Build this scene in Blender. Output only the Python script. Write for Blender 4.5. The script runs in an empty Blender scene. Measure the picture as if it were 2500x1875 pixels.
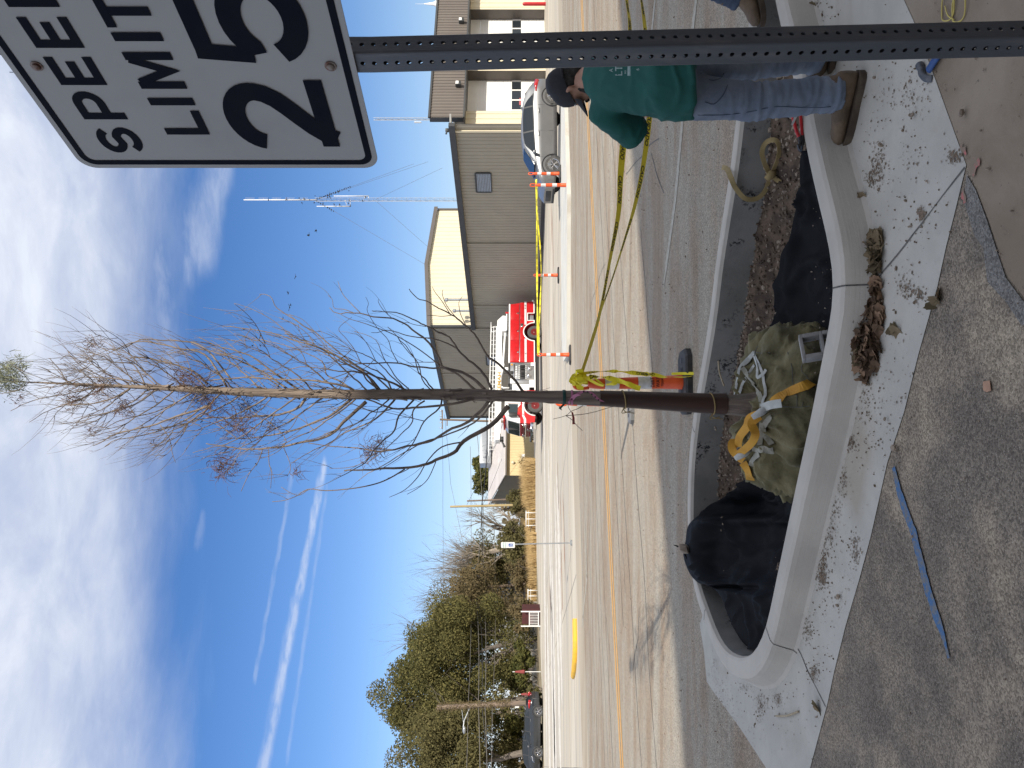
import bpy, bmesh, math, random
from mathutils import Vector, Matrix, noise as mnoise
R = math.radians
SC = bpy.context.scene
COL = SC.collection
random.seed(7)

# ------------------------------------------------------------------ camera, world, sun, exposure
EYE = 1.6                      # eye height; the phone was held on its side, so the picture lies on its left edge
F, HX, CY = 1877.0, 1271.5, 937.5
cam = bpy.data.cameras.new('camera')
cam.sensor_width = 36; cam.lens = F / 2500 * 36
cam.shift_x = -21.5 / 2500
cam.clip_start = 0.05; cam.clip_end = 3000
camo = bpy.data.objects.new('camera', cam); COL.objects.link(camo)
camo.matrix_world = Matrix(((0, 1, 0, 0), (0, 0, -1, 0), (-1, 0, 0, EYE), (0, 0, 0, 1)))
SC.camera = camo

SUN_EL = R(34.0)
SH = Vector((.56, -.83)).normalized()
SUN_DIR = Vector((SH.x * math.cos(SUN_EL), SH.y * math.cos(SUN_EL), math.sin(SUN_EL)))
sl = bpy.data.lights.new('sun', 'SUN'); sl.energy = 3.7; sl.angle = R(.53); sl.color = (1, .93, .82)
so = bpy.data.objects.new('sun', sl); COL.objects.link(so)
so.rotation_euler = SUN_DIR.to_track_quat('Z', 'Y').to_euler()

SC.view_settings.view_transform = 'Standard'; SC.view_settings.look = 'None'
SC.view_settings.exposure = 0.62; SC.view_settings.gamma = 1.0
SC.render.engine = 'CYCLES'
SC.cycles.max_bounces = 6; SC.cycles.diffuse_bounces = 3; SC.cycles.glossy_bounces = 3
SC.cycles.transparent_max_bounces = 8
try:
    SC.cycles.use_denoising = True
    SC.cycles.use_adaptive_sampling = True
except Exception:
    pass

class NT:
    """tiny node-graph helper"""
    def __init__(s, tree): s.t = tree; s.t.nodes.clear()
    def n(s, typ, props=None, **inp):
        nd = s.t.nodes.new(typ)
        for k, v in (props or {}).items(): setattr(nd, k, v)
        for k, v in inp.items():
            key = int(k[1:]) if k[0] == 'i' and k[1:].isdigit() else k.replace('_', ' ')
            s.set(nd.inputs[key], v)
        return nd
    def set(s, sock, v):
        if isinstance(v, bpy.types.NodeSocket): s.t.links.new(v, sock)
        elif isinstance(v, bpy.types.Node): s.t.links.new(v.outputs[0], sock)
        else: sock.default_value = v
    def math(s, op, a, b=0.0, c=None):
        nd = s.n('ShaderNodeMath', {'operation': op}, i0=a, i1=b)
        if c is not None: s.set(nd.inputs[2], c)
        return nd.outputs[0]
    def vm(s, op, a, b=None):
        nd = s.n('ShaderNodeVectorMath', {'operation': op}, i0=a)
        if b is not None: s.set(nd.inputs[1], b)
        return nd
    def mix(s, f, a, b, mode='MIX'):
        return s.n('ShaderNodeMixRGB', {'blend_type': mode}, i0=f, i1=a, i2=b).outputs[0]
    def rng(s, v, a, b, c=0.0, d=1.0, smooth=True):
        return s.n('ShaderNodeMapRange', {'interpolation_type': 'SMOOTHSTEP' if smooth else 'LINEAR', 'clamp': True},
                   i0=v, i1=a, i2=b, i3=c, i4=d).outputs[0]
    def noise(s, vec, scale, detail=4, rough=.55, dist=0.0):
        return s.n('ShaderNodeTexNoise', None, Vector=vec, Scale=scale, Detail=detail, Roughness=rough, Distortion=dist).outputs[0]
    def map(s, vec, scale=(1, 1, 1), rot=(0, 0, 0), loc=(0, 0, 0)):
        return s.n('ShaderNodeMapping', None, Vector=vec, Scale=scale, Rotation=rot, Location=loc).outputs[0]

world = bpy.data.worlds.new('World'); SC.world = world; world.use_nodes = True
w = NT(world.node_tree)
sky = w.n('ShaderNodeTexSky', {'sky_type': 'NISHITA', 'sun_disc': False, 'sun_elevation': SUN_EL,
                               'sun_rotation': math.atan2(SH.x, SH.y), 'altitude': 200.0, 'air_density': 1.0,
                               'dust_density': .5, 'ozone_density': 2.6})
tc = w.n('ShaderNodeTexCoord').outputs['Generated']
sep = w.n('ShaderNodeSeparateXYZ', None, i0=tc)
zz = w.math('MAXIMUM', sep.outputs[2], .02)
cp = w.n('ShaderNodeCombineXYZ', None, i0=w.math('DIVIDE', sep.outputs[0], zz), i1=w.math('DIVIDE', sep.outputs[1], zz)).outputs[0]
warp = w.n('ShaderNodeTexNoise', None, Vector=cp, Scale=2.2, Detail=5).outputs['Color']
cpw = w.vm('ADD', cp, w.vm('MULTIPLY', w.vm('SUBTRACT', warp, (.5, .5, .5)).outputs[0], (.34, .34, 0)).outputs[0]).outputs[0]
py = w.n('ShaderNodeSeparateXYZ', None, i0=cpw).outputs[1]
big = w.noise(w.map(cp, scale=(1.0, 1.6, 1)), 1.15, 7, .6, .4)
veil = w.rng(w.math('ADD', py, w.math('MULTIPLY', w.math('SUBTRACT', big, .5), .85)), 2.42, 1.55)
fine = w.noise(w.map(cp, scale=(1.5, 2.0, 1), rot=(0, 0, .5)), 2.2, 8, .6, .3)
veil = w.math('MULTIPLY', veil, w.rng(fine, .25, .75, .78, 1.0))
def seg(a, b, wd, amt, vec, grain=None):
    a = Vector((a[0], a[1], 0)); b = Vector((b[0], b[1], 0)); ba = b - a
    pa = w.vm('SUBTRACT', vec, tuple(a)).outputs[0]
    h = w.n('ShaderNodeClamp', None, i0=w.math('DIVIDE', w.vm('DOT_PRODUCT', pa, tuple(ba)).outputs['Value'], ba.length_squared)).outputs[0]
    pr = w.n('ShaderNodeVectorMath', {'operation': 'SCALE'}, i0=tuple(ba)); w.set(pr.inputs['Scale'], h)
    dd = w.vm('LENGTH', w.vm('SUBTRACT', pa, pr.outputs[0]).outputs[0]).outputs['Value']
    m = w.rng(dd, wd, wd * .15, 0, amt)
    return w.math('MULTIPLY', m, w.rng(grain, .3, .62, .25, 1.0)) if grain is not None else m
jit = w.n('ShaderNodeTexNoise', None, Vector=cp, Scale=9.0, Detail=4).outputs['Color']
cpj = w.vm('ADD', cp, w.vm('MULTIPLY', w.vm('SUBTRACT', jit, (.5, .5, .5)).outputs[0], (.07, .07, 0)).outputs[0]).outputs[0]
gr = w.noise(cp, 7, 5, .6)
marks = [seg((-.43, 3.90), (-1.50, 2.99), .085, .55, cpj, gr), seg((-1.0, 3.40), (-2.2, 2.4), .11, .40, cpj, gr),
         seg((-.41, 3.36), (-1.1, 2.90), .04, .22, cpj, gr), seg((.72, 2.55), (.33, 2.22), .14, .42, cpw, fine),
         seg((.45, 2.30), (.20, 2.18), .11, .34, cpw, fine), seg((-.42, 2.42), (-.48, 2.40), .045, .14, cpw, gr),
         seg((-.55, 3.95), (-1.6, 3.3), .05, .16, cpj, gr)]
m = veil
for k in marks: m = w.math('MAXIMUM', m, k)
cloudc = w.mix(w.rng(w.math('ADD', w.math('MULTIPLY', fine, .5), w.math('MULTIPLY', big, .5)), .3, .72), (4.0, 4.5, 5.7, 1), (6.0, 6.3, 6.9, 1))
skyc = w.n('ShaderNodeHueSaturation', None, Saturation=1.26, Value=.92, Color=w.mix(1.0, sky.outputs[0], (1.0, .925, 1.0, 1), 'MULTIPLY')).outputs[0]
hz = w.rng(sep.outputs[2], .0, .22, .42, 0)
skyc = w.mix(hz, skyc, (3.1, 4.75, 7.2, 1))
fin = w.mix(m, skyc, cloudc)
bg = w.n('ShaderNodeBackground', None, Color=fin, Strength=.10)
w.n('ShaderNodeOutputWorld', None, Surface=bg)

# ------------------------------------------------------------------ places
TX = Vector((.8944, .4472, 0)); NX = Vector((-.4472, .8944, 0))     # along and across the street
def tn(t, n, z=0.0): return TX * t + NX * n + Vector((0, 0, z))
def pt(X, Y, d): return Vector(((CY - Y) / F * d, d, EYE + (HX - X) / F * d))
def gp(X, Y, z=0.0): return pt(X, Y, F * (EYE - z) / (X - HX))
def za(o): return lambda x, y: (o[0] + x * o[2], o[1] + y * o[2])
RA = za((1600, 0, .40687)); RB = za((1600, 600, .40687)); RC = za((1600, 1200, .40687))

# ------------------------------------------------------------------ mesh helpers
class MB:
    def __init__(s): s.v = []; s.f = []; s.m = []; s.cur = 0
    def add(s, vs, fs):
        o = len(s.v); s.v += [Vector(q) for q in vs]; s.f += [tuple(i + o for i in f) for f in fs]; s.m += [s.cur] * len(fs)
        return s
    def box(s, c, size, M=None):
        hx, hy, hz = size[0] / 2, size[1] / 2, size[2] / 2; c = Vector(c)
        vs = [Vector((x, y, z)) for z in (-hz, hz) for x, y in ((-hx, -hy), (hx, -hy), (hx, hy), (-hx, hy))]
        if M is not None: vs = [M @ q for q in vs]
        return s.add([c + q for q in vs], [(3, 2, 1, 0), (4, 5, 6, 7), (0, 1, 5, 4), (1, 2, 6, 5), (2, 3, 7, 6), (3, 0, 4, 7)])
    def rbox(s, c, size, b=.02, M=None):
        """box with chamfered edges"""
        bm = bmesh.new(); bmesh.ops.create_cube(bm, size=1)
        for q in bm.verts: q.co = Vector((q.co.x * size[0], q.co.y * size[1], q.co.z * size[2]))
        bmesh.ops.bevel(bm, geom=bm.edges[:], offset=min(b, min(size) * .45), segments=2, affect='EDGES', profile=.5)
        return s.bm(bm, Matrix.Translation(Vector(c)) @ (M.to_4x4() if M is not None else Matrix()))
    def bm(s, bm, M=None):
        bm.verts.index_update()
        s.add([(M @ q.co) if M is not None else q.co.copy() for q in bm.verts], [tuple(x.index for x in f.verts) for f in bm.faces])
        bm.free(); return s
    def tube(s, pts, rad, n=6, caps=True, ry=None, up=None):
        pts = [Vector(p) for p in pts]; N = len(pts)
        if not isinstance(rad, (list, tuple)): rad = [rad] * N
        if ry is None: ry = rad
        elif not isinstance(ry, (list, tuple)): ry = [ry] * N
        tang = [(pts[min(i + 1, N - 1)] - pts[max(i - 1, 0)]).normalized() for i in range(N)]
        u = Vector(up) if up is not None else (Vector((0, 0, 1)) if abs(tang[0].z) < .9 else Vector((0, 1, 0)))
        u = (u - tang[0] * u.dot(tang[0])).normalized()
        vs = []
        for i in range(N):
            u = u - tang[i] * u.dot(tang[i])
            u = u.normalized() if u.length > 1e-6 else tang[i].orthogonal().normalized()
            v = tang[i].cross(u)
            for k in range(n):
                a = 2 * math.pi * k / n
                vs.append(pts[i] + u * (math.cos(a) * rad[i]) + v * (math.sin(a) * ry[i]))
        fs = []
        for i in range(N - 1):
            for k in range(n):
                k2 = (k + 1) % n
                fs.append((i * n + k, i * n + k2, (i + 1) * n + k2, (i + 1) * n + k))
        if caps: fs += [tuple(range(n - 1, -1, -1)), tuple((N - 1) * n + k for k in range(n))]
        return s.add(vs, fs)
    def cyl(s, a, b, r, n=16, r2=None): return s.tube([a, b], [r, r if r2 is None else r2], n)
    def lathe(s, prof, c=(0, 0, 0), n=20, M=None, caps=True):
        c = Vector(c); vs = []
        for r, z in prof:
            for k in range(n):
                a = 2 * math.pi * k / n; q = Vector((r * math.cos(a), r * math.sin(a), z))
                vs.append(c + ((M @ q) if M is not None else q))
        fs = [(i * n + k, i * n + (k + 1) % n, (i + 1) * n + (k + 1) % n, (i + 1) * n + k) for i in range(len(prof) - 1) for k in range(n)]
        if caps: fs += [tuple(range(n - 1, -1, -1)), tuple((len(prof) - 1) * n + k for k in range(n))]
        return s.add(vs, fs)
    def ell(s, c, r, M=None, nu=16, nv=10):
        c = Vector(c); vs = []; fs = []
        for j in range(nv + 1):
            th = math.pi * j / nv
            for k in range(nu):
                a = 2 * math.pi * k / nu
                q = Vector((r[0] * math.sin(th) * math.cos(a), r[1] * math.sin(th) * math.sin(a), r[2] * math.cos(th)))
                vs.append(c + ((M @ q) if M is not None else q))
        for j in range(nv):
            for k in range(nu):
                k2 = (k + 1) % nu
                fs.append((j * nu + k, (j + 1) * nu + k, (j + 1) * nu + k2, j * nu + k2))
        return s.add(vs, fs)
    def prism(s, poly, vec):
        """closed solid: polygon (3d points) swept along vec"""
        n = len(poly); poly = [Vector(p) for p in poly]; vec = Vector(vec)
        return s.add(poly + [p + vec for p in poly], [tuple(range(n - 1, -1, -1)), tuple(range(n, 2 * n))] +
                     [(i, (i + 1) % n, n + (i + 1) % n, n + i) for i in range(n)])
    def poly(s, pts): return s.add(pts, [tuple(range(len(pts)))])
    def ribbon(s, pts, wvec, th=0.0):
        """strip along pts; wvec one vector or one per point; th thickness"""
        pts = [Vector(p) for p in pts]; N = len(pts)
        wv = [Vector(x) for x in wvec] if isinstance(wvec, list) else [Vector(wvec)] * N
        vs = []
        for p, q in zip(pts, wv): vs += [p - q / 2, p + q / 2]
        fs = [(2 * i, 2 * i + 1, 2 * i + 3, 2 * i + 2) for i in range(N - 1)]
        if th:
            vs2 = []
            for i in range(N):
                tg = pts[min(i + 1, N - 1)] - pts[max(i - 1, 0)]
                nn = tg.cross(wv[i]); nn = nn.normalized() * th if nn.length > 1e-9 else Vector((0, 0, th))
                vs2 += [vs[2 * i] + nn, vs[2 * i + 1] + nn]
            o = len(vs)
            fs += [tuple(o + i for i in reversed(f)) for f in fs]
            for i in range(N - 1):
                fs += [(2 * i, 2 * i + 2, o + 2 * i + 2, o + 2 * i), (2 * i + 1, o + 2 * i + 1, o + 2 * i + 3, 2 * i + 3)]
            fs += [(0, o, o + 1, 1), (2 * N - 2, 2 * N - 1, o + 2 * N - 1, o + 2 * N - 2)]
            vs += vs2
        return s.add(vs, fs)
    def mesh(s, name, mats, smooth=False):
        me = bpy.data.meshes.new(name); me.from_pydata([tuple(q) for q in s.v], [], s.f)
        mats = mats if isinstance(mats, (list, tuple)) else [mats]
        for x in mats: me.materials.append(x)
        if len(mats) > 1: me.polygons.foreach_set('material_index', s.m)
        if smooth: me.polygons.foreach_set('use_smooth', [True] * len(me.polygons))
        me.update(); return me
    def build(s, name, mats, parent=None, smooth=False, auto=None):
        me = s.mesh(name, mats, smooth or auto is not None)
        o = bpy.data.objects.new(name, me); COL.objects.link(o)
        if parent is not None: o.parent = parent
        if auto is not None: sharp(me, auto)
        return o

def sharp(me, deg):
    bm = bmesh.new(); bm.from_mesh(me)
    bmesh.ops.recalc_face_normals(bm, faces=bm.faces[:])
    for e in bm.edges:
        if len(e.link_faces) == 2 and e.calc_face_angle(0) > R(deg): e.smooth = False
    bm.to_mesh(me); bm.free()

def tag(o, label=None, cat=None, group=None, kind=None):
    if label: o['label'] = label
    if cat: o['category'] = cat
    if group: o['group'] = group
    if kind: o['kind'] = kind
    return o
def thing(name, label, cat, loc=(0, 0, 0), group=None, rz=0):
    o = bpy.data.objects.new(name, None); COL.objects.link(o); o.location = loc; o.rotation_euler = (0, 0, rz)
    o.empty_display_size = .2
    return tag(o, label, cat, group)
def copy_tree(o, parent=None):
    c = o.copy(); COL.objects.link(c); c.parent = parent
    for ch in o.children: copy_tree(ch, c)
    return c
def setw(o, M):
    o.matrix_world = M
def remesh(mb, name, mats, parent=None, voxel=.012, smooth_it=4, disp=None):
    """fuse overlapping lofts into one continuous skin"""
    me = mb.mesh('tmp', mats); o = bpy.data.objects.new('tmp', me); COL.objects.link(o)
    bm = bmesh.new(); bm.from_mesh(me); bmesh.ops.recalc_face_normals(bm, faces=bm.faces[:]); bm.to_mesh(me); bm.free()
    r = o.modifiers.new('r', 'REMESH'); r.mode = 'VOXEL'; r.voxel_size = voxel; r.use_smooth_shade = True
    if smooth_it:
        sm = o.modifiers.new('s', 'SMOOTH'); sm.iterations = smooth_it; sm.factor = .5
    dg = bpy.context.evaluated_depsgraph_get(); dg.update()
    ne = bpy.data.meshes.new_from_object(o.evaluated_get(dg)); ne.name = name
    bpy.data.objects.remove(o); bpy.data.meshes.remove(me)
    if not ne.materials:
        for x in (mats if isinstance(mats, (list, tuple)) else [mats]): ne.materials.append(x)
    if disp:
        nor = [q.normal.copy() for q in ne.vertices]
        for q, nn in zip(ne.vertices, nor): q.co = q.co + nn * disp(q.co, nn)
    ne.polygons.foreach_set('use_smooth', [True] * len(ne.polygons)); ne.update()
    ob = bpy.data.objects.new(name, ne); COL.objects.link(ob)
    if parent is not None: ob.parent = parent
    return ob

def smooth_path(pts, sub=4):
    """Catmull-Rom through points"""
    pts = [Vector(p) for p in pts]; out = []
    for i in range(len(pts) - 1):
        p0 = pts[max(i - 1, 0)]; p1 = pts[i]; p2 = pts[i + 1]; p3 = pts[min(i + 2, len(pts) - 1)]
        for k in range(sub):
            t = k / sub
            out.append(.5 * ((2 * p1) + (p2 - p0) * t + (2 * p0 - 5 * p1 + 4 * p2 - p3) * t * t + (3 * p1 - p0 - 3 * p2 + p3) * t ** 3))
    out.append(pts[-1]); return out

_fontcache = {}
def text_mesh(txt, off=0.0, depth=0.0):
    """verts, faces of a line of lettering, cap height about .7, starting at x = 0"""
    key = (txt, off, depth)
    if key in _fontcache: return _fontcache[key]
    cu = bpy.data.curves.new('t', 'FONT'); cu.body = txt; cu.offset = off; cu.extrude = depth; cu.resolution_u = 3
    o = bpy.data.objects.new('t', cu); COL.objects.link(o)
    dg = bpy.context.evaluated_depsgraph_get(); dg.update()
    me = bpy.data.meshes.new_from_object(o.evaluated_get(dg))
    vs = [q.co.copy() for q in me.vertices]; fs = [tuple(p.vertices) for p in me.polygons]
    bpy.data.objects.remove(o); bpy.data.curves.remove(cu); bpy.data.meshes.remove(me)
    _fontcache[key] = (vs, fs); return vs, fs
def text_on(mb, txt, org, ex, ey, height, off=.01, center=False, squeeze=1.0):
    vs, fs = text_mesh(txt, off); s = height / .70
    ex = Vector(ex).normalized(); ey = Vector(ey).normalized(); org = Vector(org)
    wd = max(q.x for q in vs) * s * squeeze
    o = org - ex * wd / 2 if center else org
    return mb.add([o + ex * (q.x * s * squeeze) + ey * (q.y * s) for q in vs], fs)
def stroke(mb, pts, wd, org, ex, ey, nz):
    """thick stroke with mitred joints in the plane (org, ex, ey)"""
    P = [Vector((p[0], p[1])) for p in pts]; N = len(P); vs = []
    for i in range(N):
        if i == 0: d1 = d2 = (P[1] - P[0]).normalized()
        elif i == N - 1: d1 = d2 = (P[-1] - P[-2]).normalized()
        else: d1 = (P[i] - P[i - 1]).normalized(); d2 = (P[i + 1] - P[i]).normalized()
        n1 = Vector((-d1.y, d1.x)); n2 = Vector((-d2.y, d2.x)); mm = (n1 + n2)
        mm = mm.normalized(); k = 1 / max(.35, mm.dot(n1))
        for sg in (-1, 1):
            q = P[i] + mm * (sg * wd / 2 * k); vs.append(org + ex * q.x + ey * q.y + nz)
    return mb.add(vs, [(2 * i, 2 * i + 1, 2 * i + 3, 2 * i + 2) for i in range(N - 1)])

# ------------------------------------------------------------------ materials
def mat(name, c1, rough=.6, c2=None, scale=6.0, detail=5, lo=.35, hi=.65, metal=0.0, bump=0.0, bscale=60.0, stretch=(1, 1, 1),
        spec=.5, coat=0.0, fleck=None, trans=0.0, sheen=0.0, subsurf=0.0):
    m = bpy.data.materials.new(name); m.use_nodes = True; g = NT(m.node_tree)
    co = g.n('ShaderNodeTexCoord').outputs['Object']
    v = g.map(co, scale=stretch)
    c1 = (*c1, 1); c2 = (*c2, 1) if c2 else tuple(x * .72 for x in c1[:3]) + (1,)
    col = g.mix(g.rng(g.noise(v, scale, detail), lo, hi), c1, c2)
    if fleck:
        fc, fs, ft = fleck
        col = g.mix(g.rng(g.noise(v, fs, 2), ft, ft + .06), col, (*fc, 1))
    b = g.n('ShaderNodeBsdfPrincipled', None, Base_Color=col, Roughness=rough, Metallic=metal)
    b.inputs['Specular IOR Level'].default_value = spec
    if coat: b.inputs['Coat Weight'].default_value = coat; b.inputs['Coat Roughness'].default_value = .06
    if trans: b.inputs['Transmission Weight'].default_value = trans
    if sheen: b.inputs['Sheen Weight'].default_value = sheen
    if subsurf: b.inputs['Subsurface Weight'].default_value = subsurf; b.inputs['Subsurface Radius'].default_value = (.01, .004, .002)
    if bump:
        bp = g.n('ShaderNodeBump', None, Strength=bump, Distance=.01, Height=g.noise(v, bscale, 4))
        g.set(b.inputs['Normal'], bp)
    g.n('ShaderNodeOutputMaterial', None, Surface=b)
    return m
def leafmat(name, c1, c2, rough=.6, tr=.25):
    """foliage: colour varies from leaf to leaf, lets some light through"""
    m = bpy.data.materials.new(name); m.use_nodes = True; g = NT(m.node_tree)
    geo = g.n('ShaderNodeNewGeometry')
    ri = geo.outputs['Random Per Island']
    co = g.n('ShaderNodeTexCoord').outputs['Object']
    f = g.math('ADD', g.math('MULTIPLY', ri, .65), g.math('MULTIPLY', g.noise(co, .45, 3), .55))
    col = g.mix(g.rng(f, .25, .95), (*c1, 1), (*c2, 1))
    d = g.n('ShaderNodeBsdfDiffuse', None, Color=col, Roughness=.5)
    t = g.n('ShaderNodeBsdfTranslucent', None, Color=col)
    s = g.n('ShaderNodeMixShader', None, i0=tr, i1=d, i2=t)
    g.n('ShaderNodeOutputMaterial', None, Surface=s)
    return m
def glass_dark(name, c=(.02, .025, .03), rough=.04):
    return mat(name, c, rough, c2=c, spec=.45)

M = {}
M['white_paint'] = mat('white_paint', (.78, .78, .76), .4, (.70, .70, .68), 9)
M['white_gloss'] = mat('white_gloss', (.82, .82, .80), .25, (.76, .76, .74), 4, coat=.4)
M['black_rubber'] = mat('black_rubber', (.022, .022, .024), .75, (.05, .048, .045), 12, bump=.2)
M['tyre'] = mat('tyre', (.055, .055, .055), .85, (.08, .078, .075), 8)
M['black_plastic'] = mat('black_plastic', (.018, .018, .02), .55, (.03, .03, .03), 20)
M['steel'] = mat('steel', (.42, .43, .44), .38, (.34, .35, .36), 8, metal=.8)
M['chrome'] = mat('chrome', (.75, .75, .76), .14, (.62, .62, .64), 5, metal=1.0)
M['galv'] = mat('galvanised', (.40, .42, .44), .42, (.30, .32, .34), 14, metal=.6)
M['red_paint'] = mat('red_paint', (.50, .012, .016), .28, (.44, .01, .013), 3, coat=.6)
M['dark_red'] = mat('dark_red', (.16, .012, .014), .35, (.12, .01, .01), 4)
M['red_plastic'] = mat('red_plastic', (.55, .02, .02), .35, (.45, .015, .02), 6)
M['orange'] = mat('orange_plastic', (.80, .11, .022), .45, (.70, .085, .018), 9, bump=.05)
M['reflect_white'] = mat('reflective_white', (.70, .70, .69), .35, (.55, .55, .54), 18)
M['gold'] = mat('gold_leaf', (.52, .33, .09), .35, (.40, .24, .05), 9)
M['ink'] = mat('black_ink', (.015, .015, .016), .6, (.03, .03, .03), 30)
M['dark_glass'] = glass_dark('dark_glass')
M['glass_green'] = glass_dark('cab_glass', (.03, .045, .05), .05)
M['amber'] = mat('amber_lens', (.85, .36, .02), .2, (.7, .28, .02), 5)
# ------------------------------------------------------------------ ground, street, lot
def asphalt(name, a, b, dirt, dirt_lo, dirt_hi, bright, ag=95.0, streak=(1.2, .22), rotz=math.atan2(.4472, .8944)):
    m = bpy.data.materials.new(name); m.use_nodes = True; g = NT(m.node_tree)
    co = g.n('ShaderNodeTexCoord').outputs['Object']
    big = g.noise(g.map(co, rot=(0, 0, -rotz), scale=(streak[1], streak[0], 1)), 1.3, 6, .62, .4)
    med = g.noise(co, 3.1, 6, .65)
    col = g.mix(g.rng(med, .35, .68), (*a, 1), (*b, 1))
    col = g.mix(g.rng(g.math('ADD', g.math('MULTIPLY', big, .7), g.math('MULTIPLY', med, .3)), dirt_lo, dirt_hi), col, (*dirt, 1))
    vo = g.n('ShaderNodeTexVoronoi', {'feature': 'F1'}, Vector=co, Scale=ag)
    cs = g.n('ShaderNodeSeparateColor', None, i0=vo.outputs['Color'])
    stone = g.rng(cs.outputs[0], .0, 1.0, .58, 1.45, False)
    col = g.mix(1.0, col, g.n('ShaderNodeCombineColor', None, i0=stone, i1=stone, i2=g.math('MULTIPLY', stone, .985)), 'MULTIPLY')
    fl = g.rng(g.noise(co, ag * 1.6, 1), .70, .74, 0, .8)
    col = g.mix(fl, col, (*bright, 1))
    spots = g.rng(g.noise(co, 26, 3, .6), .70, .76, 0, .75)
    col = g.mix(spots, col, tuple(x * .35 for x in a) + (1,))
    bs = g.n('ShaderNodeBsdfPrincipled', None, Base_Color=col, Roughness=.92)
    bs.inputs['Specular IOR Level'].default_value = .25
    hh = g.math('ADD', g.math('MULTIPLY', vo.outputs['Distance'], -.8), g.noise(co, 40, 3))
    g.set(bs.inputs['Normal'], g.n('ShaderNodeBump', None, Strength=.55, Distance=.006, Height=hh))
    g.n('ShaderNodeOutputMaterial', None, Surface=bs); return m
def concrete(name, a, b, stain, slo, shi, sc=2.0, streak=(1, 1), bump=.25, rotz=math.atan2(.4472, .8944), pits=.0, broom=0.0, comb=0.0):
    m = bpy.data.materials.new(name); m.use_nodes = True; g = NT(m.node_tree)
    co = g.n('ShaderNodeTexCoord').outputs['Object']
    v = g.map(co, rot=(0, 0, -rotz), scale=(streak[1], streak[0], 1))
    n1 = g.noise(v, sc, 7, .62, .3); n2 = g.noise(co, sc * 7, 5, .6); n3 = g.noise(v, sc * .35, 5, .6, .8)
    col = g.mix(g.rng(n1, .33, .67), (*a, 1), (*b, 1))
    col = g.mix(g.rng(n3, slo, shi, 0, .85), col, (*stain, 1))
    col = g.mix(g.rng(n2, .62, .74, 0, .22), col, tuple(x * .55 for x in a) + (1,))
    if pits: col = g.mix(g.rng(g.noise(co, sc * 22, 3, .7), .68, .72, 0, pits), col, tuple(x * .25 for x in stain) + (1,))
    if comb:
        hm = g.math('MULTIPLY', g.rng(g.noise(co, 3.3, 3), .54, .64), g.rng(g.noise(co, 42, 3, .6), .50, .58))
        col = g.mix(hm, col, (.03, .03, .03, 1))
    bs = g.n('ShaderNodeBsdfPrincipled', None, Base_Color=col, Roughness=.85)
    bs.inputs['Specular IOR Level'].default_value = .3
    hh = g.noise(co, 90, 4, .7)
    if broom: hh = g.math('ADD', hh, g.math('MULTIPLY', g.noise(g.map(co, scale=(3, 3, 160)), 1.0, 3), broom))
    g.set(bs.inputs['Normal'], g.n('ShaderNodeBump', None, Strength=bump, Distance=.006, Height=hh))
    g.n('ShaderNodeOutputMaterial', None, Surface=bs); return m

M['street'] = asphalt('street_asphalt', (.305, .272, .222), (.36, .325, .27), (.265, .205, .15), .41, .62, (.52, .49, .43), 120.0)
M['old_asphalt'] = asphalt('old_asphalt', (.15, .125, .102), (.21, .175, .14), (.36, .295, .215), .46, .70, (.56, .52, .44), 145.0, (.8, 1.0))
M['patch'] = asphalt('patch_asphalt', (.15, .142, .132), (.19, .18, .168), (.27, .225, .175), .60, .70, (.30, .29, .27), 150.0)
M['new_concrete'] = concrete('new_concrete', (.465, .445, .395), (.40, .383, .34), (.33, .285, .225), .55, .74, 2.6, (1, 1), .25, pits=.6)
M['curb_concrete'] = concrete('curb_concrete', (.49, .457, .40), (.43, .40, .352), (.36, .33, .28), .66, .80, 3.0, (1, 1), .25, broom=1.2)
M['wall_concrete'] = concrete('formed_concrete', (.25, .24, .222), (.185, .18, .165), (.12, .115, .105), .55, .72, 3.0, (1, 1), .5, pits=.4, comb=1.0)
M['old_concrete'] = concrete('dirty_concrete', (.215, .168, .122), (.29, .238, .182), (.13, .098, .07), .50, .66, 1.7, (1, 1), .5, pits=.5)
M['lot'] = concrete('lot_concrete', (.50, .435, .335), (.40, .37, .32), (.58, .52, .42), .50, .64, .55, (1.8, .16), .2)
M['gutter'] = concrete('gutter_concrete', (.42, .355, .265), (.37, .32, .25), (.30, .245, .18), .5, .66, .8, (1.5, .2), .2)
M['far_curb'] = concrete('far_curb', (.56, .55, .50), (.50, .49, .45), (.40, .36, .30), .6, .75, 1.0)
M['line_white'] = mat('worn_white_line', (.44, .415, .345), .8, (.34, .31, .25), 22, lo=.42, hi=.6, bump=.3)
M['line_yellow'] = mat('worn_yellow_line', (.62, .32, .07), .8, (.50, .27, .08), 14, lo=.45, hi=.62, bump=.3)
M['crack'] = mat('crack_filler', (.085, .08, .076), .9, (.14, .13, .12), 5)
M['joint'] = mat('joint_line', (.07, .068, .065), .95, (.13, .125, .115), 9)
M['dry_ground'] = mat('dry_ground', (.30, .235, .15), .95, (.20, .17, .10), 1.2)

def fill(outer, holes, name, m, z=None):
    bm = bmesh.new(); edges = []
    for loop in [outer] + holes:
        vs = [bm.verts.new(Vector((p[0], p[1], p[2] if z is None else z))) for p in loop]
        for i in range(len(vs)): edges.append(bm.edges.new((vs[i], vs[(i + 1) % len(vs)])))
    bmesh.ops.triangle_fill(bm, use_beauty=True, use_dissolve=False, edges=edges)
    for f in bm.faces:
        f.normal_update()
        if f.normal.z < 0: f.normal_flip()
    me = bpy.data.meshes.new(name); bm.to_mesh(me); bm.free(); me.materials.append(m)
    o = bpy.data.objects.new(name, me); COL.objects.link(o); tag(o, kind='structure'); return o

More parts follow.
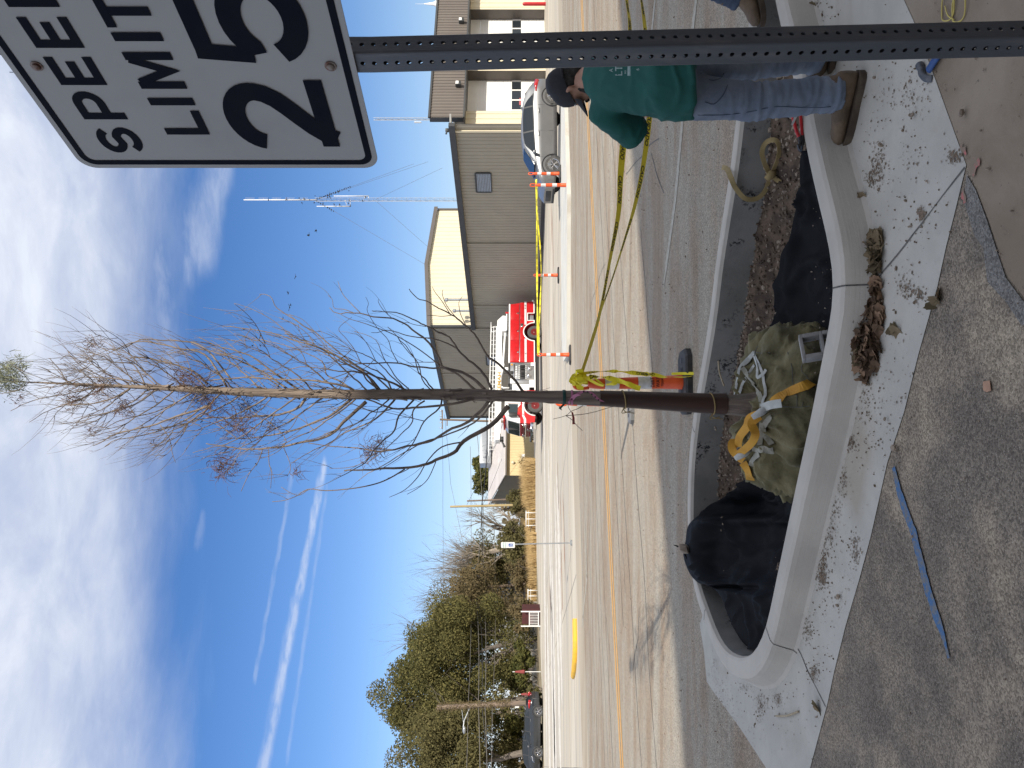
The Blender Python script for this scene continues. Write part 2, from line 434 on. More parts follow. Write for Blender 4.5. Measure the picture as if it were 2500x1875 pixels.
# island outline: ridge (outer top), inner top, base of the outer face; all traced on the ground
CH = .14
inner_px = [RA(705, 0), RA(775, 300), RA(850, 620), RA(890, 880), RA(960, 1200), RA(1035, 1500), RB(1068, 262), RB(1030, 480), RB(985, 690), RB(940, 940),
            RB(895, 1150), RB(860, 1310), RC(825, 0), RC(788, 180), RC(735, 430), RC(692, 640), RC(662, 790), RC(640, 870), RC(600, 945), RC(555, 985), RC(500, 996), RC(440, 972),
            RC(390, 925), RC(342, 830), RC(298, 700), RC(255, 580), RC(228, 480), RC(212, 300), RB(205, 1659), RB(215, 1300), RB(250, 1000), RB(300, 720),
            RB(345, 450), RB(385, 100), RA(430, 1300), RA(482, 970), RA(508, 715), RA(560, 360), RA(600, 60)]
inner = [gp(x, y, CH) for x, y in inner_px]
inner = inner + [Vector((2.78, 4.74, CH)), Vector((2.84, 4.70, CH)), Vector((2.80, 4.66, CH))]
def offset_loop(loop, dist, z):
    out = []; N = len(loop)
    ar = sum(loop[i].x * loop[(i + 1) % N].y - loop[(i + 1) % N].x * loop[i].y for i in range(N))
    sg = 1 if ar > 0 else -1
    for i in range(N):
        a = loop[i - 1]; b = loop[(i + 1) % N]; d = (b - a); d.z = 0; d.normalize()
        nn = Vector((d.y, -d.x, 0)) * sg
        out.append(Vector((loop[i].x + nn.x * dist, loop[i].y + nn.y * dist, z)))
    return out
# resample the loop evenly so the curb is smooth
def resample(loop, step):
    out = []; N = len(loop)
    for i in range(N):
        a, b = loop[i], loop[(i + 1) % N]; k = max(1, int((b - a).length / step))
        for j in range(k): out.append(a.lerp(b, j / k))
    return out
inner = resample(inner, .09)
for _ in range(3):
    inner = [(inner[i - 1] + inner[i] * 2 + inner[(i + 1) % len(inner)]) / 4 for i in range(len(inner))]
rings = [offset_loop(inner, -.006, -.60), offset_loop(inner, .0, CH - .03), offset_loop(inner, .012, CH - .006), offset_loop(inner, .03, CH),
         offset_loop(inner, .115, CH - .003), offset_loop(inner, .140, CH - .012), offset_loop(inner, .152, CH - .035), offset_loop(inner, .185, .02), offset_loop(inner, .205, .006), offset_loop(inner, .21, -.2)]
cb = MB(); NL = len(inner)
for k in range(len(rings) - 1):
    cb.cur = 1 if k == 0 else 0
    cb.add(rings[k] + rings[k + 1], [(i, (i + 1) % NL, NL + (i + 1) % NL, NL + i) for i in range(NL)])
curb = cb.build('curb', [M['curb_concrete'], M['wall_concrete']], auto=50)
tag(curb, kind='structure')
hole = offset_loop(inner, .20, 0)

# gutter apron round the near side of the island
apron_px = [RA(1500, 0), RA(1560, 130), RA(1690, 480), RA(1875, 990), RA(1800, 1300), RB(1755, 0), RB(1700, 250), RB(1590, 640), RB(1500, 1000), RB(1400, 1300),
            RC(1300, 270), RC(1230, 530), RC(1150, 800), RC(1080, 1080), RC(1040, 1270), RC(935, 1659)]
ap = [gp(x, y) for x, y in apron_px]
ap_out = [ap[0] + (ap[0] - ap[2]) * 2.2] + ap + [gp(1905, 2050), gp(1890, 2080)]
ap_in = [gp(*RC(670, 1659)), gp(*RC(520, 1430)), gp(*RC(345, 1190)), gp(*RC(312, 1140)), gp(*RC(296, 960)), gp(*RC(270, 800))]
# clip against the hole edge: walk along the hole from the left tip round the near side to the right tip
def nearest(loop, p): return min(range(len(loop)), key=lambda i: (loop[i].xy - p.xy).length)
ia = nearest(hole, gp(*RC(262, 760))); ib = nearest(hole, Vector((2.95, 4.62, 0)))
def walk(loop, a, b, step):
    out = [loop[a]]; i = a
    while i != b:
        i = (i + step) % len(loop); out.append(loop[i])
    return out
w1 = walk(hole, ia, ib, 1); w2 = walk(hole, ia, ib, -1)
near_walk = w1 if sum(p.y for p in w1) / len(w1) < sum(p.y for p in w2) / len(w2) else w2
apron_loop = ap_out + ap_in + near_walk
street_rect = [tn(-75, -9), tn(130, -9), tn(130, 20.2), tn(-75, 20.2)]
fill(street_rect, [hole], 'street', M['street'], 0.0)
fill(apron_loop, [], 'gutter_apron', M['new_concrete'], .006)
# near pavement: worn asphalt and old dirty concrete in front of the apron
cedge = [gp(*q) for q in (RA(1875, 990), RA(1925, 1110), RA(2010, 1330), RA(2100, 1600), RB(2120, 180), RB(2212, 300))]
cext = cedge[-1] + (cedge[-1] - cedge[-3]) * 3.0
cloop = [ap_out[0], ap[0], ap[1], ap[2], ap[3]] + cedge[1:] + [cext, Vector((1.6, -3, 0)), Vector((14, -3, 0)), Vector((14, 6, 0))]
fill(cloop, [], 'old_pavement', M['old_concrete'], .004)
al = ap[3:] + [gp(1905, 2050), gp(1890, 2080), gp(1720, 2300), Vector((-12, 4, 0)), Vector((-12, -3, 0)), Vector((1.5, -3, 0)), cext] + list(reversed(cedge[1:]))
fill(al, [], 'old_asphalt', M['old_asphalt'], .003)
pl = [gp(*q) for q in (RA(1880, 1050), RA(1935, 1140), RA(2005, 1330), RA(2095, 1605), RB(2115, 190), RB(2205, 310), RB(2300, 430), RB(2212, 480), RB(2120, 340), RB(2005, 215), RB(1980, 10), RA(1930, 1420), RA(1865, 1210))]
fill(pl, [], 'asphalt_patch', M['patch'], .0075)
gut = [tn(-75, 20.2), tn(130, 20.2), tn(130, 22.2), tn(-75, 22.2)]
fill(gut, [], 'gutter', M['gutter'], 0.0)
lot = [tn(-75, 22.2), tn(130, 22.2), tn(130, 104), tn(26, 104), tn(26.5, 86), tn(15, 73), tn(4.0, 61), tn(-10, 52), tn(-75, 46)]
fill(lot, [], 'lot', M['lot'], 0.0)
outer = [Vector((-900, -500, 0)), Vector((900, -500, 0)), Vector((900, 1400, 0)), Vector((-900, 1400, 0))]
fill(outer, [[tn(-75, -9), tn(130, -9), tn(130, 20.2), tn(130, 22.2), tn(130, 104)] + lot[3:] + [tn(-75, 22.2), tn(-75, 20.2)]], 'ground', M['dry_ground'], 0.0)

# markings: worn stripes as thin sheets
def strip(name, pts, wd, m, z=.004, jag=.0, mb=None, step=.25):
    pts = [Vector((p[0], p[1], 0)) for p in pts]; path = []
    for a, b in zip(pts, pts[1:]):
        k = max(1, int((b - a).length / step))
        path += [a.lerp(b, j / k) for j in range(k)]
    path.append(pts[-1]); own = mb is None; mb = mb or MB(); vs = []
    for i, p in enumerate(path):
        d = (path[min(i + 1, len(path) - 1)] - path[max(i - 1, 0)]).normalized(); nn = Vector((-d.y, d.x, 0))
        ww = wd if not callable(wd) else wd(i / max(1, len(path) - 1))
        vs += [p - nn * (ww / 2 + random.uniform(-jag, jag)) + Vector((0, 0, z)), p + nn * (ww / 2 + random.uniform(-jag, jag)) + Vector((0, 0, z))]
    mb.add(vs, [(2 * i, 2 * i + 1, 2 * i + 3, 2 * i + 2) for i in range(len(path) - 1)])
    return tag(mb.build(name, m), kind='structure') if own else mb
yl = MB()
for n0 in (13.42, 13.70): strip('', [tn(-70, n0), tn(110, n0)], .13, None, .004, .006, yl, .5)
tag(yl.build('centre_line', M['line_yellow']), kind='structure')
wl = MB()
strip('', [gp(1716, -140), gp(1699.7, 0), gp(1667, 291), gp(1649, 488), gp(1624, 675), gp(1621, 700)], lambda t: .115 * (1 if t < .93 else max(.1, (1 - t) / .07)), None, .004, .008, wl, .12)
strip('', [gp(1612, -120), gp(1600, 0), gp(1592, 73), gp(1580, 170)], .11, None, .004, .008, wl, .12)
for a, b in (((1418, 1250), (1424, 1530)), ((1428, 1290), (1434, 1420)), ((1434, 1400), (1421, 1530))):
    strip('', [gp(*a), gp(*b)], .10, None, .004, .01, wl, .4)
tag(wl.build('parking_lines', M['line_white']), kind='structure')
# cracks in the asphalt
ck = MB()
def crack(pts, wd, wob=.05, step=.3):
    path = []
    for a, b in zip(pts, pts[1:]):
        k = max(1, int((b - a).length / step))
        path += [a.lerp(b, j / k) for j in range(k)]
    path.append(pts[-1]); o = random.uniform(0, 90)
    path = [Vector((p.x + wob * mnoise.noise((i * .23 + o, 1, 0)), p.y + wob * mnoise.noise((i * .23 + o, 7, 0)), 0)) for i, p in enumerate(path)]
    strip('', path, lambda t: wd * (.6 + .7 * abs(mnoise.noise((t * 30 + o, 3, 3)))), None, .0035, .002, ck, 9)
for n0, t0, t1, wd in ((11.35, -30, 18, .03), (10.1, -24, 12, .028), (14.9, -40, 60, .03), (15.6, -40, 40, .03), (16.4, -30, 70, .028), (17.6, -40, 60, .03), (18.6, -40, 60, .025), (12.3, 2, 40, .028), (11.0, 14, 40, .026)):
    crack([tn(t, n0 + .25 * mnoise.noise((t * .13, n0, 0))) for t in range(t0, t1, 2)], wd, .12)
for a, b in (((1565, 560), (1600, 1000)), ((1540, 700), (1545, 520)), ((1500, 300), (1525, 420)), ((1440, 1120), (1432, 1420)), ((1478, 640), (1440, 760)), ((1530, 420), (1610, 330)), ((1590, 380), (1620, 470)),
             ((1452, 250), (1440, 480)), ((1420, 240), (1412, 600)), ((1480, 1500), (1500, 1720)), ((1560, 1480), (1545, 1640)), ((1516, 1300), (1527, 1450))):
    crack([gp(*a), gp((a[0] + b[0]) / 2 + random.uniform(-6, 6), (a[1] + b[1]) / 2), gp(*b)], .022, .10, .2)
for n0 in (24.6, 27.5, 31.2, 36, 41, 47): crack([tn(t, n0) for t in range(-60, 60, 4)], .05, .03, 1.0)
for t0 in range(-40, 60, 5): crack([tn(t0, 22.3), tn(t0 + .1, 60)], .03, .02, 1.0)
tag(ck.build('cracks', M['crack']), kind='structure')
M['lot_patch'] = mat('broken_slab', (.66, .62, .54), .9, (.52, .48, .42), 2.5, fleck=((.34, .10, .06), 5.0, .66))
M['red_dirt'] = mat('red_dirt', (.36, .15, .09), .95, (.46, .36, .26), 2.0)
rb = MB(); rd = MB()
def blotch(mb, c, rx, ry, z, seed, n=40):
    pts = []
    for k in range(n):
        a = 2 * math.pi * k / n
        r = 1 + .45 * mnoise.noise((math.cos(a) * 2.2 + seed, math.sin(a) * 2.2, seed)) + .25 * mnoise.noise((math.cos(a) * 7 + seed, math.sin(a) * 7, 3))
        q = c + TX * (math.cos(a) * rx * r) + NX * (math.sin(a) * ry * r); pts.append(Vector((q.x, q.y, z)))
    mb.add([Vector((c.x, c.y, z))] + pts, [(0, 1 + i, 1 + (i + 1) % n) for i in range(n)])
for X, Y, rx, ry, s in ((1366, 1420, 5, 1.0, 1), (1352, 1620, 7, 1.4, 2), (1340, 1720, 6, 1.6, 3), (1331, 1530, 8, 1.6, 4), (1342, 1290, 5, .8, 5), (1330, 1150, 8, 1.0, 6), (1362, 1560, 6, .9, 7), (1352, 1830, 8, 1.6, 8), (1345, 990, 4, .5, 9)):
    blotch(rb, gp(X, Y), rx, ry, .004, s * 3.1)
tag(rb.build('broken_slabs', M['lot_patch']), kind='structure')
for X, Y, rx, ry, s in ((1346, 520, 2.2, .16, 1), (1350, 590, 2.2, .14, 2), (1352, 780, 1.6, .10, 3), (1334, 900, 2.6, .10, 4), (1338, 730, 2.0, .10, 5), (1377, 1300, 1.5, .15, 6), (1372, 1410, 1.2, .18, 7), (1343, 1470, 1.3, .2, 8), (1334, 1560, 1.8, .2, 9), (1327, 1660, 1.6, .25, 10), (1362, 1180, 1.2, .1, 11), (1369, 1250, .9, .12, 12)):
    blotch(rd, gp(X, Y), rx, ry, .008, s * 5.3)
tag(rd.build('dirt_streaks', M['red_dirt']), kind='structure')

# joints in the new concrete
jt = MB()
def joint(pts, wd=.012, z=.0085): strip('', pts, wd, None, z, .002, jt, .06)
joint([gp(*q) for q in (RB(1345, 195), RA(1500, 1480), RA(1620, 1330), RA(1730, 1180), RA(1868, 1005))], .0075)
joint([gp(*q) for q in (RC(840, 905), RC(880, 975), RC(920, 1070), RC(975, 1180), RC(1030, 1292))], .007)
tag(jt.build('apron_joints', M['joint']), kind='structure')
cj = MB()   # joints sawn across the curb, standing 2 mm proud of it
def curb_joint(i, ks, wd=.007):
    d = (inner[(i + 1) % NL] - inner[i - 1]); d.z = 0; d.normalize()
    for a, b in zip(ks, ks[1:]):
        pa, pb = rings[a][i], rings[b][i]; nn = d.cross(pb - pa).normalized()
        if nn.z < 0 and abs(nn.z) > .2: nn = -nn
        if abs(nn.z) <= .2 and nn.dot(pa - Vector((0, 5, 0))) < 0: nn = -nn
        nn *= .002
        cj.add([pa - d * wd / 2 + nn, pa + d * wd / 2 + nn, pb + d * wd / 2 + nn, pb - d * wd / 2 + nn], [(0, 1, 2, 3)])
for px, ks in ((RB(1068, 262), range(2, 9)), (RC(662, 800), range(2, 9)), (RC(298, 700), range(2, 9)), (RB(232, 1150), range(2, 6))):
    curb_joint(nearest(inner, gp(px[0], px[1], CH)), list(ks))
tag(cj.build('curb_joints', M['joint']), kind='structure')

# spray-paint marks
M['blue_spray'] = mat('blue_spray', (.06, .14, .28), .9, (.16, .165, .17), 40, lo=.40, hi=.64, bump=.4, bscale=120)
M['pink_spray'] = mat('pink_spray', (.42, .14, .13), .9, (.225, .168, .125), 36, lo=.38, hi=.58)
strip('blue_paint_line', [gp(*q) for q in (RB(1440, 1330), RC(1475, 0), RC(1510, 110), RC(1560, 240), RC(1600, 400), RC(1650, 600), RC(1700, 750), RC(1740, 860), RC(1775, 1000))],
      lambda t: (.026 + .022 * min(1, t * 5)) if t < .80 else max(.012, .048 - (t - .80) * .20), M['blue_spray'], .0095, .003, step=.02)
pk = MB()
for q in ((RA(1850, 870), RA(1880, 930)), (RA(1965, 960), RA(1915, 1050)), (RA(1862, 1120), RA(1872, 1220))):
    strip('', [gp(*q[0]), gp(*q[1])], .018, None, .0105, .008, pk, .012)
tag(pk.build('pink_paint_marks', M['pink_spray']), kind='structure')

# far curb island behind the street, yellow-ended curb on the left
M['curb_yellow'] = mat('curb_yellow', (.74, .43, .03), .7, (.60, .36, .05), 5, bump=.2)
fc = MB(); pz = Vector((0, 0, .12))
fcp = [gp(1377, 240), gp(1375.5, 474), gp(1378, 700), gp(1379.5, 860), gp(1384, 882), gp(1392, 870), gp(1393, 700), gp(1394, 474), gp(1386, 240)]
fc.prism([Vector((p.x, p.y, -.1)) for p in fcp], (0, 0, .22))
tag(fc.build('far_curb', M['far_curb']), kind='structure')
yc = MB()
ycp = smooth_path([gp(1408, 1510), gp(1409, 1580), gp(1406, 1630), gp(1401, 1655)], 5)
yc.tube([p + Vector((0, 0, .03)) for p in ycp], [.09, .10, .10, .10, .10, .10, .10, .10, .10, .10, .10, .09, .09, .08, .07, .04][:len(ycp)], 8)
tag(yc.build('yellow_curb', M['curb_yellow'], auto=60), 'short curb end painted yellow at the far street edge', 'curb', kind=None)
# ------------------------------------------------------------------ the planting pit
M['soil'] = mat('pit_soil', (.14, .098, .068), .95, (.06, .042, .03), 9, bump=1.0, bscale=45)
M['gravel'] = mat('gravel_stone', (.34, .275, .215), .9, (.19, .15, .115), 4, bump=.3, bscale=80)
M['fabric'] = mat('landscape_fabric', (.005, .0055, .0075), .75, (.007, .0078, .010), 5, bump=.3, bscale=22, spec=.13)
def resamp(curve, n):
    L = [0]
    for a, b in zip(curve, curve[1:]): L.append(L[-1] + (b - a).length)
    out = []; j = 0
    for i in range(n):
        s = L[-1] * i / (n - 1)
        while j < len(L) - 2 and L[j + 1] < s: j += 1
        out.append(curve[j].lerp(curve[j + 1], (s - L[j]) / max(1e-9, L[j + 1] - L[j])))
    return out
def sst(a, b, x):
    t = min(1, max(0, (x - a) / (b - a))); return t * t * (3 - 2 * t)
far_c = [gp(*q, CH) for q in (RA(650, -150), RA(600, 60), RA(560, 360), RA(508, 715), RA(482, 970), RA(430, 1300), RB(385, 100), RB(345, 450), RB(300, 720), RB(250, 1000), RB(215, 1300), RB(205, 1659), RC(212, 300), RC(228, 480), RC(298, 700), RC(390, 925), RC(500, 996))]
near_c = [gp(*q, CH) for q in (RA(690, -150), RA(705, 0), RA(850, 620), RA(890, 880), RA(960, 1200), RA(1035, 1500), RB(1068, 262), RB(1030, 480), RB(985, 690), RB(940, 940), RB(895, 1150), RB(860, 1310), RC(825, 0), RC(735, 430), RC(662, 790), RC(600, 945), RC(555, 985))]
A_, B_ = resamp(far_c, 150), resamp(near_c, 150)
def soil_z(s, p, u):
    deep = -.36 * sst(.10, .9, u / 150 * 1.0 + .12) 
    z = -.10 - .13 * sst(.02, .36, s) - .14 * sst(.3, .8, s)
    z -= .30 * sst(97, 107, u)
    if u < 38: z = z * (u / 38) + -.02 * (1 - u / 38)
    return z + .022 * mnoise.noise(p * 7) + .012 * mnoise.noise(p * 22)
so_ = MB(); NV = 60; vs = []
for i in range(150):
    a, b = A_[i], B_[i]; L = (b - a).length
    for k in range(NV + 1):
        p = a.lerp(b, k / NV); vs.append(Vector((p.x, p.y, soil_z(L * k / NV, Vector((p.x, p.y, 0)), i))))
so_.add(vs, [(i * (NV + 1) + k, i * (NV + 1) + k + 1, (i + 1) * (NV + 1) + k + 1, (i + 1) * (NV + 1) + k) for i in range(149) for k in range(NV)])
tag(so_.build('pit_ground', M['soil'], smooth=True), kind='structure')
# loose stones on the bank
def rock(mb, c, r, sq=.7):
    bm = bmesh.new(); bmesh.ops.create_icosphere(bm, subdivisions=1, radius=1)
    rot = Matrix.Rotation(random.uniform(0, 6.3), 3, Vector((random.random(), random.random(), random.random() + .1)).normalized())
    sc = Vector((r * random.uniform(.7, 1.25), r * random.uniform(.6, 1.1), r * sq * random.uniform(.7, 1.1)))
    for q in bm.verts:
        q.co *= random.uniform(.8, 1.15); q.co = rot @ Vector((q.co.x * sc.x, q.co.y * sc.y, q.co.z * sc.z)) + Vector(c)
    mb.bm(bm)
gv = MB()
for _ in range(2600):
    i = random.randrange(4, 149); a, b = A_[i], B_[i]; L = (b - a).length
    s = random.random() ** 1.3 * .62
    if i > 106: continue
    if s > L - .05: continue
    p = a.lerp(b, s / L); q = Vector((p.x, p.y, 0))
    if mnoise.noise(q * 2.3) < -.12 and random.random() < .75: continue
    rock(gv, (p.x, p.y, soil_z(s, q, i) + .002), random.choice((.008, .010, .012, .015, .02)))
tag(gv.build('gravel', M['gravel']), kind='stuff')
# clods of soil
cl = MB()
for _ in range(1700):
    i = random.randrange(4, 149); a, b = A_[i], B_[i]; L = (b - a).length
    s = random.random() * .6
    if i > 106: continue
    if s > L - .05: continue
    p = a.lerp(b, s / L); rock(cl, (p.x, p.y, soil_z(s, Vector((p.x, p.y, 0)), i) + .004), random.uniform(.005, .018))
tag(cl.build('soil_clods', M['soil']), kind='stuff')

pairs = [(RA(880, 905), -.15, RA(892, 890)), (RA(866, 1000), -.19, RA(925, 1040)), (RA(870, 1150), -.2, RA(950, 1160)), (RA(830, 1300), -.21, RA(985, 1300)),
         (RA(800, 1450), -.22, RA(1020, 1440)), (RA(755, 1640), -.23, RB(1064, 100)), (RB(735, 250), -.23, RB(1068, 262)), (RB(715, 400), -.23, RB(1045, 420)),
         (RB(712, 520), -.25, RB(1020, 540)), (RB(760, 800), -.29, RB(970, 780)), (RB(720, 1100), -.27, RB(915, 1060)), (RB(640, 1330), -.2, RB(880, 1230)),
         (RB(550, 1395), -.14, RB(855, 1330)), (RB(450, 1480), -.10, RB(840, 1420)), (RB(350, 1550), -.05, RB(825, 1500)), (RB(270, 1610), .06, RB(815, 1560)),
         (RB(215, 1655), .155, RB(800, 1620)), (RC(190, 225), .158, RC(780, 210)), (RC(182, 290), .158, RC(765, 290)), (RC(168, 375), .152, RC(745, 380)),
         (RC(200, 480), .158, RC(728, 460)), (RC(258, 548), .155, RC(712, 540)), (RC(310, 560), .10, RC(695, 620)), (RC(360, 590), .10, RC(680, 700)),
         (RC(405, 650), .055, RC(665, 780)), (RC(440, 760), .035, RC(650, 840)), (RC(520, 900), .0, RC(625, 905)), (RC(585, 948), -.02, RC(602, 940))]
fe = []; ne = []
for k_, (f_, z_, n_) in enumerate(pairs):
    fe.append(gp(f_[0], f_[1], z_)); q = gp(n_[0], n_[1], CH); ne.append(Vector((q.x, q.y, -.31 + .24 * sst(16, 24, k_))))
fe = smooth_path(fe, 8); ne = smooth_path(ne, 8)
fb = MB(); NV = 70; vs = []; NU = len(fe)
for i in range(NU):
    a, b = fe[i], ne[i]; L = max(.02, (b.xy - a.xy).length); drape = sst(.05, .15, a.z)
    for k in range(NV + 1):
        v = (k / NV) ** 1.35; p = a.lerp(b, v); s = L * v
        z = a.z + (b.z - a.z) * ((.35 * sst(.24, .48, s) + .65 * sst(.24, 1.25, s)) * drape + sst(0, .5, s) * (1 - drape))
        wq = Vector((mnoise.noise(p * 1.3), mnoise.noise(p * 1.3 + Vector((9, 2, 1))), 0)) * .55; pq = p + wq
        wr = mnoise.noise(Vector((pq.x * 2.4 + pq.y * .8, pq.y * 2.6 - pq.x * .9, .5)))
        wr2 = mnoise.noise(Vector((p.x * 6 + p.y * 3.5, p.y * 4 - p.x * 1.5, 2.5)))
        ridge = max(0, .22 - abs(wr)) * .26 + max(0, .2 - abs(wr2)) * .11
        on = 1 - .85 * drape * (1 - sst(.14, .3, s))
        z += (ridge + .018 * wr2) * on * sst(0, .1, s + .03)
        vs.append(Vector((p.x, p.y, z)))
fb.add(vs, [(i * (NV + 1) + k, i * (NV + 1) + k + 1, (i + 1) * (NV + 1) + k + 1, (i + 1) * (NV + 1) + k) for i in range(NU - 1) for k in range(NV)])
fabric = fb.build('landscape_fabric', M['fabric'], smooth=True)
tag(fabric, 'black landscape fabric sheet lining the pit and folded over its far curb', 'fabric')
# torn corner of the fabric and the stone that holds it
tail = MB(); tp = [gp(*RC(190, 400), .15), gp(*RC(160, 350), .17), gp(*RC(140, 330), .20), gp(*RC(110, 320), .24)]
tail.ribbon(tp, [Vector((.03, .10, 0)), Vector((.02, .07, 0)), Vector((.01, .035, 0)), Vector((.002, .006, 0))], .003)
tail.build('torn_corner', M['fabric'], fabric)
st = MB(); rock(st, gp(*RC(178, 345), .185), .075, .7)
tag(st.build('stone', M['gravel'], auto=40), 'grey stone holding down the torn corner of black fabric', 'stone')

# ------------------------------------------------------------------ the balled tree
M['burlap'] = mat('burlap', (.185, .160, .078), .95, (.105, .092, .046), 5, bump=.7, bscale=55, sheen=.1)
M['strap_white'] = mat('white_webbing', (.52, .53, .50), .8, (.40, .41, .38), 14, bump=.3, bscale=150)
M['strap_grey'] = mat('grey_webbing', (.33, .32, .26), .85, (.26, .25, .20), 12, bump=.3, bscale=150)
M['strap_yellow'] = mat('yellow_webbing', (.60, .31, .03), .7, (.50, .24, .02), 7, bump=.3, bscale=150)
M['wire'] = mat('wire', (.12, .12, .11), .5, (.08, .08, .075), 20, metal=.5)
M['bark'] = mat('bark', (.27, .215, .17), .9, (.15, .12, .10), 7, stretch=(6, 6, .5), bump=1.0, bscale=18)
M['branch'] = mat('branch_bark', (.265, .21, .165), .85, (.15, .12, .10), 10, bump=.4, bscale=40)
M['wrap'] = mat('trunk_wrap', (.062, .030, .020), .5, (.045, .022, .016), 4, stretch=(5, 5, .4), bump=.1)
M['twine'] = mat('twine', (.36, .26, .11), .9, (.28, .2, .08), 40, bump=.5, bscale=200)
M['pink'] = mat('pink_ribbon', (.55, .20, .33), .55, (.48, .16, .28), 9)
M['green_tie'] = mat('green_tie', (.012, .07, .055), .5, (.01, .055, .045), 9)
M['red_tag'] = mat('red_tag', (.33, .05, .045), .6, (.28, .04, .04), 9)
M['needle'] = leafmat('dry_needles', (.21, .115, .075), (.13, .08, .058))
M['needle_green'] = leafmat('pale_needles', (.36, .38, .26), (.24, .26, .19))

TREE = thing('bald_cypress_tree', 'tall bare young tree with wrapped trunk and burlap root ball standing in the pit', 'tree', (-.13, 5.0, .05))
TM = Matrix.Translation((.13, -5.0, -.05))
def tpart(o, parent=None):
    """world-built piece hung under the tree"""
    o.parent = parent or TREE
    if parent is None: o.matrix_parent_inverse = TM
    return o
BC = Vector((-.185, 5.02, -.165)); BR = (.535, .54, .305)
def ball_r(d):
    e = 2.5
    k = (abs(d.x / BR[0]) ** e + abs(d.y / BR[1]) ** e + abs(d.z / BR[2]) ** e) ** (-1 / e)
    ph = math.atan2(d.y, d.x); up = d.z / 1.0
    q = d * 2.1
    f = 0
    f += .040 * math.sin(7 * ph + 3.5 * mnoise.noise(q * .9)) * sst(-.6, .5, up)
    r1 = mnoise.noise(Vector((ph * 2.6, up * 1.2, 3)) + q * .3); f += .24 * max(0, .26 - abs(r1)) - .03
    r2 = mnoise.noise(Vector((math.cos(ph) * 6 + up * 2, math.sin(ph) * 6 - up * 2, up * 1.4))); f += .12 * max(0, .2 - abs(r2))
    f += .035 * mnoise.noise(q * 1.7) + .008 * mnoise.noise(d * 14)
    r3 = mnoise.noise(Vector((math.cos(ph) * 3.5 - up * 3, math.sin(ph) * 3.5 + up * 1.5, up * 2.2 + 5))); f += .10 * max(0, .16 - abs(r3))
    return k * (1 + 1.9 * f) * (1 - .30 * max(0, -up - .05))
bl = MB(); NU, NVb = 220, 120; vs = []
for j in range(NVb + 1):
    th = math.pi * j / NVb
    for k in range(NU):
        a = 2 * math.pi * k / NU; d = Vector((math.sin(th) * math.cos(a), math.sin(th) * math.sin(a), math.cos(th)))
        p = BC + d * ball_r(d)
        rr = (Vector((p.x, p.y)) - Vector((-.13, 5.0))).length
        if d.z > 0: p.z -= .13 * math.exp(-(rr / .15) ** 2) - .035 * math.exp(-((rr - .2) / .05) ** 2) * (1 + math.sin(9 * a))
        vs.append(p)
bl.add(vs, [(j * NU + k, (j + 1) * NU + k, (j + 1) * NU + (k + 1) % NU, j * NU + (k + 1) % NU) for j in range(NVb) for k in range(NU)])
ball = bl.build('root_ball', M['burlap'], smooth=True); tpart(ball)
from mathutils.bvhtree import BVHTree
bvh = BVHTree.FromPolygons([tuple(q) for q in bl.v], bl.f)
O = Vector((0, 0, EYE))
def on_ball(X, Y, lift=.006):
    d = (pt(X, Y, 1.0) - O).normalized(); h = bvh.ray_cast(O, d)
    if h[0] is None:
        h = bvh.find_nearest(pt(X, Y, 4.9)); return h[0] + h[1] * lift, h[1]
    nn = h[1] if h[1].dot(d) < 0 else -h[1]
    return h[0] + nn * lift, nn
def strap(pxs, wd, m, name='strap', lift=.007, sub=6, th=.003):
    q = [Vector((x, y, 0)) for x, y in pxs]; q = smooth_path(q, sub); P = []; N_ = []
    for v in q:
        p, nn = on_ball(v.x, v.y, lift); P.append(p); N_.append(nn)
    for _ in range(2):
        P = [P[0]] + [(P[i - 1] + P[i] * 2 + P[i + 1]) / 4 for i in range(1, len(P) - 1)] + [P[-1]]
        N_ = [N_[0]] + [((N_[i - 1] + N_[i] * 2 + N_[i + 1]) / 4) for i in range(1, len(N_) - 1)] + [N_[-1]]
    W = []
    for i in range(len(P)):
        t = (P[min(i + 1, len(P) - 1)] - P[max(i - 1, 0)]).normalized(); W.append(N_[i].cross(t).normalized() * wd)
    mb = MB(); mb.ribbon(P, W, th); o = mb.build(name, m, smooth=False); o.parent = ball; return o
Wm, Gm, Ym = M['strap_white'], M['strap_grey'], M['strap_yellow']
strap([RB(*q) for q in ((478, 905), (490, 830), (505, 745), (540, 695), (600, 637))], .018, Wm)
strap([RB(*q) for q in ((600, 640), (640, 740), (660, 840), (662, 900), (645, 950))], .018, Wm, lift=.011)
strap([RB(*q) for q in ((600, 640), (560, 695), (522, 725))], .030, Wm, lift=.012)
strap([RB(*q) for q in ((522, 735), (575, 800), (608, 850), (622, 885))], .030, Gm)
strap([RB(*q) for q in ((500, 905), (540, 800), (602, 712))], .018, Wm, lift=.014)
strap([RB(*q) for q in ((600, 645), (625, 720), (625, 790), (675, 742))], .018, Wm, lift=.018)
strap([RB(*q) for q in ((625, 880), (640, 950), (640, 1090), (628, 1200))], .032, Gm)
strap([RB(*q) for q in ((705, 1025), (655, 1075), (650, 1120), (700, 1200))], .034, Gm, lift=.011)
strap([RB(*q) for q in ((585, 1215), (640, 1222), (712, 1225))], .042, Gm, lift=.012)
strap([RB(*q) for q in ((580, 1320), (595, 1280), (630, 1245))], .045, Gm, lift=.009)
strap([RB(*q) for q in ((930, 830), (860, 860), (780, 895), (720, 935), (670, 985), (620, 1015))], .062, Ym, lift=.012)
strap([RB(*q) for q in ((530, 1300), (560, 1345), (572, 1398))], .055, Ym, lift=.012)
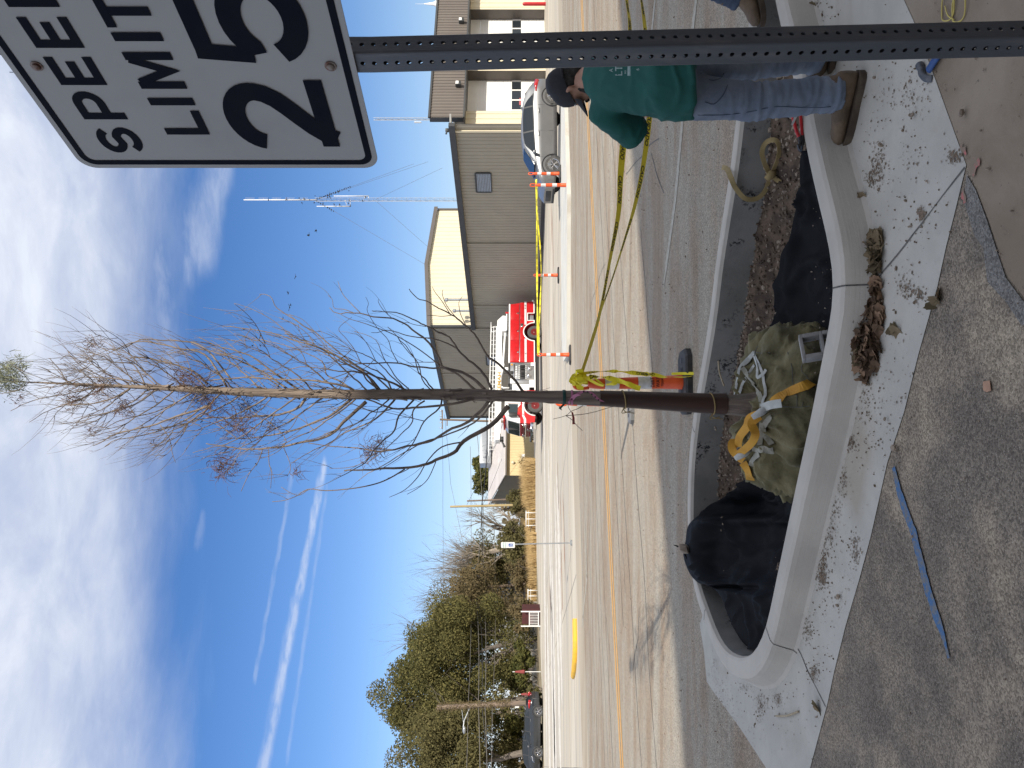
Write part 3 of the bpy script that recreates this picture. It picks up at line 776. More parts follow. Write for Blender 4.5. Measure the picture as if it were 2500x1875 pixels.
# loose loops of the yellow sling, standing off the ball
def loop3(px, wd, m, par=ball, tw=0.0, side=None):
    P = smooth_path([pt(x, y, d) for x, y, d in px], 6); W = []
    for i in range(len(P)):
        t = (P[min(i + 1, len(P) - 1)] - P[max(i - 1, 0)]).normalized()
        v = (O - P[i]).normalized(); a = tw * i / len(P)
        b = v.cross(t).normalized(); W.append((b * math.cos(a) + v * math.sin(a)) * wd)
    mb = MB(); mb.ribbon(P, W, .003); o = mb.build('strap', m); o.parent = par; return o
def rb3(x, y, d): X, Y = RB(x, y); return (X, Y, d)
loop3([rb3(628, 1012, 4.62), rb3(570, 1035, 4.70), rb3(550, 1085, 4.80), rb3(505, 1150, 4.92), rb3(498, 1205, 5.0)], .055, Ym, tw=.7)
loop3([rb3(625, 1020, 4.62), rb3(578, 1065, 4.64), rb3(600, 1130, 4.66), rb3(570, 1190, 4.74), rb3(500, 1250, 4.9)], .052, Ym, tw=-.6)
loop3([rb3(498, 1200, 5.0), rb3(462, 1180, 5.02), rb3(462, 1225, 5.0), rb3(500, 1268, 4.95), rb3(530, 1290, 4.9)], .05, Ym, tw=.5)
loop3([rb3(640, 975, 4.6), rb3(690, 955, 4.52), rb3(758, 945, 4.44)], .05, Wm)
for a in (rb3(632, 1000, 4.60), rb3(525, 1250, 4.90)):
    kb = MB(); c = pt(*a); kb.tube([c + Vector((-.03, 0, .05)), c + Vector((.005, -.02, 0)), c + Vector((.03, 0, -.05))], [.016, .024, .016], 10)
    o = kb.build('knot', Wm, smooth=True); o.parent = ball
for px in (((900, 660), (880, 740), (915, 790), (925, 830)), ((800, 640), (825, 740), (830, 830), (850, 900), (855, 965)), ((620, 600), (610, 640), (690, 650)), ((770, 965), (860, 965), (930, 960)), ((925, 830), (880, 960))):
    q = [on_ball(*RB(*p), .008)[0] for p in px]
    kb = MB(); kb.tube(smooth_path(q, 5), .0022, 5); o = kb.build('wire', M['wire']); o.parent = ball

# trunk
trunk_px = [(-40, 930, 1.2), (0, 931, 2.2), (68, 933, 3.2), (192, 938, 6), (339, 945, 9.5), (400, 948, 12), (510, 953, 17), (626, 958, 20), (740, 961, 22), (852, 963, 24), (1026, 963, 26), (1150, 964, 27), (1240, 966, 28.5), (1349, 969, 31), (1466, 973, 34), (1560, 977, 38), (1640, 981, 41), (1740, 986, 44), (1790, 988, 48), (1830, 990, 58), (1862, 991, 76)]
def tyat(X):
    for a, b in zip(trunk_px, trunk_px[1:]):
        if a[0] <= X <= b[0]:
            k = (X - a[0]) / (b[0] - a[0]); return a[1] + (b[1] - a[1]) * k, a[2] + (b[2] - a[2]) * k
    return trunk_px[-1][1:] if X > 0 else trunk_px[0][1:]
TD = 5.0
tb = MB(); P = []; Rr = []
for i in range(150):
    X = -40 + (1862 + 40) * i / 149; y, w_ = tyat(X); P.append(pt(X, y, TD)); Rr.append(w_ * TD / F / 2)
tb.tube(P, Rr, 26)
nv = []
for q in range(len(tb.v)):
    i = q // 26; c = P[min(i, 149)]; d = tb.v[q] - c; a = math.atan2(d.y, d.x)
    k = 1 + .16 * mnoise.noise((math.cos(a) * 3.2, math.sin(a) * 3.2, c.z * 2.2)) + .10 * mnoise.noise((math.cos(a) * 8, math.sin(a) * 8, c.z * 5)) + .12 * max(0, mnoise.noise((a * 2, c.z * 9, 2)) - .25)
    nv.append(c + d * k)
tb.v = nv
trunk = tb.build('trunk', M['bark'], smooth=True); tpart(trunk)
bk = MB()   # peeling strips and stubs of bark
for _ in range(110):
    X = random.uniform(330, 1350); y, w_ = tyat(X); r = w_ * TD / F / 2; a = random.uniform(0, 6.28); c = pt(X, y, TD)
    d = Vector((math.cos(a), math.sin(a), 0)); p = c + d * r * .98; L = random.uniform(.02, .09)
    bk.ribbon([p, p + Vector((0, 0, -L * .5)) + d * .004, p + Vector((0, 0, -L)) + d * random.uniform(.004, .02)], [Vector((-d.y, d.x, 0)) * random.uniform(.006, .02)] * 3, .002)
tpart(bk.build('loose_bark', M['bark']), trunk)

PXM = TD / F
_rng = random.Random(11)
def twig(mb, p0, d0, L, r, lift=.5, seg_=6, kids=0):
    """a thin shoot that curls upward"""
    P = [p0]; d = d0.normalized(); ax = Vector((_rng.uniform(-1, 1), _rng.uniform(-1, 1), _rng.uniform(-1, 1))) * .16
    for i in range(seg_):
        d = (d + Vector((0, 0, lift / seg_)) + ax * .5 + Vector((_rng.uniform(-.1, .1), _rng.uniform(-.1, .1), _rng.uniform(-.06, .1)))).normalized()
        P.append(P[-1] + d * (L / seg_))
    mb.tube(P, [r * (1 - .7 * i / seg_) for i in range(seg_ + 1)], 5)
    for _ in range(kids):
        i = _rng.randrange(1, seg_); t = (P[i + 1] - P[i]).normalized()
        s = Vector((_rng.uniform(-1, 1), _rng.uniform(-1, 1), _rng.uniform(-.4, .5)))
        twig(mb, P[i], t + s * .8, L * _rng.uniform(.25, .5), r * .6, lift * .8, 4)
    return P
def branch(zone, pts, r0, r1, k, subs=(), twigs=3, parent=None):
    """pts traced in the zone's enlargement; k: how much the branch swings away from (+) or towards (-) the street per metre sideways"""
    mb = MB()
    def conv(pp, k, d0=None):
        out = []
        for i, (x, y) in enumerate(pp):
            X, Y = zone(x, y); lat = abs(Y - tyat(X)[0]) * PXM
            out.append(pt(X, Y, TD + k * lat + (0 if d0 is None else d0 * i)))
        return smooth_path(out, 4)
    base = conv(pts, k)
    n = len(base)
    kf = 1.05 if zone(0, 0)[0] < 300 else 1.0
    rad = [kf * (r0 + (r1 - r0) * (i / (n - 1)) ** .8) * PXM / 2 for i in range(n)]
    base = [p + Vector((mnoise.noise((i * .5, r0, k)), mnoise.noise((i * .5, k, 5)), mnoise.noise((i * .5, 9, r0)))) * .006 for i, p in enumerate(base)]
    mb.tube(base, rad, 7)
    paths = [(base, rad)]
    for sp in subs:
        pp, sr0, sr1 = sp
        q = conv(pp, k, _rng.uniform(-.03, .03)); m_ = len(q)
        rr = [(sr0 + (sr1 - sr0) * i / (m_ - 1)) * PXM / 2 for i in range(m_)]
        mb.tube(q, rr, 5); paths.append((q, rr))
    for q, rr in paths:
        for _ in range(twigs):
            i = _rng.randrange(max(1, len(q) // 5), len(q) - 1); t = (q[i + 1] - q[i]).normalized()
            s = Vector((_rng.uniform(-1, 1), _rng.uniform(-1, 1), _rng.uniform(-.2, .8)))
            twig(mb, q[i], t + s * .9, _rng.uniform(.10, .38), max(.0016, rr[i] * .42), .55, 6, 1 if _rng.random() < .5 else 0)
    o = mb.build('branch', M['branch'], smooth=True); return tpart(o)
R4 = za((800, 700, .22604)); R7 = za((500, 650, .36162)); R2 = za((400, 700, .22604)); R1 = za((0, 800, .22604)); R3 = za((400, 950, .22604))
branch(R4, [(2110, 1130), (1990, 980), (1860, 850), (1720, 735), (1640, 600), (1590, 520), (1500, 430), (1400, 350), (1320, 290), (1200, 230), (1100, 165), (970, 125), (880, 25)], 7, 1.8, -.5,
       [([(1500, 430), (1440, 310), (1420, 220), (1420, 160), (1455, 105)], 2.2, 1), ([(1400, 350), (1290, 210), (1240, 90), (1245, 30)], 2.2, 1), ([(1320, 290), (1230, 150), (1160, 60), (1130, 0)], 2.2, 1), ([(1330, 310), (1230, 320), (1130, 310), (1075, 315)], 1.8, 1)], 0)
branch(R4, [(1775, 1110), (1690, 950), (1600, 850), (1500, 775), (1400, 670), (1330, 560), (1230, 505), (1100, 440), (980, 380), (850, 320), (740, 280), (600, 270), (480, 260)], 7, 1.8, .2,
       [([(1400, 670), (1300, 615), (1140, 560), (1000, 550), (850, 525), (730, 485), (620, 470), (540, 495), (470, 495)], 3.6, 1.2), ([(1060, 430), (940, 410), (850, 385), (800, 410)], 1.8, 1)], 1)
branch(R4, [(1700, 1110), (1580, 1000), (1440, 920), (1250, 870), (1215, 800), (1150, 680), (1050, 560), (950, 490), (830, 400), (700, 345), (500, 320), (350, 285), (200, 285), (80, 280), (20, 225)], 8.5, 1.8, .55,
       [([(350, 280), (260, 190), (170, 90), (130, 0), (110, -60)], 2.4, 1.2), ([(300, 290), (180, 245), (70, 230), (50, 140), (0, 90)], 2.2, 1), ([(1210, 850), (1060, 730), (900, 620), (700, 510), (520, 440), (380, 390), (230, 345), (130, 290)], 3.2, 1.2), ([(700, 345), (600, 250), (550, 170), (548, 135)], 2, 1)], 1)
branch(R4, [(1590, 1110), (1480, 1010), (1380, 930), (1250, 880), (1100, 880), (900, 860), (750, 825), (500, 825), (300, 835), (120, 840)], 6.5, 2.4, .3,
       [([(760, 820), (690, 690), (650, 570), (540, 450), (430, 270), (440, 180), (410, 110)], 2.2, 1), ([(525, 815), (440, 640), (350, 520), (295, 480)], 2, 1), ([(360, 830), (290, 680), (200, 560), (120, 450), (260, 330)], 2.2, 1)], 1)
branch(R4, [(1170, 1150), (1070, 1020), (980, 920), (940, 780), (860, 660), (760, 550), (650, 430)], 4, 1.2, -.4, [], 2)
branch(R4, [(870, 1140), (700, 1040), (560, 985), (400, 935), (250, 915), (120, 910), (0, 890), (-300, 870), (-620, 960)], 6, 1.5, -.6, [([(250, 915), (130, 960), (-20, 1010), (-200, 1080)], 2.6, 1.2)], 2)
branch(R4, [(600, 1140), (450, 1030), (370, 930), (230, 850), (100, 790), (0, 735), (-140, 660), (-270, 640), (-420, 480)], 4.6, 1.5, .3, [], 3)
branch(R4, [(700, 1140), (650, 1020), (560, 930), (430, 860), (200, 760), (0, 655), (-150, 500), (-420, 300)], 4.6, 1.2, .7, [], 3)
branch(R7, [(2050, 945), (1930, 1075), (1750, 1180), (1680, 1260), (1560, 1310), (1440, 1350), (1220, 1365), (1080, 1375), (940, 1380)], 13, 3.2, -.35,
       [([(1750, 1185), (1600, 1220), (1500, 1320), (1440, 1420), (1350, 1510), (1245, 1560)], 4, 1.2), ([(1350, 1370), (1250, 1430), (1150, 1470), (1000, 1500), (820, 1515), (700, 1505), (620, 1550), (540, 1580), (455, 1590)], 3.6, 1.4),
        ([(1560, 1320), (1510, 1430), (1450, 1490), (1365, 1540)], 2.4, 1.2), ([(700, 1505), (640, 1545), (580, 1530), (515, 1490)], 1.8, 1.2)], 1)
branch(R7, [(1920, 905), (1850, 990), (1760, 1060), (1640, 1110), (1530, 1180), (1400, 1210), (1250, 1240), (1160, 1250), (1060, 1230), (900, 1220), (700, 1190)], 9, 2, .35, [([(1160, 1250), (1060, 1330), (960, 1360), (840, 1365)], 2.4, 1.2)], 3)
branch(R7, [(1945, 905), (1880, 1000), (1790, 1070), (1600, 1150), (1450, 1200), (1250, 1320), (1100, 1400), (1040, 1450)], 6, 1.4, .7, [], 3)
branch(R7, [(1870, 875), (1740, 915), (1600, 940), (1400, 955), (1270, 960), (1100, 900), (960, 870), (840, 820)], 8, 2.2, -.9, [([(1270, 960), (1150, 985), (1000, 930), (860, 870)], 3, 1.2)], 1)
branch(R7, [(1600, 905), (1580, 960), (1480, 1050), (1420, 1170), (1340, 1270), (1180, 1380)], 5, 1.4, -.5, [([(1480, 1045), (1330, 1010), (1200, 980)], 2.2, 1.2)], 2)
branch(R7, [(1085, 915), (960, 1030), (880, 1110), (800, 1160), (650, 1190), (500, 1220), (320, 1235), (150, 1220), (10, 1195)], 9.5, 2.2, -.25,
       [([(390, 1235), (360, 1320), (300, 1400), (245, 1520)], 2.4, 1.4), ([(430, 1235), (435, 1340), (450, 1380), (445, 1500)], 2.2, 1.2), ([(530, 1220), (580, 1350), (555, 1420)], 2, 1.2), ([(245, 1240), (210, 1300), (190, 1345)], 1.8, 1)], 2)
branch(R7, [(990, 895), (890, 980), (800, 1030), (620, 1100), (450, 1140), (300, 1160), (100, 1160)], 8, 1.8, .3, [], 4)
branch(R7, [(690, 880), (620, 960), (500, 1000), (350, 1015), (150, 1025), (0, 1025), (-200, 1090)], 7, 2, .5, [], 4)
branch(R7, [(1285, 895), (1200, 990), (1100, 1060), (950, 1120), (850, 1190), (700, 1260), (580, 1330)], 5.5, 1.4, .6, [], 3)
branch(R7, [(1410, 905), (1310, 1010), (1280, 1110), (1200, 1180), (1130, 1260), (1080, 1330), (950, 1400), (880, 1440)], 5, 1.4, -.7, [], 3)
branch(R7, [(1485, 905), (1410, 970), (1400, 1050), (1330, 1130), (1200, 1250), (1090, 1330)], 4.5, 1.4, .2, [], 3)
branch(R7, [(1060, 875), (1000, 840), (940, 810), (750, 770), (500, 765), (250, 755), (0, 770)], 7.5, 2.4, -.8, [], 3)
branch(R7, [(1190, 845), (1110, 750), (1000, 680), (850, 590), (700, 520), (540, 450)], 6, 1.6, -.2, [([(850, 590), (700, 560), (580, 565), (500, 550)], 2.4, 1), ([(690, 520), (640, 440), (632, 390)], 1.8, 1)], 2)
branch(R7, [(1020, 845), (900, 770), (820, 730), (790, 640), (560, 540), (360, 490)], 5, 1.4, .4, [], 3)
branch(R7, [(1170, 840), (1090, 730), (980, 650), (800, 560), (600, 500), (400, 440), (180, 410), (120, 405)], 6.5, 1.6, .6, [([(600, 500), (480, 380), (320, 290), (200, 250)], 2.4, 1), ([(310, 425), (270, 490), (285, 560)], 1.8, 1)], 3)
branch(R7, [(640, 840), (480, 730), (300, 600), (120, 550), (-40, 480)], 6, 1.6, -.3, [], 4)
branch(R7, [(560, 830), (400, 720), (250, 640), (100, 590), (-80, 560), (-260, 600)], 5.5, 1.4, .6, [], 4)
branch(R7, [(1260, 845), (1150, 740), (950, 620), (750, 450), (630, 380), (490, 280), (440, 200), (370, 190)], 4.6, 1.4, .1, [([(750, 450), (660, 360), (570, 325)], 1.8, 1)], 1)
branch(R7, [(1400, 850), (1300, 760), (1220, 640), (1150, 500), (1010, 440)], 3.5, 1.2, .8, [], 2)
branch(R7, [(1540, 860), (1470, 760), (1430, 640), (1330, 530), (1300, 470)], 3.5, 1.2, -.8, [], 2)
branch(R1, [(2240, 620), (2150, 520), (2000, 430), (1700, 350), (1560, 320), (1400, 325)], 5.5, 3, -.3, [], 3)
branch(R1, [(1900, 640), (1580, 610), (1300, 555), (1000, 540), (900, 535), (700, 590), (520, 650)], 4.4, 1.4, -.8, [], 3)
branch(R1, [(2450, 640), (2212, 290), (1900, 220), (1600, 150), (1400, 170), (1250, 240), (1150, 285)], 5, 1.5, .3, [([(1900, 220), (1700, 170), (1500, 125)], 2, 1)], 3)
branch(R1, [(2500, 560), (2212, 220), (1950, 145), (1700, 130), (1500, 135), (1300, 230), (1080, 210), (990, 75)], 4.5, 1.3, .8, [], 3)
branch(R1, [(1570, 640), (1480, 440), (1380, 380), (1230, 375), (1080, 335)], 3.6, 1.3, .5, [([(1230, 375), (1160, 300)], 1.4, .9)], 3)
branch(R1, [(1400, 640), (1330, 560), (1130, 490), (950, 340)], 3.4, 1.4, -.5, [([(1200, 500), (1000, 400), (860, 360), (740, 260)], 2, 1.2)], 3)
branch(R1, [(1200, 630), (1150, 560), (900, 430), (740, 300), (650, 350)], 3.2, 1.3, .6, [([(1000, 470), (870, 380), (760, 300), (735, 250)], 1.8, 1.2)], 2)
branch(R1, [(900, 625), (740, 600), (640, 450), (580, 380), (530, 330)], 3, 1.4, .2, [([(740, 600), (690, 530), (560, 410)], 1.8, 1.2), ([(720, 570), (620, 540), (550, 505)], 1.5, 1)], 2)
branch(R1, [(2240, 850), (2200, 870), (1900, 960), (1700, 1040), (1450, 1100), (1230, 1150), (1100, 1230), (1000, 1280)], 6, 1.8, -.4, [([(1730, 1050), (1830, 1200), (1860, 1350), (1895, 1455)], 2, 1.2), ([(1830, 1200), (1760, 1305)], 1.6, 1)], 3)
branch(R1, [(2250, 840), (2170, 870), (2000, 1000), (1700, 1120), (1420, 1185), (1250, 1210), (1130, 1280)], 4.6, 1.5, .3, [([(2000, 1000), (2180, 1080), (2100, 1190), (1990, 1335)], 2, 1)], 3)
branch(R1, [(2180, 670), (2100, 690), (1900, 810), (1600, 930), (1300, 1000), (1140, 1080)], 4.4, 1.5, .7, [], 4)
branch(R1, [(1760, 650), (1700, 670), (1500, 800), (1300, 880), (1000, 950), (880, 980), (820, 1060)], 4, 1.4, -.3, [], 3)
branch(R1, [(1400, 660), (1360, 690), (1230, 760), (970, 825), (670, 835)], 5, 2.0, -.5, [([(960, 830), (900, 930), (880, 990)], 1.8, 1.2), ([(700, 840), (600, 930), (590, 990)], 1.8, 1.2)], 3)
branch(R1, [(1060, 640), (1000, 660), (700, 720), (420, 770), (250, 830), (110, 900)], 3.2, 1.4, .2, [([(420, 765), (330, 710), (250, 650)], 1.5, 1)], 2)
branch(R1, [(1060, 640), (1030, 660), (870, 770), (640, 850), (480, 920), (310, 1020)], 3.2, 1.4, .6, [], 2)
branch(R1, [(740, 600), (600, 640), (500, 640), (370, 670)], 2, 1.2, -.3, [], 2)
# further limbs in the upper half, rising and curling at the tips
def free_limb(Xb, side, ln, r0, k):
    y0, w_ = tyat(Xb); pts = []; ang = R(_rng.uniform(30, 48)); x, y = Xb, y0
    for i in range(9):
        pts.append((x, y)); a = ang * (1 - .62 * sst(0, 1, i / 8)) + R(_rng.uniform(-7, 7)); st_ = ln / 8
        x -= math.cos(a) * st_; y += side * math.sin(a) * st_
    subs = []
    for _ in range(4):
        i = _rng.randrange(2, 7); x, y = pts[i]; sp_ = [(x, y)]; sd = side * (1 if _rng.random() < .65 else -1); a = R(_rng.uniform(35, 75)); L2 = ln * _rng.uniform(.25, .5)
        for j in range(5):
            x -= math.cos(a) * L2 / 5; y += sd * math.sin(a) * L2 / 5; a *= _rng.uniform(.6, .95); sp_.append((x, y))
        subs.append((sp_, r0 * .45, 1.1))
    branch(lambda x, y: (x, y), pts, r0, 1.2, k, subs, 3)
for j, (Xb, ln) in enumerate(((905, 330), (880, 380), (840, 360), (800, 400), (770, 330), (735, 400), (700, 330), (665, 380), (640, 310), (600, 370), (575, 300), (545, 340), (510, 300), (480, 330), (455, 260), (430, 300), (400, 250), (370, 270), (345, 210), (320, 230), (295, 180), (265, 170), (240, 130), (960, 300), (1000, 280))):
    free_limb(Xb, 1 if j % 2 else -1, ln * _rng.uniform(.66, .9), 2.0 + 2.6 * min(1, ln / 380), _rng.uniform(-.9, .9))
# fine shoots along the upper stem
fs = MB()
for _ in range(46):
    X = _rng.uniform(150, 900); y, w_ = tyat(X); c = pt(X, y, TD); a = _rng.uniform(0, 6.28)
    twig(fs, c, Vector((math.cos(a), math.sin(a), _rng.uniform(.5, 1.1))), _rng.uniform(.18, .55) * (1 if X > 350 else .7), .0035, .7, 8, 2)
tpart(fs.build('shoots', M['branch'], smooth=True))
# tufts of dry needles
def tuft(mb, c, r, n, up=.25, wd=.0032):
    for _ in range(n):
        d = Vector((_rng.gauss(0, 1), _rng.gauss(0, 1), _rng.gauss(up, .9))).normalized(); s = c + Vector((_rng.gauss(0, .35), _rng.gauss(0, .35), _rng.gauss(0, .35))) * r
        L = r * _rng.uniform(.35, .9); e = s + d * L + Vector((0, 0, -.25 * L)); mid = (s + e) / 2 + Vector((_rng.uniform(-.1, .1), _rng.uniform(-.1, .1), .12)) * L
        wv = d.orthogonal().normalized() * wd
        mb.ribbon([s, mid, e], [wv, wv * 1.2, wv * .3])
nd = MB()
for z_, x, y, r, n in ((R1, 1330, 870, .085, 120), (R1, 760, 790, .10, 110), (R1, 1130, 590, .09, 90), (R1, 1080, 700, .08, 80), (R1, 1030, 170, .07, 70), (R1, 960, 215, .06, 50), (R1, 1980, 520, .10, 110), (R1, 2100, 560, .09, 70), (R1, 2130, 730, .10, 80),
                       (R7, 290, 940, .12, 120), (R7, 140, 1350, .13, 170), (R7, 60, 960, .11, 70), (R7, 190, 1090, .11, 80), (R7, 270, 1080, .10, 100), (R7, 1120, 1250, .11, 130), (R7, 1190, 1200, .09, 70), (R7, 440, 1070, .09, 60), (R7, 620, 1390, .07, 45), (R7, 10, 880, .12, 120), (R1, 985, 1110, .06, 40), (R1, 1650, 1240, .04, 30), (R1, 220, 760, .05, 30), (R1, 190, 800, .05, 30)):
    X, Y = z_(x, y); tuft(nd, pt(X, Y, TD + _rng.uniform(-.25, .25)), r, n)
tpart(nd.build('needles', M['needle']))
ng = MB()
for x, y, r, n in ((30, 430, .10, 130), (110, 500, .10, 120), (180, 400, .10, 130), (40, 560, .09, 100), (90, 640, .08, 90), (190, 630, .07, 70), (-60, 500, .12, 140), (210, 560, .06, 60)):
    X, Y = R1(x, y); tuft(ng, pt(X, Y, TD + _rng.uniform(-.1, .1)), r, n, wd=.004)
tpart(ng.build('needles', M['needle_green']))
lt = MB()
for px in (((320, 585), (270, 520), (200, 450), (130, 400)), ((200, 585), (130, 550), (90, 450), (40, 420)), ((310, 595), (250, 640), (150, 690), (0, 712)), ((100, 585), (40, 540), (-40, 480))):
    lt.tube(smooth_path([pt(*R1(*q), TD) for q in px], 4), .002, 5)
tpart(lt.build('shoots', M['branch']))
# trunk wrap, twine, ties and flagging
wr = MB(); P = []; Rr = []
for i in range(26):
    X = 1464 + (1772 - 1464) * i / 25; y, w_ = tyat(X); P.append(pt(X, y, TD)); Rr.append(w_ * PXM / 2 * 1.06 + .003)
n0 = len(P); wr.tube(P, Rr, 28)
for q in range(len(wr.v)):
    i = q // 28; c = P[min(i, n0 - 1)]; d = wr.v[q] - c; a = math.atan2(d.y, d.x); wr.v[q] = c + d * (1 + .05 * mnoise.noise((math.cos(a) * 2, math.sin(a) * 2, c.z * 2)) + .03 * math.sin(a * 5 + 1))
wrap = wr.build('trunk_wrap', M['wrap'], auto=50); tpart(wrap)
for X in (1522, 1737):
    y, w_ = tyat(X); c = pt(X, y, TD); r = w_ * PXM / 2 * 1.06 + .007; tw = MB()
    tw.tube([c + Vector((math.cos(a) * r, math.sin(a) * r, .010 * math.sin(a + 1))) for a in [2 * math.pi * k / 28 for k in range(29)]], .0045, 6)
    e = c + Vector((-r, -.01, 0)); tw.tube(smooth_path([e, e + Vector((-.02, -.01, -.01)), e + Vector((-.03, -.005, -.07))], 4), .003, 5); tw.tube(smooth_path([e, e + Vector((-.03, .0, .01)), e + Vector((-.015, -.01, -.05))], 4), .003, 5)
    tpart(tw.build('twine', M['twine'], smooth=True), wrap)
def band(X, m, h, name):
    y, w_ = tyat(X); c = pt(X, y, TD); r = w_ * PXM / 2 * 1.08 + .002; b = MB()
    b.lathe([(r, -h / 2), (r + .002, 0), (r, h / 2)], c, 24, caps=False); return tpart(b.build(name, m, smooth=True)), c, r
RQ = za((1350, 850, .18083))
gt, c, r = band(1377, M['green_tie'], .020, 'green_tie')
e = MB(); q = pt(*RQ(150, 755), TD - .06); e.ribbon([q, q + Vector((-.012, -.004, .012)), q + Vector((-.03, -.004, .03)), q + Vector((-.038, 0, .018)), q + Vector((-.015, 0, .03))], Vector((.006, .0, .012)), .002); tpart(e.build('tie_end', M['green_tie']), gt)
pk_, c, r = band(1396, M['pink'], .014, 'flagging_ribbon')
f_ = MB(); f_.ribbon(smooth_path([pt(*RQ(255, 690), 4.93), pt(*RQ(290, 650), 4.92), pt(*RQ(370, 600), 4.91), pt(*RQ(460, 575), 4.91), pt(*RQ(540, 620), 4.91), pt(*RQ(600, 680), 4.915), pt(*RQ(672, 722), 4.92)], 4), [Vector((.004, -.004, .028))] * 25, .001)
f_.ribbon(smooth_path([pt(*RQ(255, 690), 4.93), pt(*RQ(300, 640), 4.91), pt(*RQ(355, 628), 4.90)], 4), Vector((.010, 0, .022)), .001)
f_.ribbon(smooth_path([pt(*RQ(250, 690), 4.93), pt(*RQ(225, 720), 4.92), pt(*RQ(212, 755), 4.93)], 4), Vector((.012, 0, .008)), .001)
fl = tpart(f_.build('ribbon_tail', M['pink']), pk_)
dt = MB()
for x, y in ((415, 588), (468, 592), (525, 622), (570, 660), (615, 700), (255, 688)):
    c = pt(*RQ(x, y), 4.905); dt.lathe([(.0001, 0), (.0055, .0004)], c, 10, Matrix.Rotation(R(90), 3, 'X'), False)
tpart(dt.build('dots', M['ink']), pk_)
tg = MB(); tg.prism([pt(*RQ(*q), 4.93) for q in ((248, 865), (270, 862), (292, 940), (296, 1028), (262, 1028), (262, 940))], (0, .001, 0)); tpart(tg.build('red_tag', M['red_tag']), pk_)
tgw = MB()
for px in (((405, 775), (330, 820), (250, 850), (170, 912), (0, 958)), ((170, 912), (330, 900), (450, 885), (600, 850), (730, 810), (850, 780)), ((180, 915), (260, 970), (320, 1040), (400, 1115)), ((200, 740), (210, 800), (250, 865))):
    tgw.tube(smooth_path([pt(*RQ(*q), 4.93) for q in px], 5), [.0026 - .0012 * i / (len(px) * 5) for i in range((len(px) - 1) * 5 + 1)], 5)
tpart(tgw.build('shoots', M['branch'], smooth=True))
# ------------------------------------------------------------------ speed limit sign
def hang(o, root):
    o.parent = root
    o.matrix_parent_inverse = (Matrix.Translation(root.location) @ root.rotation_euler.to_matrix().to_4x4()).inverted(); return o
M['sign_face'] = mat('sign_sheeting', (.335, .338, .335), .6, (.295, .297, .296), 3, detail=7, lo=.45, hi=.75)
M['sign_ink'] = mat('sign_ink', (.006, .008, .016), .8, (.009, .011, .018), 12, spec=.08)
M['post_steel'] = mat('post_steel', (.085, .094, .108), .5, (.13, .132, .14), 9, detail=7, lo=.5, hi=.75, metal=.35, bump=.15, bscale=70, stretch=(3, 3, .6))
M['rust'] = mat('rusty_bolt', (.14, .07, .05), .6, (.26, .23, .21), 60, metal=.5)
EX = Vector((.448, -.894, 0)); NZ = Vector((-.894, -.448, 0)); UP = Vector((0, 0, 1))
S0 = Vector((.555, 1.975, 1.9625))
SW, SHT = .61, .762
SIGN = thing('speed_limit_sign', 'white speed limit sign reading SPEED LIMIT 25 on a perforated square steel post', 'sign', (.773, 1.70, 0))
def rrect(x0, y0, x1, y1, r, n=8):
    out = []
    for cx, cy, a0 in ((x1 - r, y1 - r, 0), (x0 + r, y1 - r, 90), (x0 + r, y0 + r, 180), (x1 - r, y0 + r, 270)):
        for k in range(n + 1):
            a = R(a0 + 90 * k / n); out.append((cx + r * math.cos(a), cy + r * math.sin(a)))
    return out
def sp(s, z, l=0.0): return S0 + EX * s + UP * z + NZ * l
pb = MB(); pb.prism([sp(*q) for q in rrect(0, 0, SW, SHT, .040)], -NZ * .003)
panel = hang(pb.build('sign_panel', M['sign_face'], auto=40), SIGN)
bd = MB(); o_ = rrect(.013, .013, SW - .013, SHT - .013, .033); i_ = rrect(.029, .029, SW - .029, SHT - .029, .020); n_ = len(o_)
bd.add([sp(*q, .0008) for q in o_] + [sp(*q, .0008) for q in i_], [(k, (k + 1) % n_, n_ + (k + 1) % n_, n_ + k) for k in range(n_)])
bo = bd.build('border', M['sign_ink']); bo.parent = panel
lt = MB()
SKN = [0]
def sk(pts, wd):
    SKN[0] += 1; stroke(lt, pts, wd, S0, EX, UP, NZ * (.0009 + .00006 * SKN[0]))
def arc(cx, cy, rx, ry, a0, a1, n=14): return [(cx + rx * math.cos(R(a0 + (a1 - a0) * k / n)), cy + ry * math.sin(R(a0 + (a1 - a0) * k / n))) for k in range(n + 1)]
W1 = .0205
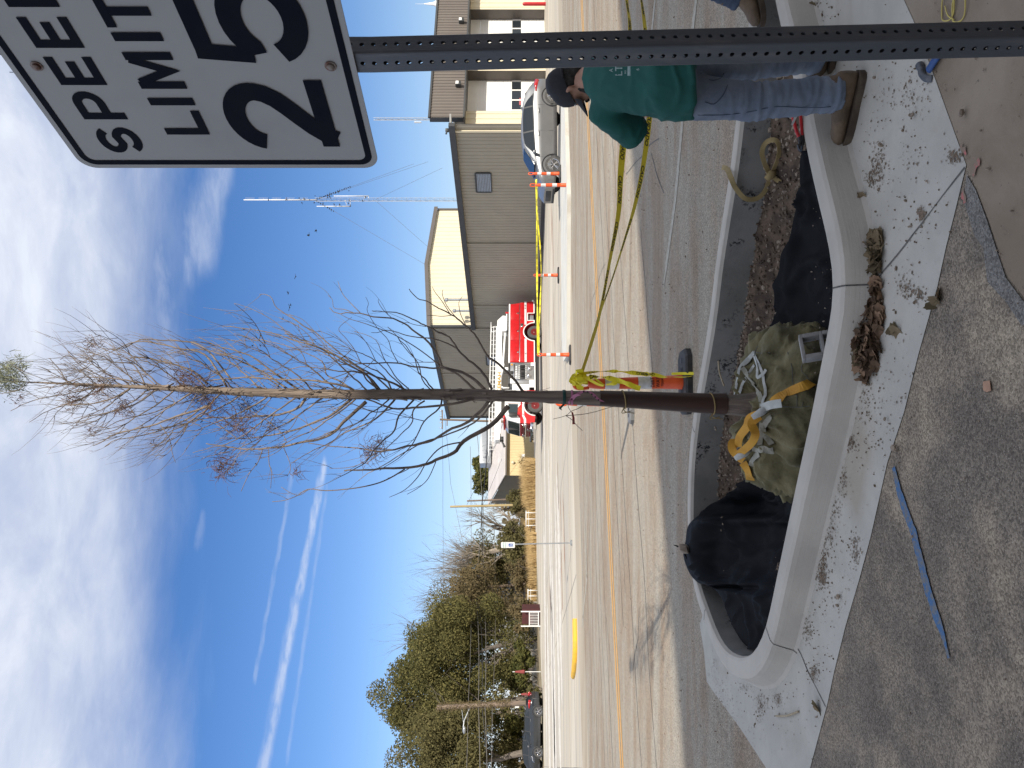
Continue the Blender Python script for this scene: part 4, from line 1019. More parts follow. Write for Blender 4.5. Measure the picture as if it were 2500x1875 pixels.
def letter(ch, x0, x1, y0, y1, wd=W1):
    h = wd / 2; xm, ym = (x0 + x1) / 2, (y0 + y1) / 2
    if ch == 'E': sk([(x0 + h, y0), (x0 + h, y1)], wd); [sk([(x0 + wd, y), (x1 if y != ym else x1 - .012, y)], wd) for y in (y0 + h, ym, y1 - h)]
    if ch == 'L': sk([(x0 + h, y0), (x0 + h, y1)], wd); sk([(x0 + wd, y0 + h), (x1, y0 + h)], wd)
    if ch == 'I': sk([(xm, y0), (xm, y1)], wd * 1.05)
    if ch == 'T': sk([(xm, y0), (xm, y1 - wd)], wd); sk([(x0, y1 - h), (x1, y1 - h)], wd)
    if ch == 'M':
        sk([(x0 + h, y0), (x0 + h, y1)], wd); sk([(x1 - h, y0), (x1 - h, y1)], wd); sk([(x0 + wd * .9, y1 - .006), (xm, y0 + .022), (x1 - wd * .9, y1 - .006)], wd * .95)
    if ch == 'P':
        sk([(x0 + h, y0), (x0 + h, y1)], wd); r = (y1 - ym + wd) / 2 - h; cy = y1 - h - r
        sk([(x0 + wd, y1 - h), (x1 - r - h, y1 - h)] + arc(x1 - r - h, cy, r, r, 88, -88) + [(x1 - r - h, cy - r), (x0 + wd, cy - r)], wd)
    if ch == 'D':
        sk([(x0 + h, y0), (x0 + h, y1)], wd); r = .036
        sk([(x0 + wd, y1 - h), (x1 - r - h, y1 - h)] + arc(x1 - r - h, y1 - r - h, r, r, 88, 0, 8) + arc(x1 - r - h, y0 + r + h, r, r, 0, -88, 8) + [(x0 + wd, y0 + h)], wd)
    if ch == 'S':
        rx = (x1 - x0) / 2 - h; ry = (y1 - y0) / 4 - h / 2 + .002
        sk(arc(xm, y1 - h - ry, rx, ry, 18, 250, 18) + arc(xm, y0 + h + ry, rx, ry, 70, -162, 18), wd)
y0, y1 = .570, .674
for ch, a, b in (('S', .056, .140), ('P', .166, .250), ('E', .2685, .345), ('E', .3686, .444), ('D', .4675, .552)): letter(ch, a, b, y0, y1)
y0, y1 = .393, .497
for ch, a, b in (('L', .1177, .193), ('I', .2096, .2318), ('M', .2585, .358), ('I', .3856, .4084), ('T', .420, .496)): letter(ch, a, b, y0, y1)
b0, b1, WD = .085, .336, .050; h = WD / 2
# 2
sk(arc(.172, b1 - h - .058, .078, .058, 172, -8, 18) + [(.243, .226), (.226, .203), (.200, .181), (.168, .157), (.138, .133), (.116, .110), (.103, .086)], WD)
sk([(.078, b0 + h * .82), (.283, b0 + h * .82)], WD * .82)
# 5
sk([(.350, .213), (.362, b1), ][::-1], .040); sk([(.348, b1 - h * .82), (.530, b1 - h * .82)], WD * .82)
sk([(.352, .208)] + arc(.437, .170, .084, .066, 140, -165, 26), WD)
hang(lt.build('lettering', M['sign_ink']), SIGN); [setattr(o, 'parent', panel) or setattr(o, 'matrix_parent_inverse', Matrix()) for o in COL.objects if o.name == 'lettering']
for z in (1.9625 + .70, 1.9625 + .055):
    c = S0 + EX * .321 + Vector((0, 0, z - 1.9625)) + NZ * .001; b = MB()
    Mq = NZ.to_track_quat('Z', 'Y').to_matrix()
    b.lathe([(.013, 0), (.013, .0015), (.009, .002), (.0085, .006), (.005, .0085), (.0002, .009)], c, 16, Mq); x = b.build('bolt', M['rust'], auto=40); x.parent = panel
# post: square tube with a punched hole every inch on each face
PS = .055; LEAN = -.0247
def post_pt(z, a, b):
    """a along EX, b along -NZ"""
    return Vector((.7300 - LEAN * max(0, 1.93 - z), 1.7045, 0)) + EX * a + (-NZ) * b + UP * z
pm = MB(); zt, zb, pitch = 2.74, -.30, .0254; hr = .0056; hs = PS / 2; nz = int((zt - zb) / pitch); th = .0028
def face(o, u, wdt):
    """punched face; o(z) gives its centre, u its sideways axis"""
    for k in range(nz):
        zc = zb + (k + .5) * pitch; ring = [(hr * math.cos(R(22.5 + 45 * j)), hr * math.sin(R(22.5 + 45 * j))) for j in range(8)]
        out = [(wdt, .0), (wdt, pitch / 2), (0, pitch / 2), (-wdt, pitch / 2), (-wdt, 0), (-wdt, -pitch / 2), (0, -pitch / 2), (wdt, -pitch / 2)]
        # eight quads between hole and cell edge, and the wall of the hole
        ro = [(out[j]) for j in range(8)]; rg = [(hr * math.cos(R(45 * j)), hr * math.sin(R(45 * j))) for j in range(8)]
        vs = []
        for l in (0, th):
            for x, y in ro: vs.append(o(zc + y) + u * x + l * fn)
            for x, y in rg: vs.append(o(zc + y) + u * x + l * fn)
        fs = []
        for j in range(8):
            j2 = (j + 1) % 8
            fs += [(j, j2, 8 + j2, 8 + j), (16 + j2, 16 + j, 24 + j, 24 + j2), (8 + j, 8 + j2, 24 + j2, 24 + j)]
        pm.add(vs, fs)
cr = .005
for nn, u in ((NZ, EX), (-NZ, EX), (EX, -NZ), (-EX, -NZ)):
    fn = -nn
    face(lambda z, nn=nn: post_pt(z, 0, 0) + nn * hs, u, hs - cr)
for sa in (-1, 1):     # rounded corners of the tube
    for sb in (-1, 1):
        pr = [(sa * (hs - cr) + sa * cr * math.cos(R(a)), sb * (hs - cr) + sb * cr * math.sin(R(a))) for a in (0, 22.5, 45, 67.5, 90)]
        vs = []
        for z in (zb, 1.93, zt): vs += [post_pt(z, a, b) for a, b in pr]
        pm.add(vs, [(j + i, j + i + 1, j + 6 + i, j + 5 + i) for j in (0, 5) for i in range(4)])
hang(pm.build('post', M['post_steel'], auto=50), SIGN)

# ------------------------------------------------------------------ people
M['skin'] = mat('skin', (.40, .215, .15), .5, (.33, .17, .115), 12, subsurf=.08, bump=.08, bscale=160)
M['shirt'] = mat('teal_shirt', (.004, .085, .070), .85, (.0035, .068, .057), 4, bump=.25, bscale=240)
M['denim'] = mat('denim', (.125, .158, .212), .88, (.215, .245, .29), 5, lo=.42, hi=.72, bump=.3, bscale=320)
M['denim_dark'] = mat('dark_denim', (.035, .055, .09), .88, (.05, .075, .115), 6, bump=.3, bscale=320)
M['stitch'] = mat('seam', (.035, .05, .085), .9, (.06, .08, .12), 30)
M['boot'] = mat('work_boot', (.145, .098, .058), .75, (.085, .058, .036), 9, bump=.4, bscale=60)
M['sole'] = mat('boot_sole', (.055, .040, .028), .85, (.10, .075, .05), 14, bump=.3)
M['cap'] = mat('cap_cloth', (.022, .022, .027), .9, (.032, .032, .038), 14, bump=.2, bscale=260)
M['hair'] = mat('dark_hair', (.010, .008, .007), .75, (.022, .016, .012), 60, bump=.6, bscale=120, stretch=(1, 1, .25))
M['print'] = mat('shirt_print', (.28, .36, .35), .85, (.17, .26, .25), 40)
M['jacket'] = mat('grey_jacket', (.05, .052, .055), .85, (.07, .07, .072), 6, bump=.2, bscale=200)

def frame(o, f, up):
    f = Vector(f).normalized(); up = Vector(up); l = up.cross(f).normalized(); u = f.cross(l).normalized()
    return Matrix(((f.x, l.x, u.x, o[0]), (f.y, l.y, u.y, o[1]), (f.z, l.z, u.z, o[2]), (0, 0, 0, 1)))
def boot(name, heel, toe, ankle, parent, m=None, stand=0.0):
    """ankle-high work boot; heel and toe on the ground"""
    heel, toe = Vector(heel), Vector(toe); L = (toe - heel).length; f = (toe - heel).normalized(); Mx = frame(heel, f, (0, 0, 1)); b = MB()
    def ring(x, z, wy, hz, n=14):
        return [Mx @ Vector((x, wy * math.cos(2 * math.pi * k / n), max(.028, z + hz * math.sin(2 * math.pi * k / n)))) for k in range(n)]
    prof = [(-.015, .075, .026, .045), (.01, .08, .038, .056), (.06, .085, .042, .064), (.11, .082, .043, .060), (.16, .070, .047, .046), (.21, .062, .050, .038), (.25, .058, .047, .034), (.285, .052, .037, .028), (.305, .046, .018, .016)]
    k_ = L / .30; vs = []
    for x, z, wy, hz in prof: vs += ring(x * k_, z, wy, hz)
    n = 14; b.add(vs, [(i * n + k, i * n + (k + 1) % n, (i + 1) * n + (k + 1) % n, (i + 1) * n + k) for i in range(len(prof) - 1) for k in range(n)] + [tuple(range(n - 1, -1, -1)), tuple((len(prof) - 1) * n + k for k in range(n))])
    a = Mx.inverted() @ Vector(ankle)
    b.tube([Mx @ Vector((.05, 0, .07)), Mx @ Vector((.045, 0, .12)), Mx @ Vector((a.x * .6 + .02, a.y * .8, .17)), Mx @ Vector((a.x * .8 + .01, a.y, .225))], [.046, .047, .052, .056], 14)
    o = remesh(b, name, [m or M['boot']], parent, .007, 3, lambda c, nn: .003 * mnoise.noise(c * 26))
    s = MB(); out = []
    for x, wy in ((-.02, .0), (-.016, .025), (.0, .041), (.05, .046), (.11, .044), (.17, .052), (.22, .055), (.26, .052), (.29, .041), (.312, .022), (.318, 0)): out.append((x * k_, wy))
    poly = [Mx @ Vector((x, y, 0)) for x, y in out] + [Mx @ Vector((x, -y, 0)) for x, y in reversed(out[1:-1])]
    s.prism(poly, Mx.to_3x3() @ Vector((0, 0, .030))); so2 = s.build('sole', M['sole'], o, auto=40); return o
def hand(mb, wrist, palm_dir, back_dir, curl=.6, sc=1.0, right=False):
    """palm, four bent fingers of unequal length, thumb from the side of the palm"""
    p = Vector(palm_dir).normalized(); bk = Vector(back_dir); bk = (bk - p * bk.dot(p)).normalized(); sd = p.cross(bk) * (-1 if right else 1)
    w_ = Vector(wrist); mb.tube([w_ - p * .02, w_ + p * .03, w_ + p * .075, w_ + p * .095], [.024 * sc, .036 * sc, .042 * sc, .036 * sc], 12, ry=[.020 * sc, .017 * sc, .015 * sc, .012 * sc], up=sd)
    for k, (off, ln) in enumerate(((.031, .074), (.010, .084), (-.011, .078), (-.030, .060))):
        q = w_ + p * .088 * sc + sd * off * sc; d = p.copy(); pts = [q - p * .02]
        for j, fr in enumerate((.45, .32, .23)):
            pts.append(pts[-1] + d * (ln * fr + (.02 if j == 0 else 0)) * sc); d = (d * math.cos(curl) - bk * math.sin(curl)).normalized()
        mb.tube(pts, [.0095 * sc, .009 * sc, .0082 * sc, .007 * sc], 8)
    t0 = w_ + p * .03 + sd * .030 * sc; d = (p * .75 + sd * .6 - bk * .25).normalized(); t1 = t0 + d * .042 * sc; t2 = t1 + (p * .85 + sd * .15 - bk * .35).normalized() * .034 * sc
    mb.tube([t0 - d * .01, t1, t2], [.013 * sc, .0105 * sc, .0085 * sc], 8)
def cloth(a, f, s=1.0):
    return lambda c, nn: a * (max(0, .30 - abs(mnoise.noise(Vector((c.x * f[0], c.y * f[1], c.z * f[2])) + Vector((s, s, s))))) * 2.2 + .5 * mnoise.noise(c * 9 + Vector((s, 0, 0))))

def person(label, J, group, pants, shirt, capped=True, detail=True):
    root = thing('person', label, 'person', (J['pel'].x, J['pel'].y, 0), group)
    H_ = lambda o: hang(o, root)
    body = MB()
    pel, chest, neck, head = J['pel'], J['chest'], J['neck'], J['head']
    sl_, sr_ = J['sh_l'], J['sh_r']; side = (sl_ - sr_).normalized()
    body.tube([pel + Vector((0, 0, -.08)), pel, pel.lerp(chest, .45), chest, chest.lerp(neck, .6), neck], [.14, .155, .135, .165, .13, .06], 18, ry=[.10, .115, .10, .12, .09, .055], up=side)
    body.tube([neck - (head - neck) * .3, neck, neck.lerp(head, .5), head], [.07, .058, .055, .055], 14)
    for S_, E_, W_, sg in ((sl_, J['el_l'], J['wr_l'], 1), (sr_, J['el_r'], J['wr_r'], -1)):
        body.tube([chest.lerp(S_, .5), S_, S_.lerp(E_, .5), E_, E_.lerp(W_, .35), W_], [.07, .062, .05, .042, .043, .028], 14)
        hand(body, W_, (W_ - E_).normalized() + Vector((0, 0, -.2)), side * sg + Vector((0, 0, .4)), .55, 1, sg < 0)
    for h_, k_, a_ in ((J['hip_l'], J['kn_l'], J['an_l']), (J['hip_r'], J['kn_r'], J['an_r'])):
        body.tube([pel.lerp(h_, .6), h_, h_.lerp(k_, .5), k_, k_.lerp(a_, .35), a_, a_ + Vector((0, 0, -.05))], [.10, .095, .08, .058, .058, .040, .040], 14)
    # head: skull, face, nose, ears
    Hm = frame(head, J['face'], J['hup'])
    hv = lambda x, y, z: Hm @ Vector((x, y, z))
    body.ell(head, (.094, .074, .104), Hm.to_3x3(), 20, 14); body.ell(hv(.035, 0, -.055), (.062, .058, .075), Hm.to_3x3()); body.ell(hv(.09, 0, -.012), (.022, .014, .026), Hm.to_3x3(), 10, 8)
    body.tube([hv(.088, 0, .022), hv(.105, 0, -.01), hv(.116, 0, -.022)], [.008, .011, .012], 8)
    body.tube([hv(.085, -.024, -.058), hv(.096, 0, -.057), hv(.085, .024, -.058)], [.006, .009, .006], 8)
    for sg in (-1, 1):
        body.tube([hv(-.005, sg * .076, -.035), hv(-.012, sg * .086, -.012), hv(-.018, sg * .089, .012), hv(-.004, sg * .084, .026), hv(.008, sg * .077, .012)], [.009, .010, .010, .009, .006], 8)
    bo_ = H_(remesh(body, 'body', [M['skin']], None, .0085, 3))
    # eyes
    for sg in (-1, 1):
        e = MB(); e.ell(hv(.082, sg * .031, .012), (.012, .012, .012), None, 12, 8); e.build('eye', M['white_gloss'], bo_, smooth=True)
        e = MB(); e.ell(hv(.0905, sg * .031, .012), (.005, .006, .006), Hm.to_3x3(), 10, 6); e.build('iris', M['ink'], bo_, smooth=True)
    # hair and beard
    hb = MB(); hb.ell(hv(-.028, 0, .004), (.080, .079, .088), Hm.to_3x3()); hb.ell(hv(-.058, 0, -.048), (.046, .062, .058), Hm.to_3x3())
    H_(remesh(hb, 'hair', [M['hair']], None, .009, 2, lambda c, nn: .004 * mnoise.noise(c * 60)))
    if detail:
        bb = MB()
        bb.tube([hv(.0, -.072, -.035), hv(.03, -.070, -.078), hv(.068, -.046, -.108), hv(.092, 0, -.118), hv(.068, .046, -.108), hv(.03, .070, -.078), hv(.0, .072, -.035)], [.012, .022, .028, .030, .028, .022, .012], 10)
        bb.tube([hv(.090, -.03, -.068), hv(.104, 0, -.043), hv(.090, .03, -.068)], [.010, .009, .010], 8); bb.ell(hv(.055, 0, -.115), (.05, .045, .026), Hm.to_3x3())
        H_(remesh(bb, 'beard', [M['hair']], None, .008, 2, lambda c, nn: .004 * mnoise.noise(c * 70)))
    if capped:
        c = MB(); vs = []
        prof = [(1.02, .012), (1.03, .03), (1.0, .056), (.9, .084), (.7, .106), (.4, .118), (.12, .122), (.01, .122)]
        n = 28
        for r, z in prof:
            for k in range(n):
                a = 2 * math.pi * k / n; vs.append(hv(-.006 + .103 * r * math.cos(a), .086 * r * math.sin(a), z - .10 * .09 * math.cos(a)))
        c.add(vs, [(i * n + k, i * n + (k + 1) % n, (i + 1) * n + (k + 1) % n, (i + 1) * n + k) for i in range(len(prof) - 1) for k in range(n)])
        c.lathe([(.006, .121), (.007, .126), (.0005, .129)], (0, 0, 0), 10, None); 
        for i in range(len(c.v) - 30, len(c.v)): c.v[i] = hv(-.006 + c.v[i].x, c.v[i].y, c.v[i].z)
        cap = H_(c.build('cap', M['cap'], auto=60))
        b = MB(); up_, lo_ = [], []
        for i in range(5):
            x = .095 + .018 * i
            for k in range(13):
                a = R(-62 + 124 * k / 12); rr = .092 + (.0 if i == 0 else .072 * i / 4 * math.cos(a) ** .6)
                y = .089 * math.sin(a); xx = -.006 + .108 * math.cos(a) + .078 * i / 4 * max(0, math.cos(a * 1.35)) ** .7
                z = .004 - .009 * math.cos(a) - .022 * (i / 4) - .10 * (y * y) / .09 * (i / 4)
                up_.append(hv(xx, y, z)); lo_.append(hv(xx, y, z - .003))
        o = 65; g_ = [(i * 13 + k, i * 13 + k + 1, (i + 1) * 13 + k + 1, (i + 1) * 13 + k) for i in range(4) for k in range(12)]
        b.add(up_ + lo_, g_ + [tuple(o + q for q in reversed(f)) for f in g_] + [(52 + k, 53 + k, o + 53 + k, o + 52 + k) for k in range(12)] + [(i * 13, (i + 1) * 13, o + (i + 1) * 13, o + i * 13) for i in range(4)] + [(i * 13 + 12, o + i * 13 + 12, o + (i + 1) * 13 + 12, (i + 1) * 13 + 12) for i in range(4)])
        br = b.build('brim', M['cap'], auto=60); br.parent = cap
        s = MB(); s.tube([hv(-.006 - .110 * math.cos(R(a)), .091 * math.sin(R(a)), .016 + .009 * math.cos(R(a)) - .012 * math.cos(R(a * 1.6))) for a in range(-50, 51, 10)], .007, 6, ry=.003); x = s.build('cap_strap', M['cap']); x.parent = cap
    # trousers
    t = MB(); t.tube([pel + Vector((0, 0, -.13)), pel + Vector((0, 0, -.07)), pel + Vector((0, 0, -.02))], [.150, .168, .150], 20, ry=[.115, .130, .115], up=side)
    for h_, k_, a_ in ((J['hip_l'], J['kn_l'], J['an_l']), (J['hip_r'], J['kn_r'], J['an_r'])):
        t.tube([pel.lerp(h_, .75) + Vector((0, 0, .02)), h_ + Vector((0, 0, -.04)), h_.lerp(k_, .45), k_, k_.lerp(a_, .4), k_.lerp(a_, .8), a_ + Vector((0, 0, -.03))], [.115, .112, .098, .084, .082, .080, .085], 18)
    cf = cloth(.010, (9, 9, 16), 2); sh_ = cloth(.012, (4, 4, 22), 5)
    def tdisp(c, nn):
        z = c.z; low = 1 - sst(.12, .42, z - J['gz']); kn = math.exp(-((z - J['gz'] - .47) / .12) ** 2)
        return sh_(c, nn) * (.25 + .9 * low + .8 * kn) + cf(c, nn) * .4
    H_(remesh(t, 'trousers', [pants], None, .009, 4, tdisp))
    # shirt
    s = MB(); hem = J['hem']
    s.tube([hem, pel.lerp(chest, .02) + (hem - pel) * .2, pel.lerp(chest, .5), chest, chest.lerp(neck, .55), neck.lerp(chest, .05)], [.190, .188, .182, .188, .155, .085], 22, ry=[.185, .185, .150, .145, .110, .072], up=side)
    for S_, E_ in ((sl_, J['el_l']), (sr_, J['el_r'])):
        s.tube([chest.lerp(S_, .55), S_, S_.lerp(E_, .5), S_.lerp(E_, .98)], [.095, .092, .086, .088], 16)
    f1 = cloth(.014, (7, 7, 12), 1); f2 = cloth(.010, (14, 14, 5), 8)
    H_(remesh(s, 'shirt', [shirt], None, .010, 5, lambda c, nn: f1(c, nn) * (.35 + .9 * (1 - sst(.9, 1.12, c.z))) + f2(c, nn) * .35))
    boot_l = H_(boot('boot', J['heel_l'], J['toe_l'], J['an_l'], None)); boot_r = H_(boot('boot', J['heel_r'], J['toe_r'], J['an_r'], None))
    return root
V = lambda *a: Vector(a)
J1 = dict(pel=V(1.455, 3.66, .92), chest=V(1.545, 3.84, 1.10), neck=V(1.575, 3.95, 1.255), head=V(1.562, 4.03, 1.335), face=V(-.72, .52, -.36), hup=V(-.25, .25, .95),
          sh_l=V(1.395, 3.93, 1.17), sh_r=V(1.665, 4.0, 1.17), el_l=V(1.335, 4.10, .985), wr_l=V(1.57, 4.24, .95), el_r=V(1.73, 4.24, 1.0), wr_r=V(1.66, 4.46, .92),
          hip_l=V(1.375, 3.67, .88), kn_l=V(1.345, 3.66, .47), an_l=V(1.375, 3.63, .12), hip_r=V(1.545, 3.68, .88), kn_r=V(1.60, 3.82, .48), an_r=V(1.665, 3.90, .12),
          hem=V(1.450, 3.63, .775), gz=0.0, heel_l=V(1.435, 3.57, .006), toe_l=V(1.175, 3.755, .006), heel_r=V(1.735, 3.84, .006), toe_r=V(1.53, 4.03, .006))
P1 = person('man in a teal T-shirt, jeans and dark cap bending over the pit', J1, 'workers planting the tree', M['denim'], M['shirt'])
# print on the back of the shirt and seams of the jeans
dg = bpy.context.evaluated_depsgraph_get()
shirt_o = [o for o in P1.children if o.name.startswith('shirt')][0]; jean_o = [o for o in P1.children if o.name.startswith('trousers')][0]
def bvh_of(o):
    return BVHTree.FromPolygons([tuple(q.co) for q in o.data.vertices], [tuple(p.vertices) for p in o.data.polygons])
bs_, bj_ = bvh_of(shirt_o), bvh_of(jean_o)
def hit(bv, X, Y, lift=.002):
    d = (pt(X, Y, 1) - O).normalized(); h = bv.ray_cast(O, d)
    if h[0] is None: h = bv.find_nearest(pt(X, Y, 3.8))
    return h[0] - d * lift
pr_ = MB(); PZ = za((1320, 100, .18083))
def on_shirt(txt, x, y, hgt, ang=0):
    vs, fs = text_mesh(txt, .012); sc = hgt / .7; base = len(pr_.v)
    for q in vs: pass
    pr_.add([hit(bs_, *PZ(x - q.y * sc, y - q.x * sc)) for q in vs], fs)
on_shirt('LT', 1100, 475, 95); on_shirt('A', 975, 420, 50); on_shirt('no', 1155, 445, 34); on_shirt('6', 1330, 400, 42)
pr_.add([hit(bs_, *PZ(x, y)) for x, y in ((1172, 470), (1212, 470), (1212, 330), (1172, 330))], [(0, 1, 2, 3)])
x_ = pr_.build('back_print', M['print']); x_.parent = shirt_o
sm = MB()
def seam(px, bv, r=.002, lift=.001):
    q = smooth_path([hit(bv, *p, lift) for p in px], 3); sm.tube(q, r, 5)
seam([RA(*q) for q in ((255, 690), (400, 690), (560, 672), (720, 640), (880, 645), (1050, 640), (1130, 640))], bj_)
seam([RA(*q) for q in ((440, 470), (430, 520), (400, 580), (350, 625), (300, 612))], bj_); seam([RA(*q) for q in ((270, 440), (330, 480), (390, 470), (410, 440))], bj_)
x_ = sm.build('seams', M['stitch'], smooth=True); x_.parent = jean_o
J2 = dict(pel=V(2.78, 4.72, .93), chest=V(2.80, 4.80, 1.22), neck=V(2.80, 4.86, 1.44), head=V(2.79, 4.90, 1.58), face=V(-.8, -.5, -.25), hup=V(-.1, 0, 1),
          sh_l=V(2.72, 4.62, 1.36), sh_r=V(2.86, 4.99, 1.36), el_l=V(2.80, 4.46, 1.10), wr_l=V(2.84, 4.60, .88), el_r=V(2.98, 5.16, 1.10), wr_r=V(2.90, 5.24, .88),
          hip_l=V(2.73, 4.66, .89), kn_l=V(2.52, 4.66, .60), an_l=V(2.37, 4.69, .29), hip_r=V(2.84, 4.82, .89), kn_r=V(2.90, 4.93, .50), an_r=V(3.00, 5.02, .14),
          hem=V(2.78, 4.72, .80), gz=0.0, heel_l=V(2.415, 4.70, .15), toe_l=V(2.145, 4.57, .15), heel_r=V(3.06, 5.04, .004), toe_r=V(2.80, 4.98, .004))
P2 = person('worker of whom one brown boot shows in the pit corner behind the sign post', J2, 'workers planting the tree', M['denim_dark'], M['jacket'], True, True)

# ------------------------------------------------------------------ traffic channelizers and caution tape
M['grey_base'] = mat('grey_base', (.13, .135, .14), .7, (.17, .17, .17), 8, bump=.2)
M['tape'] = mat('caution_tape', (.92, .80, .03), .45, (.86, .72, .02), 5)
M['faded_ink'] = mat('stencil_ink', (.07, .012, .01), .7, (.12, .02, .015), 40)
def channelizer(label, loc, base_m, rz=0.0, tilt=0.0, bl=.62, bw=.38, h=1.10, group='orange and white traffic channelizers', sten=False):
    root = thing('traffic_channelizer', label, 'traffic post', loc, group, rz); k = h / 1.10
    b = MB(); hl, hw = bl / 2, bw / 2
    out = [(-hl, -hw * .55), (-hl + .07, -hw), (hl - .07, -hw), (hl, -hw * .55), (hl, hw * .55), (hl - .07, hw), (-hl + .07, hw), (-hl, hw * .55)]
    b.prism([V(x, y, .0) for x, y in out], (0, 0, .045)); ins = [(x * .96, y * .94) for x, y in out]
    b.add([V(x, y, .045) for x, y in out] + [V(x * .93, y * .9, .062) for x, y in out], [(i, (i + 1) % 8, 8 + (i + 1) % 8, 8 + i) for i in range(8)] + [tuple(range(8, 16))])
    base = b.build('base', base_m, root, auto=30)
    g = MB()
    for sx in (-1, 1):      # recessed grips and moulded ribs
        g.rbox((sx * (hl - .11), 0, .064), (.05, .04, .006), .004)
        for j in range(3): g.box((sx * (hl - .22), -.04 + .04 * j, .0635), (.09, .012, .004))
    g.build('grip', M['black_plastic'], base)
    p = MB(); Tm = Matrix.Rotation(tilt, 3, 'Y')
    prof = [(.070, .06), (.070, .10), (.066, .11), (.063, .24), (.060, .245), (.060, .25), (.0585, .34), (.0600, .345), (.0590, .355), (.0570, .49), (.0585, .495), (.0570, .50), (.0545, .655), (.0555, .66), (.0545, .665), (.0515, .80), (.0525, .805), (.050, .86), (.044, .92), (.034, .955), (.030, .96)]
    p.lathe([(r, z * k) for r, z in prof], (0, 0, 0), 24, Tm)
    post = p.build('post', M['orange'], root, auto=40)
    hd = MB(); q = [V(-.034, 0, .95), V(-.042, 0, 1.0), V(-.040, 0, 1.06), V(-.02, 0, 1.09), V(.02, 0, 1.09), V(.040, 0, 1.06), V(.042, 0, 1.0), V(.034, 0, .95)]
    hd.tube([Tm @ (v * 1.0 if False else V(v.x, v.y, v.z * k)) for v in smooth_path(q, 3)], .012, 8, ry=.016); x = hd.build('handle', M['orange'], root, smooth=True); x.parent = root
    for z0, z1, r0, r1 in ((.355, .485, .0590, .0572), (.665, .80, .0545, .0515)):
        w_ = MB(); w_.lathe([(r0 + .0015, z0 * k), (r1 + .0015, z1 * k)], (0, 0, 0), 24, Tm, False); x = w_.build('reflective_band', M['reflect_white'], post, smooth=True)
    if sten:
        s = MB()
        for txt, z in (('DIRT', .335), ('WAY', .285), ('TEXAS', .25)):
            vs, fs = text_mesh(txt, .02); sc = .034 / .7 if txt != 'TEXAS' else .02 / .7; wd = max(v.x for v in vs) * sc; r = .0625
            s.add([Tm @ V(r * math.sin((v.x * sc - wd / 2) / r), -r * math.cos((v.x * sc - wd / 2) / r), (z + v.y * sc) * k) for v in vs], fs)
        s.build('stencil', M['faded_ink'], post)
    return root
CN = channelizer('orange channelizer wrapped in caution tape beside the far curb of the pit', pt(1655, 936, 7.32) * 1, M['black_rubber'], R(4), R(-1.2), sten=True)
CN.location = (.02, 7.34, 0)
c2 = gp(1541, 995); channelizer('orange channelizer with a grey base on the sunlit road directly behind the trunk', (c2.x + .08, 10.95, 0), M['grey_base'], R(-8), 0, .60, .30)
fg = 'orange and white traffic channelizers'
for X, Y, rz, lb, h_ in ((1394, 866, 12, 'far orange channelizer at the taped end nearest the trunk, in front of the fire truck', 1.08), (1372.5, 672, 20, 'far orange channelizer standing alone before the grey wall, midway along the tape', 1.08),
                         (1391, 452, -8, 'far orange channelizer in front of the silver car bumper', 1.30), (1377.5, 424, 10, 'far orange channelizer in front of the silver car front wheel', 1.30)):
    p = gp(X, Y); channelizer(lb, (p.x, p.y, .12 if X < 1386 else 0.0), M['black_rubber'], R(rz), 0, .62, .36, h_ - (.1 if X < 1386 else 0))

def tape_path(px, sub=8): return smooth_path([pt(*q) for q in px], sub)
def tape(name, label, P, wd, tw, text=True, parent=None, group=None, flip=False, pitch=.9, start=.15):
    """printed tape along P; tw gives the turn of the strip about its own length"""
    N = len(P); W = []; L = [0]
    for a, b in zip(P, P[1:]): L.append(L[-1] + (b - a).length)
    for i in range(N):
        t = (P[min(i + 1, N - 1)] - P[max(i - 1, 0)]).normalized(); u = (UP - t * UP.dot(t)).normalized(); v = t.cross(u); a = tw(L[i])
        W.append((u * math.cos(a) + v * math.sin(a)) * wd)
    mb = MB(); mb.ribbon(P, W); o = mb.build(name, M['tape'], parent)
    if label: tag(o, label, 'caution tape', group)
    if text:
        tm = MB(); s0 = start; words = ('CAUTION', 'CUIDADO'); j = 0
        while s0 < L[-1] - .4:
            vs, fs = text_mesh(words[j % 2], .025); sc = wd * .62 / .7; Q = []
            for q in vs:
                s_ = s0 + q.x * sc if not flip else s0 + .36 - q.x * sc
                i = min(N - 2, max(0, next((k for k in range(N - 1) if L[k + 1] >= s_), N - 2))); f = (s_ - L[i]) / max(1e-6, L[i + 1] - L[i])
                c = P[i].lerp(P[i + 1], f); w2 = W[i].lerp(W[i + 1], f); t = (P[i + 1] - P[i]).normalized(); nn = t.cross(w2).normalized()
                nn = nn if nn.dot(O - c) > 0 else -nn
                Q.append(c + w2 * ((q.y * sc - wd * .31) / wd * (-1 if flip else 1)) + nn * .002)
            tm.add(Q, fs); s0 += pitch / 2; j += 1
        if tm.v: tm.build('printing', M['ink'], o)
    return o
tg_ = 'yellow caution tape strung between the channelizers'
kx = (1418, 918, 7.30)
tape('caution_tape', 'upper strand of caution tape from the near channelizer to behind the man', tape_path([kx, (1437, 860, 7.3), (1465, 762, 7.35), (1490, 630, 7.4), (1510, 520, 7.5), (1515, 430, 7.6), (1524, 325, 7.8), (1536, 200, 8.2), (1538, 69, 8.7), (1530, 0, 9.2), (1518, -120, 9.8)]), .075,
     lambda s: 1.15 - .75 * sst(1.0, 2.6, s) + .5 * sst(3.2, 4.6, s), flip=True, group=tg_, pitch=1.0, start=.7)
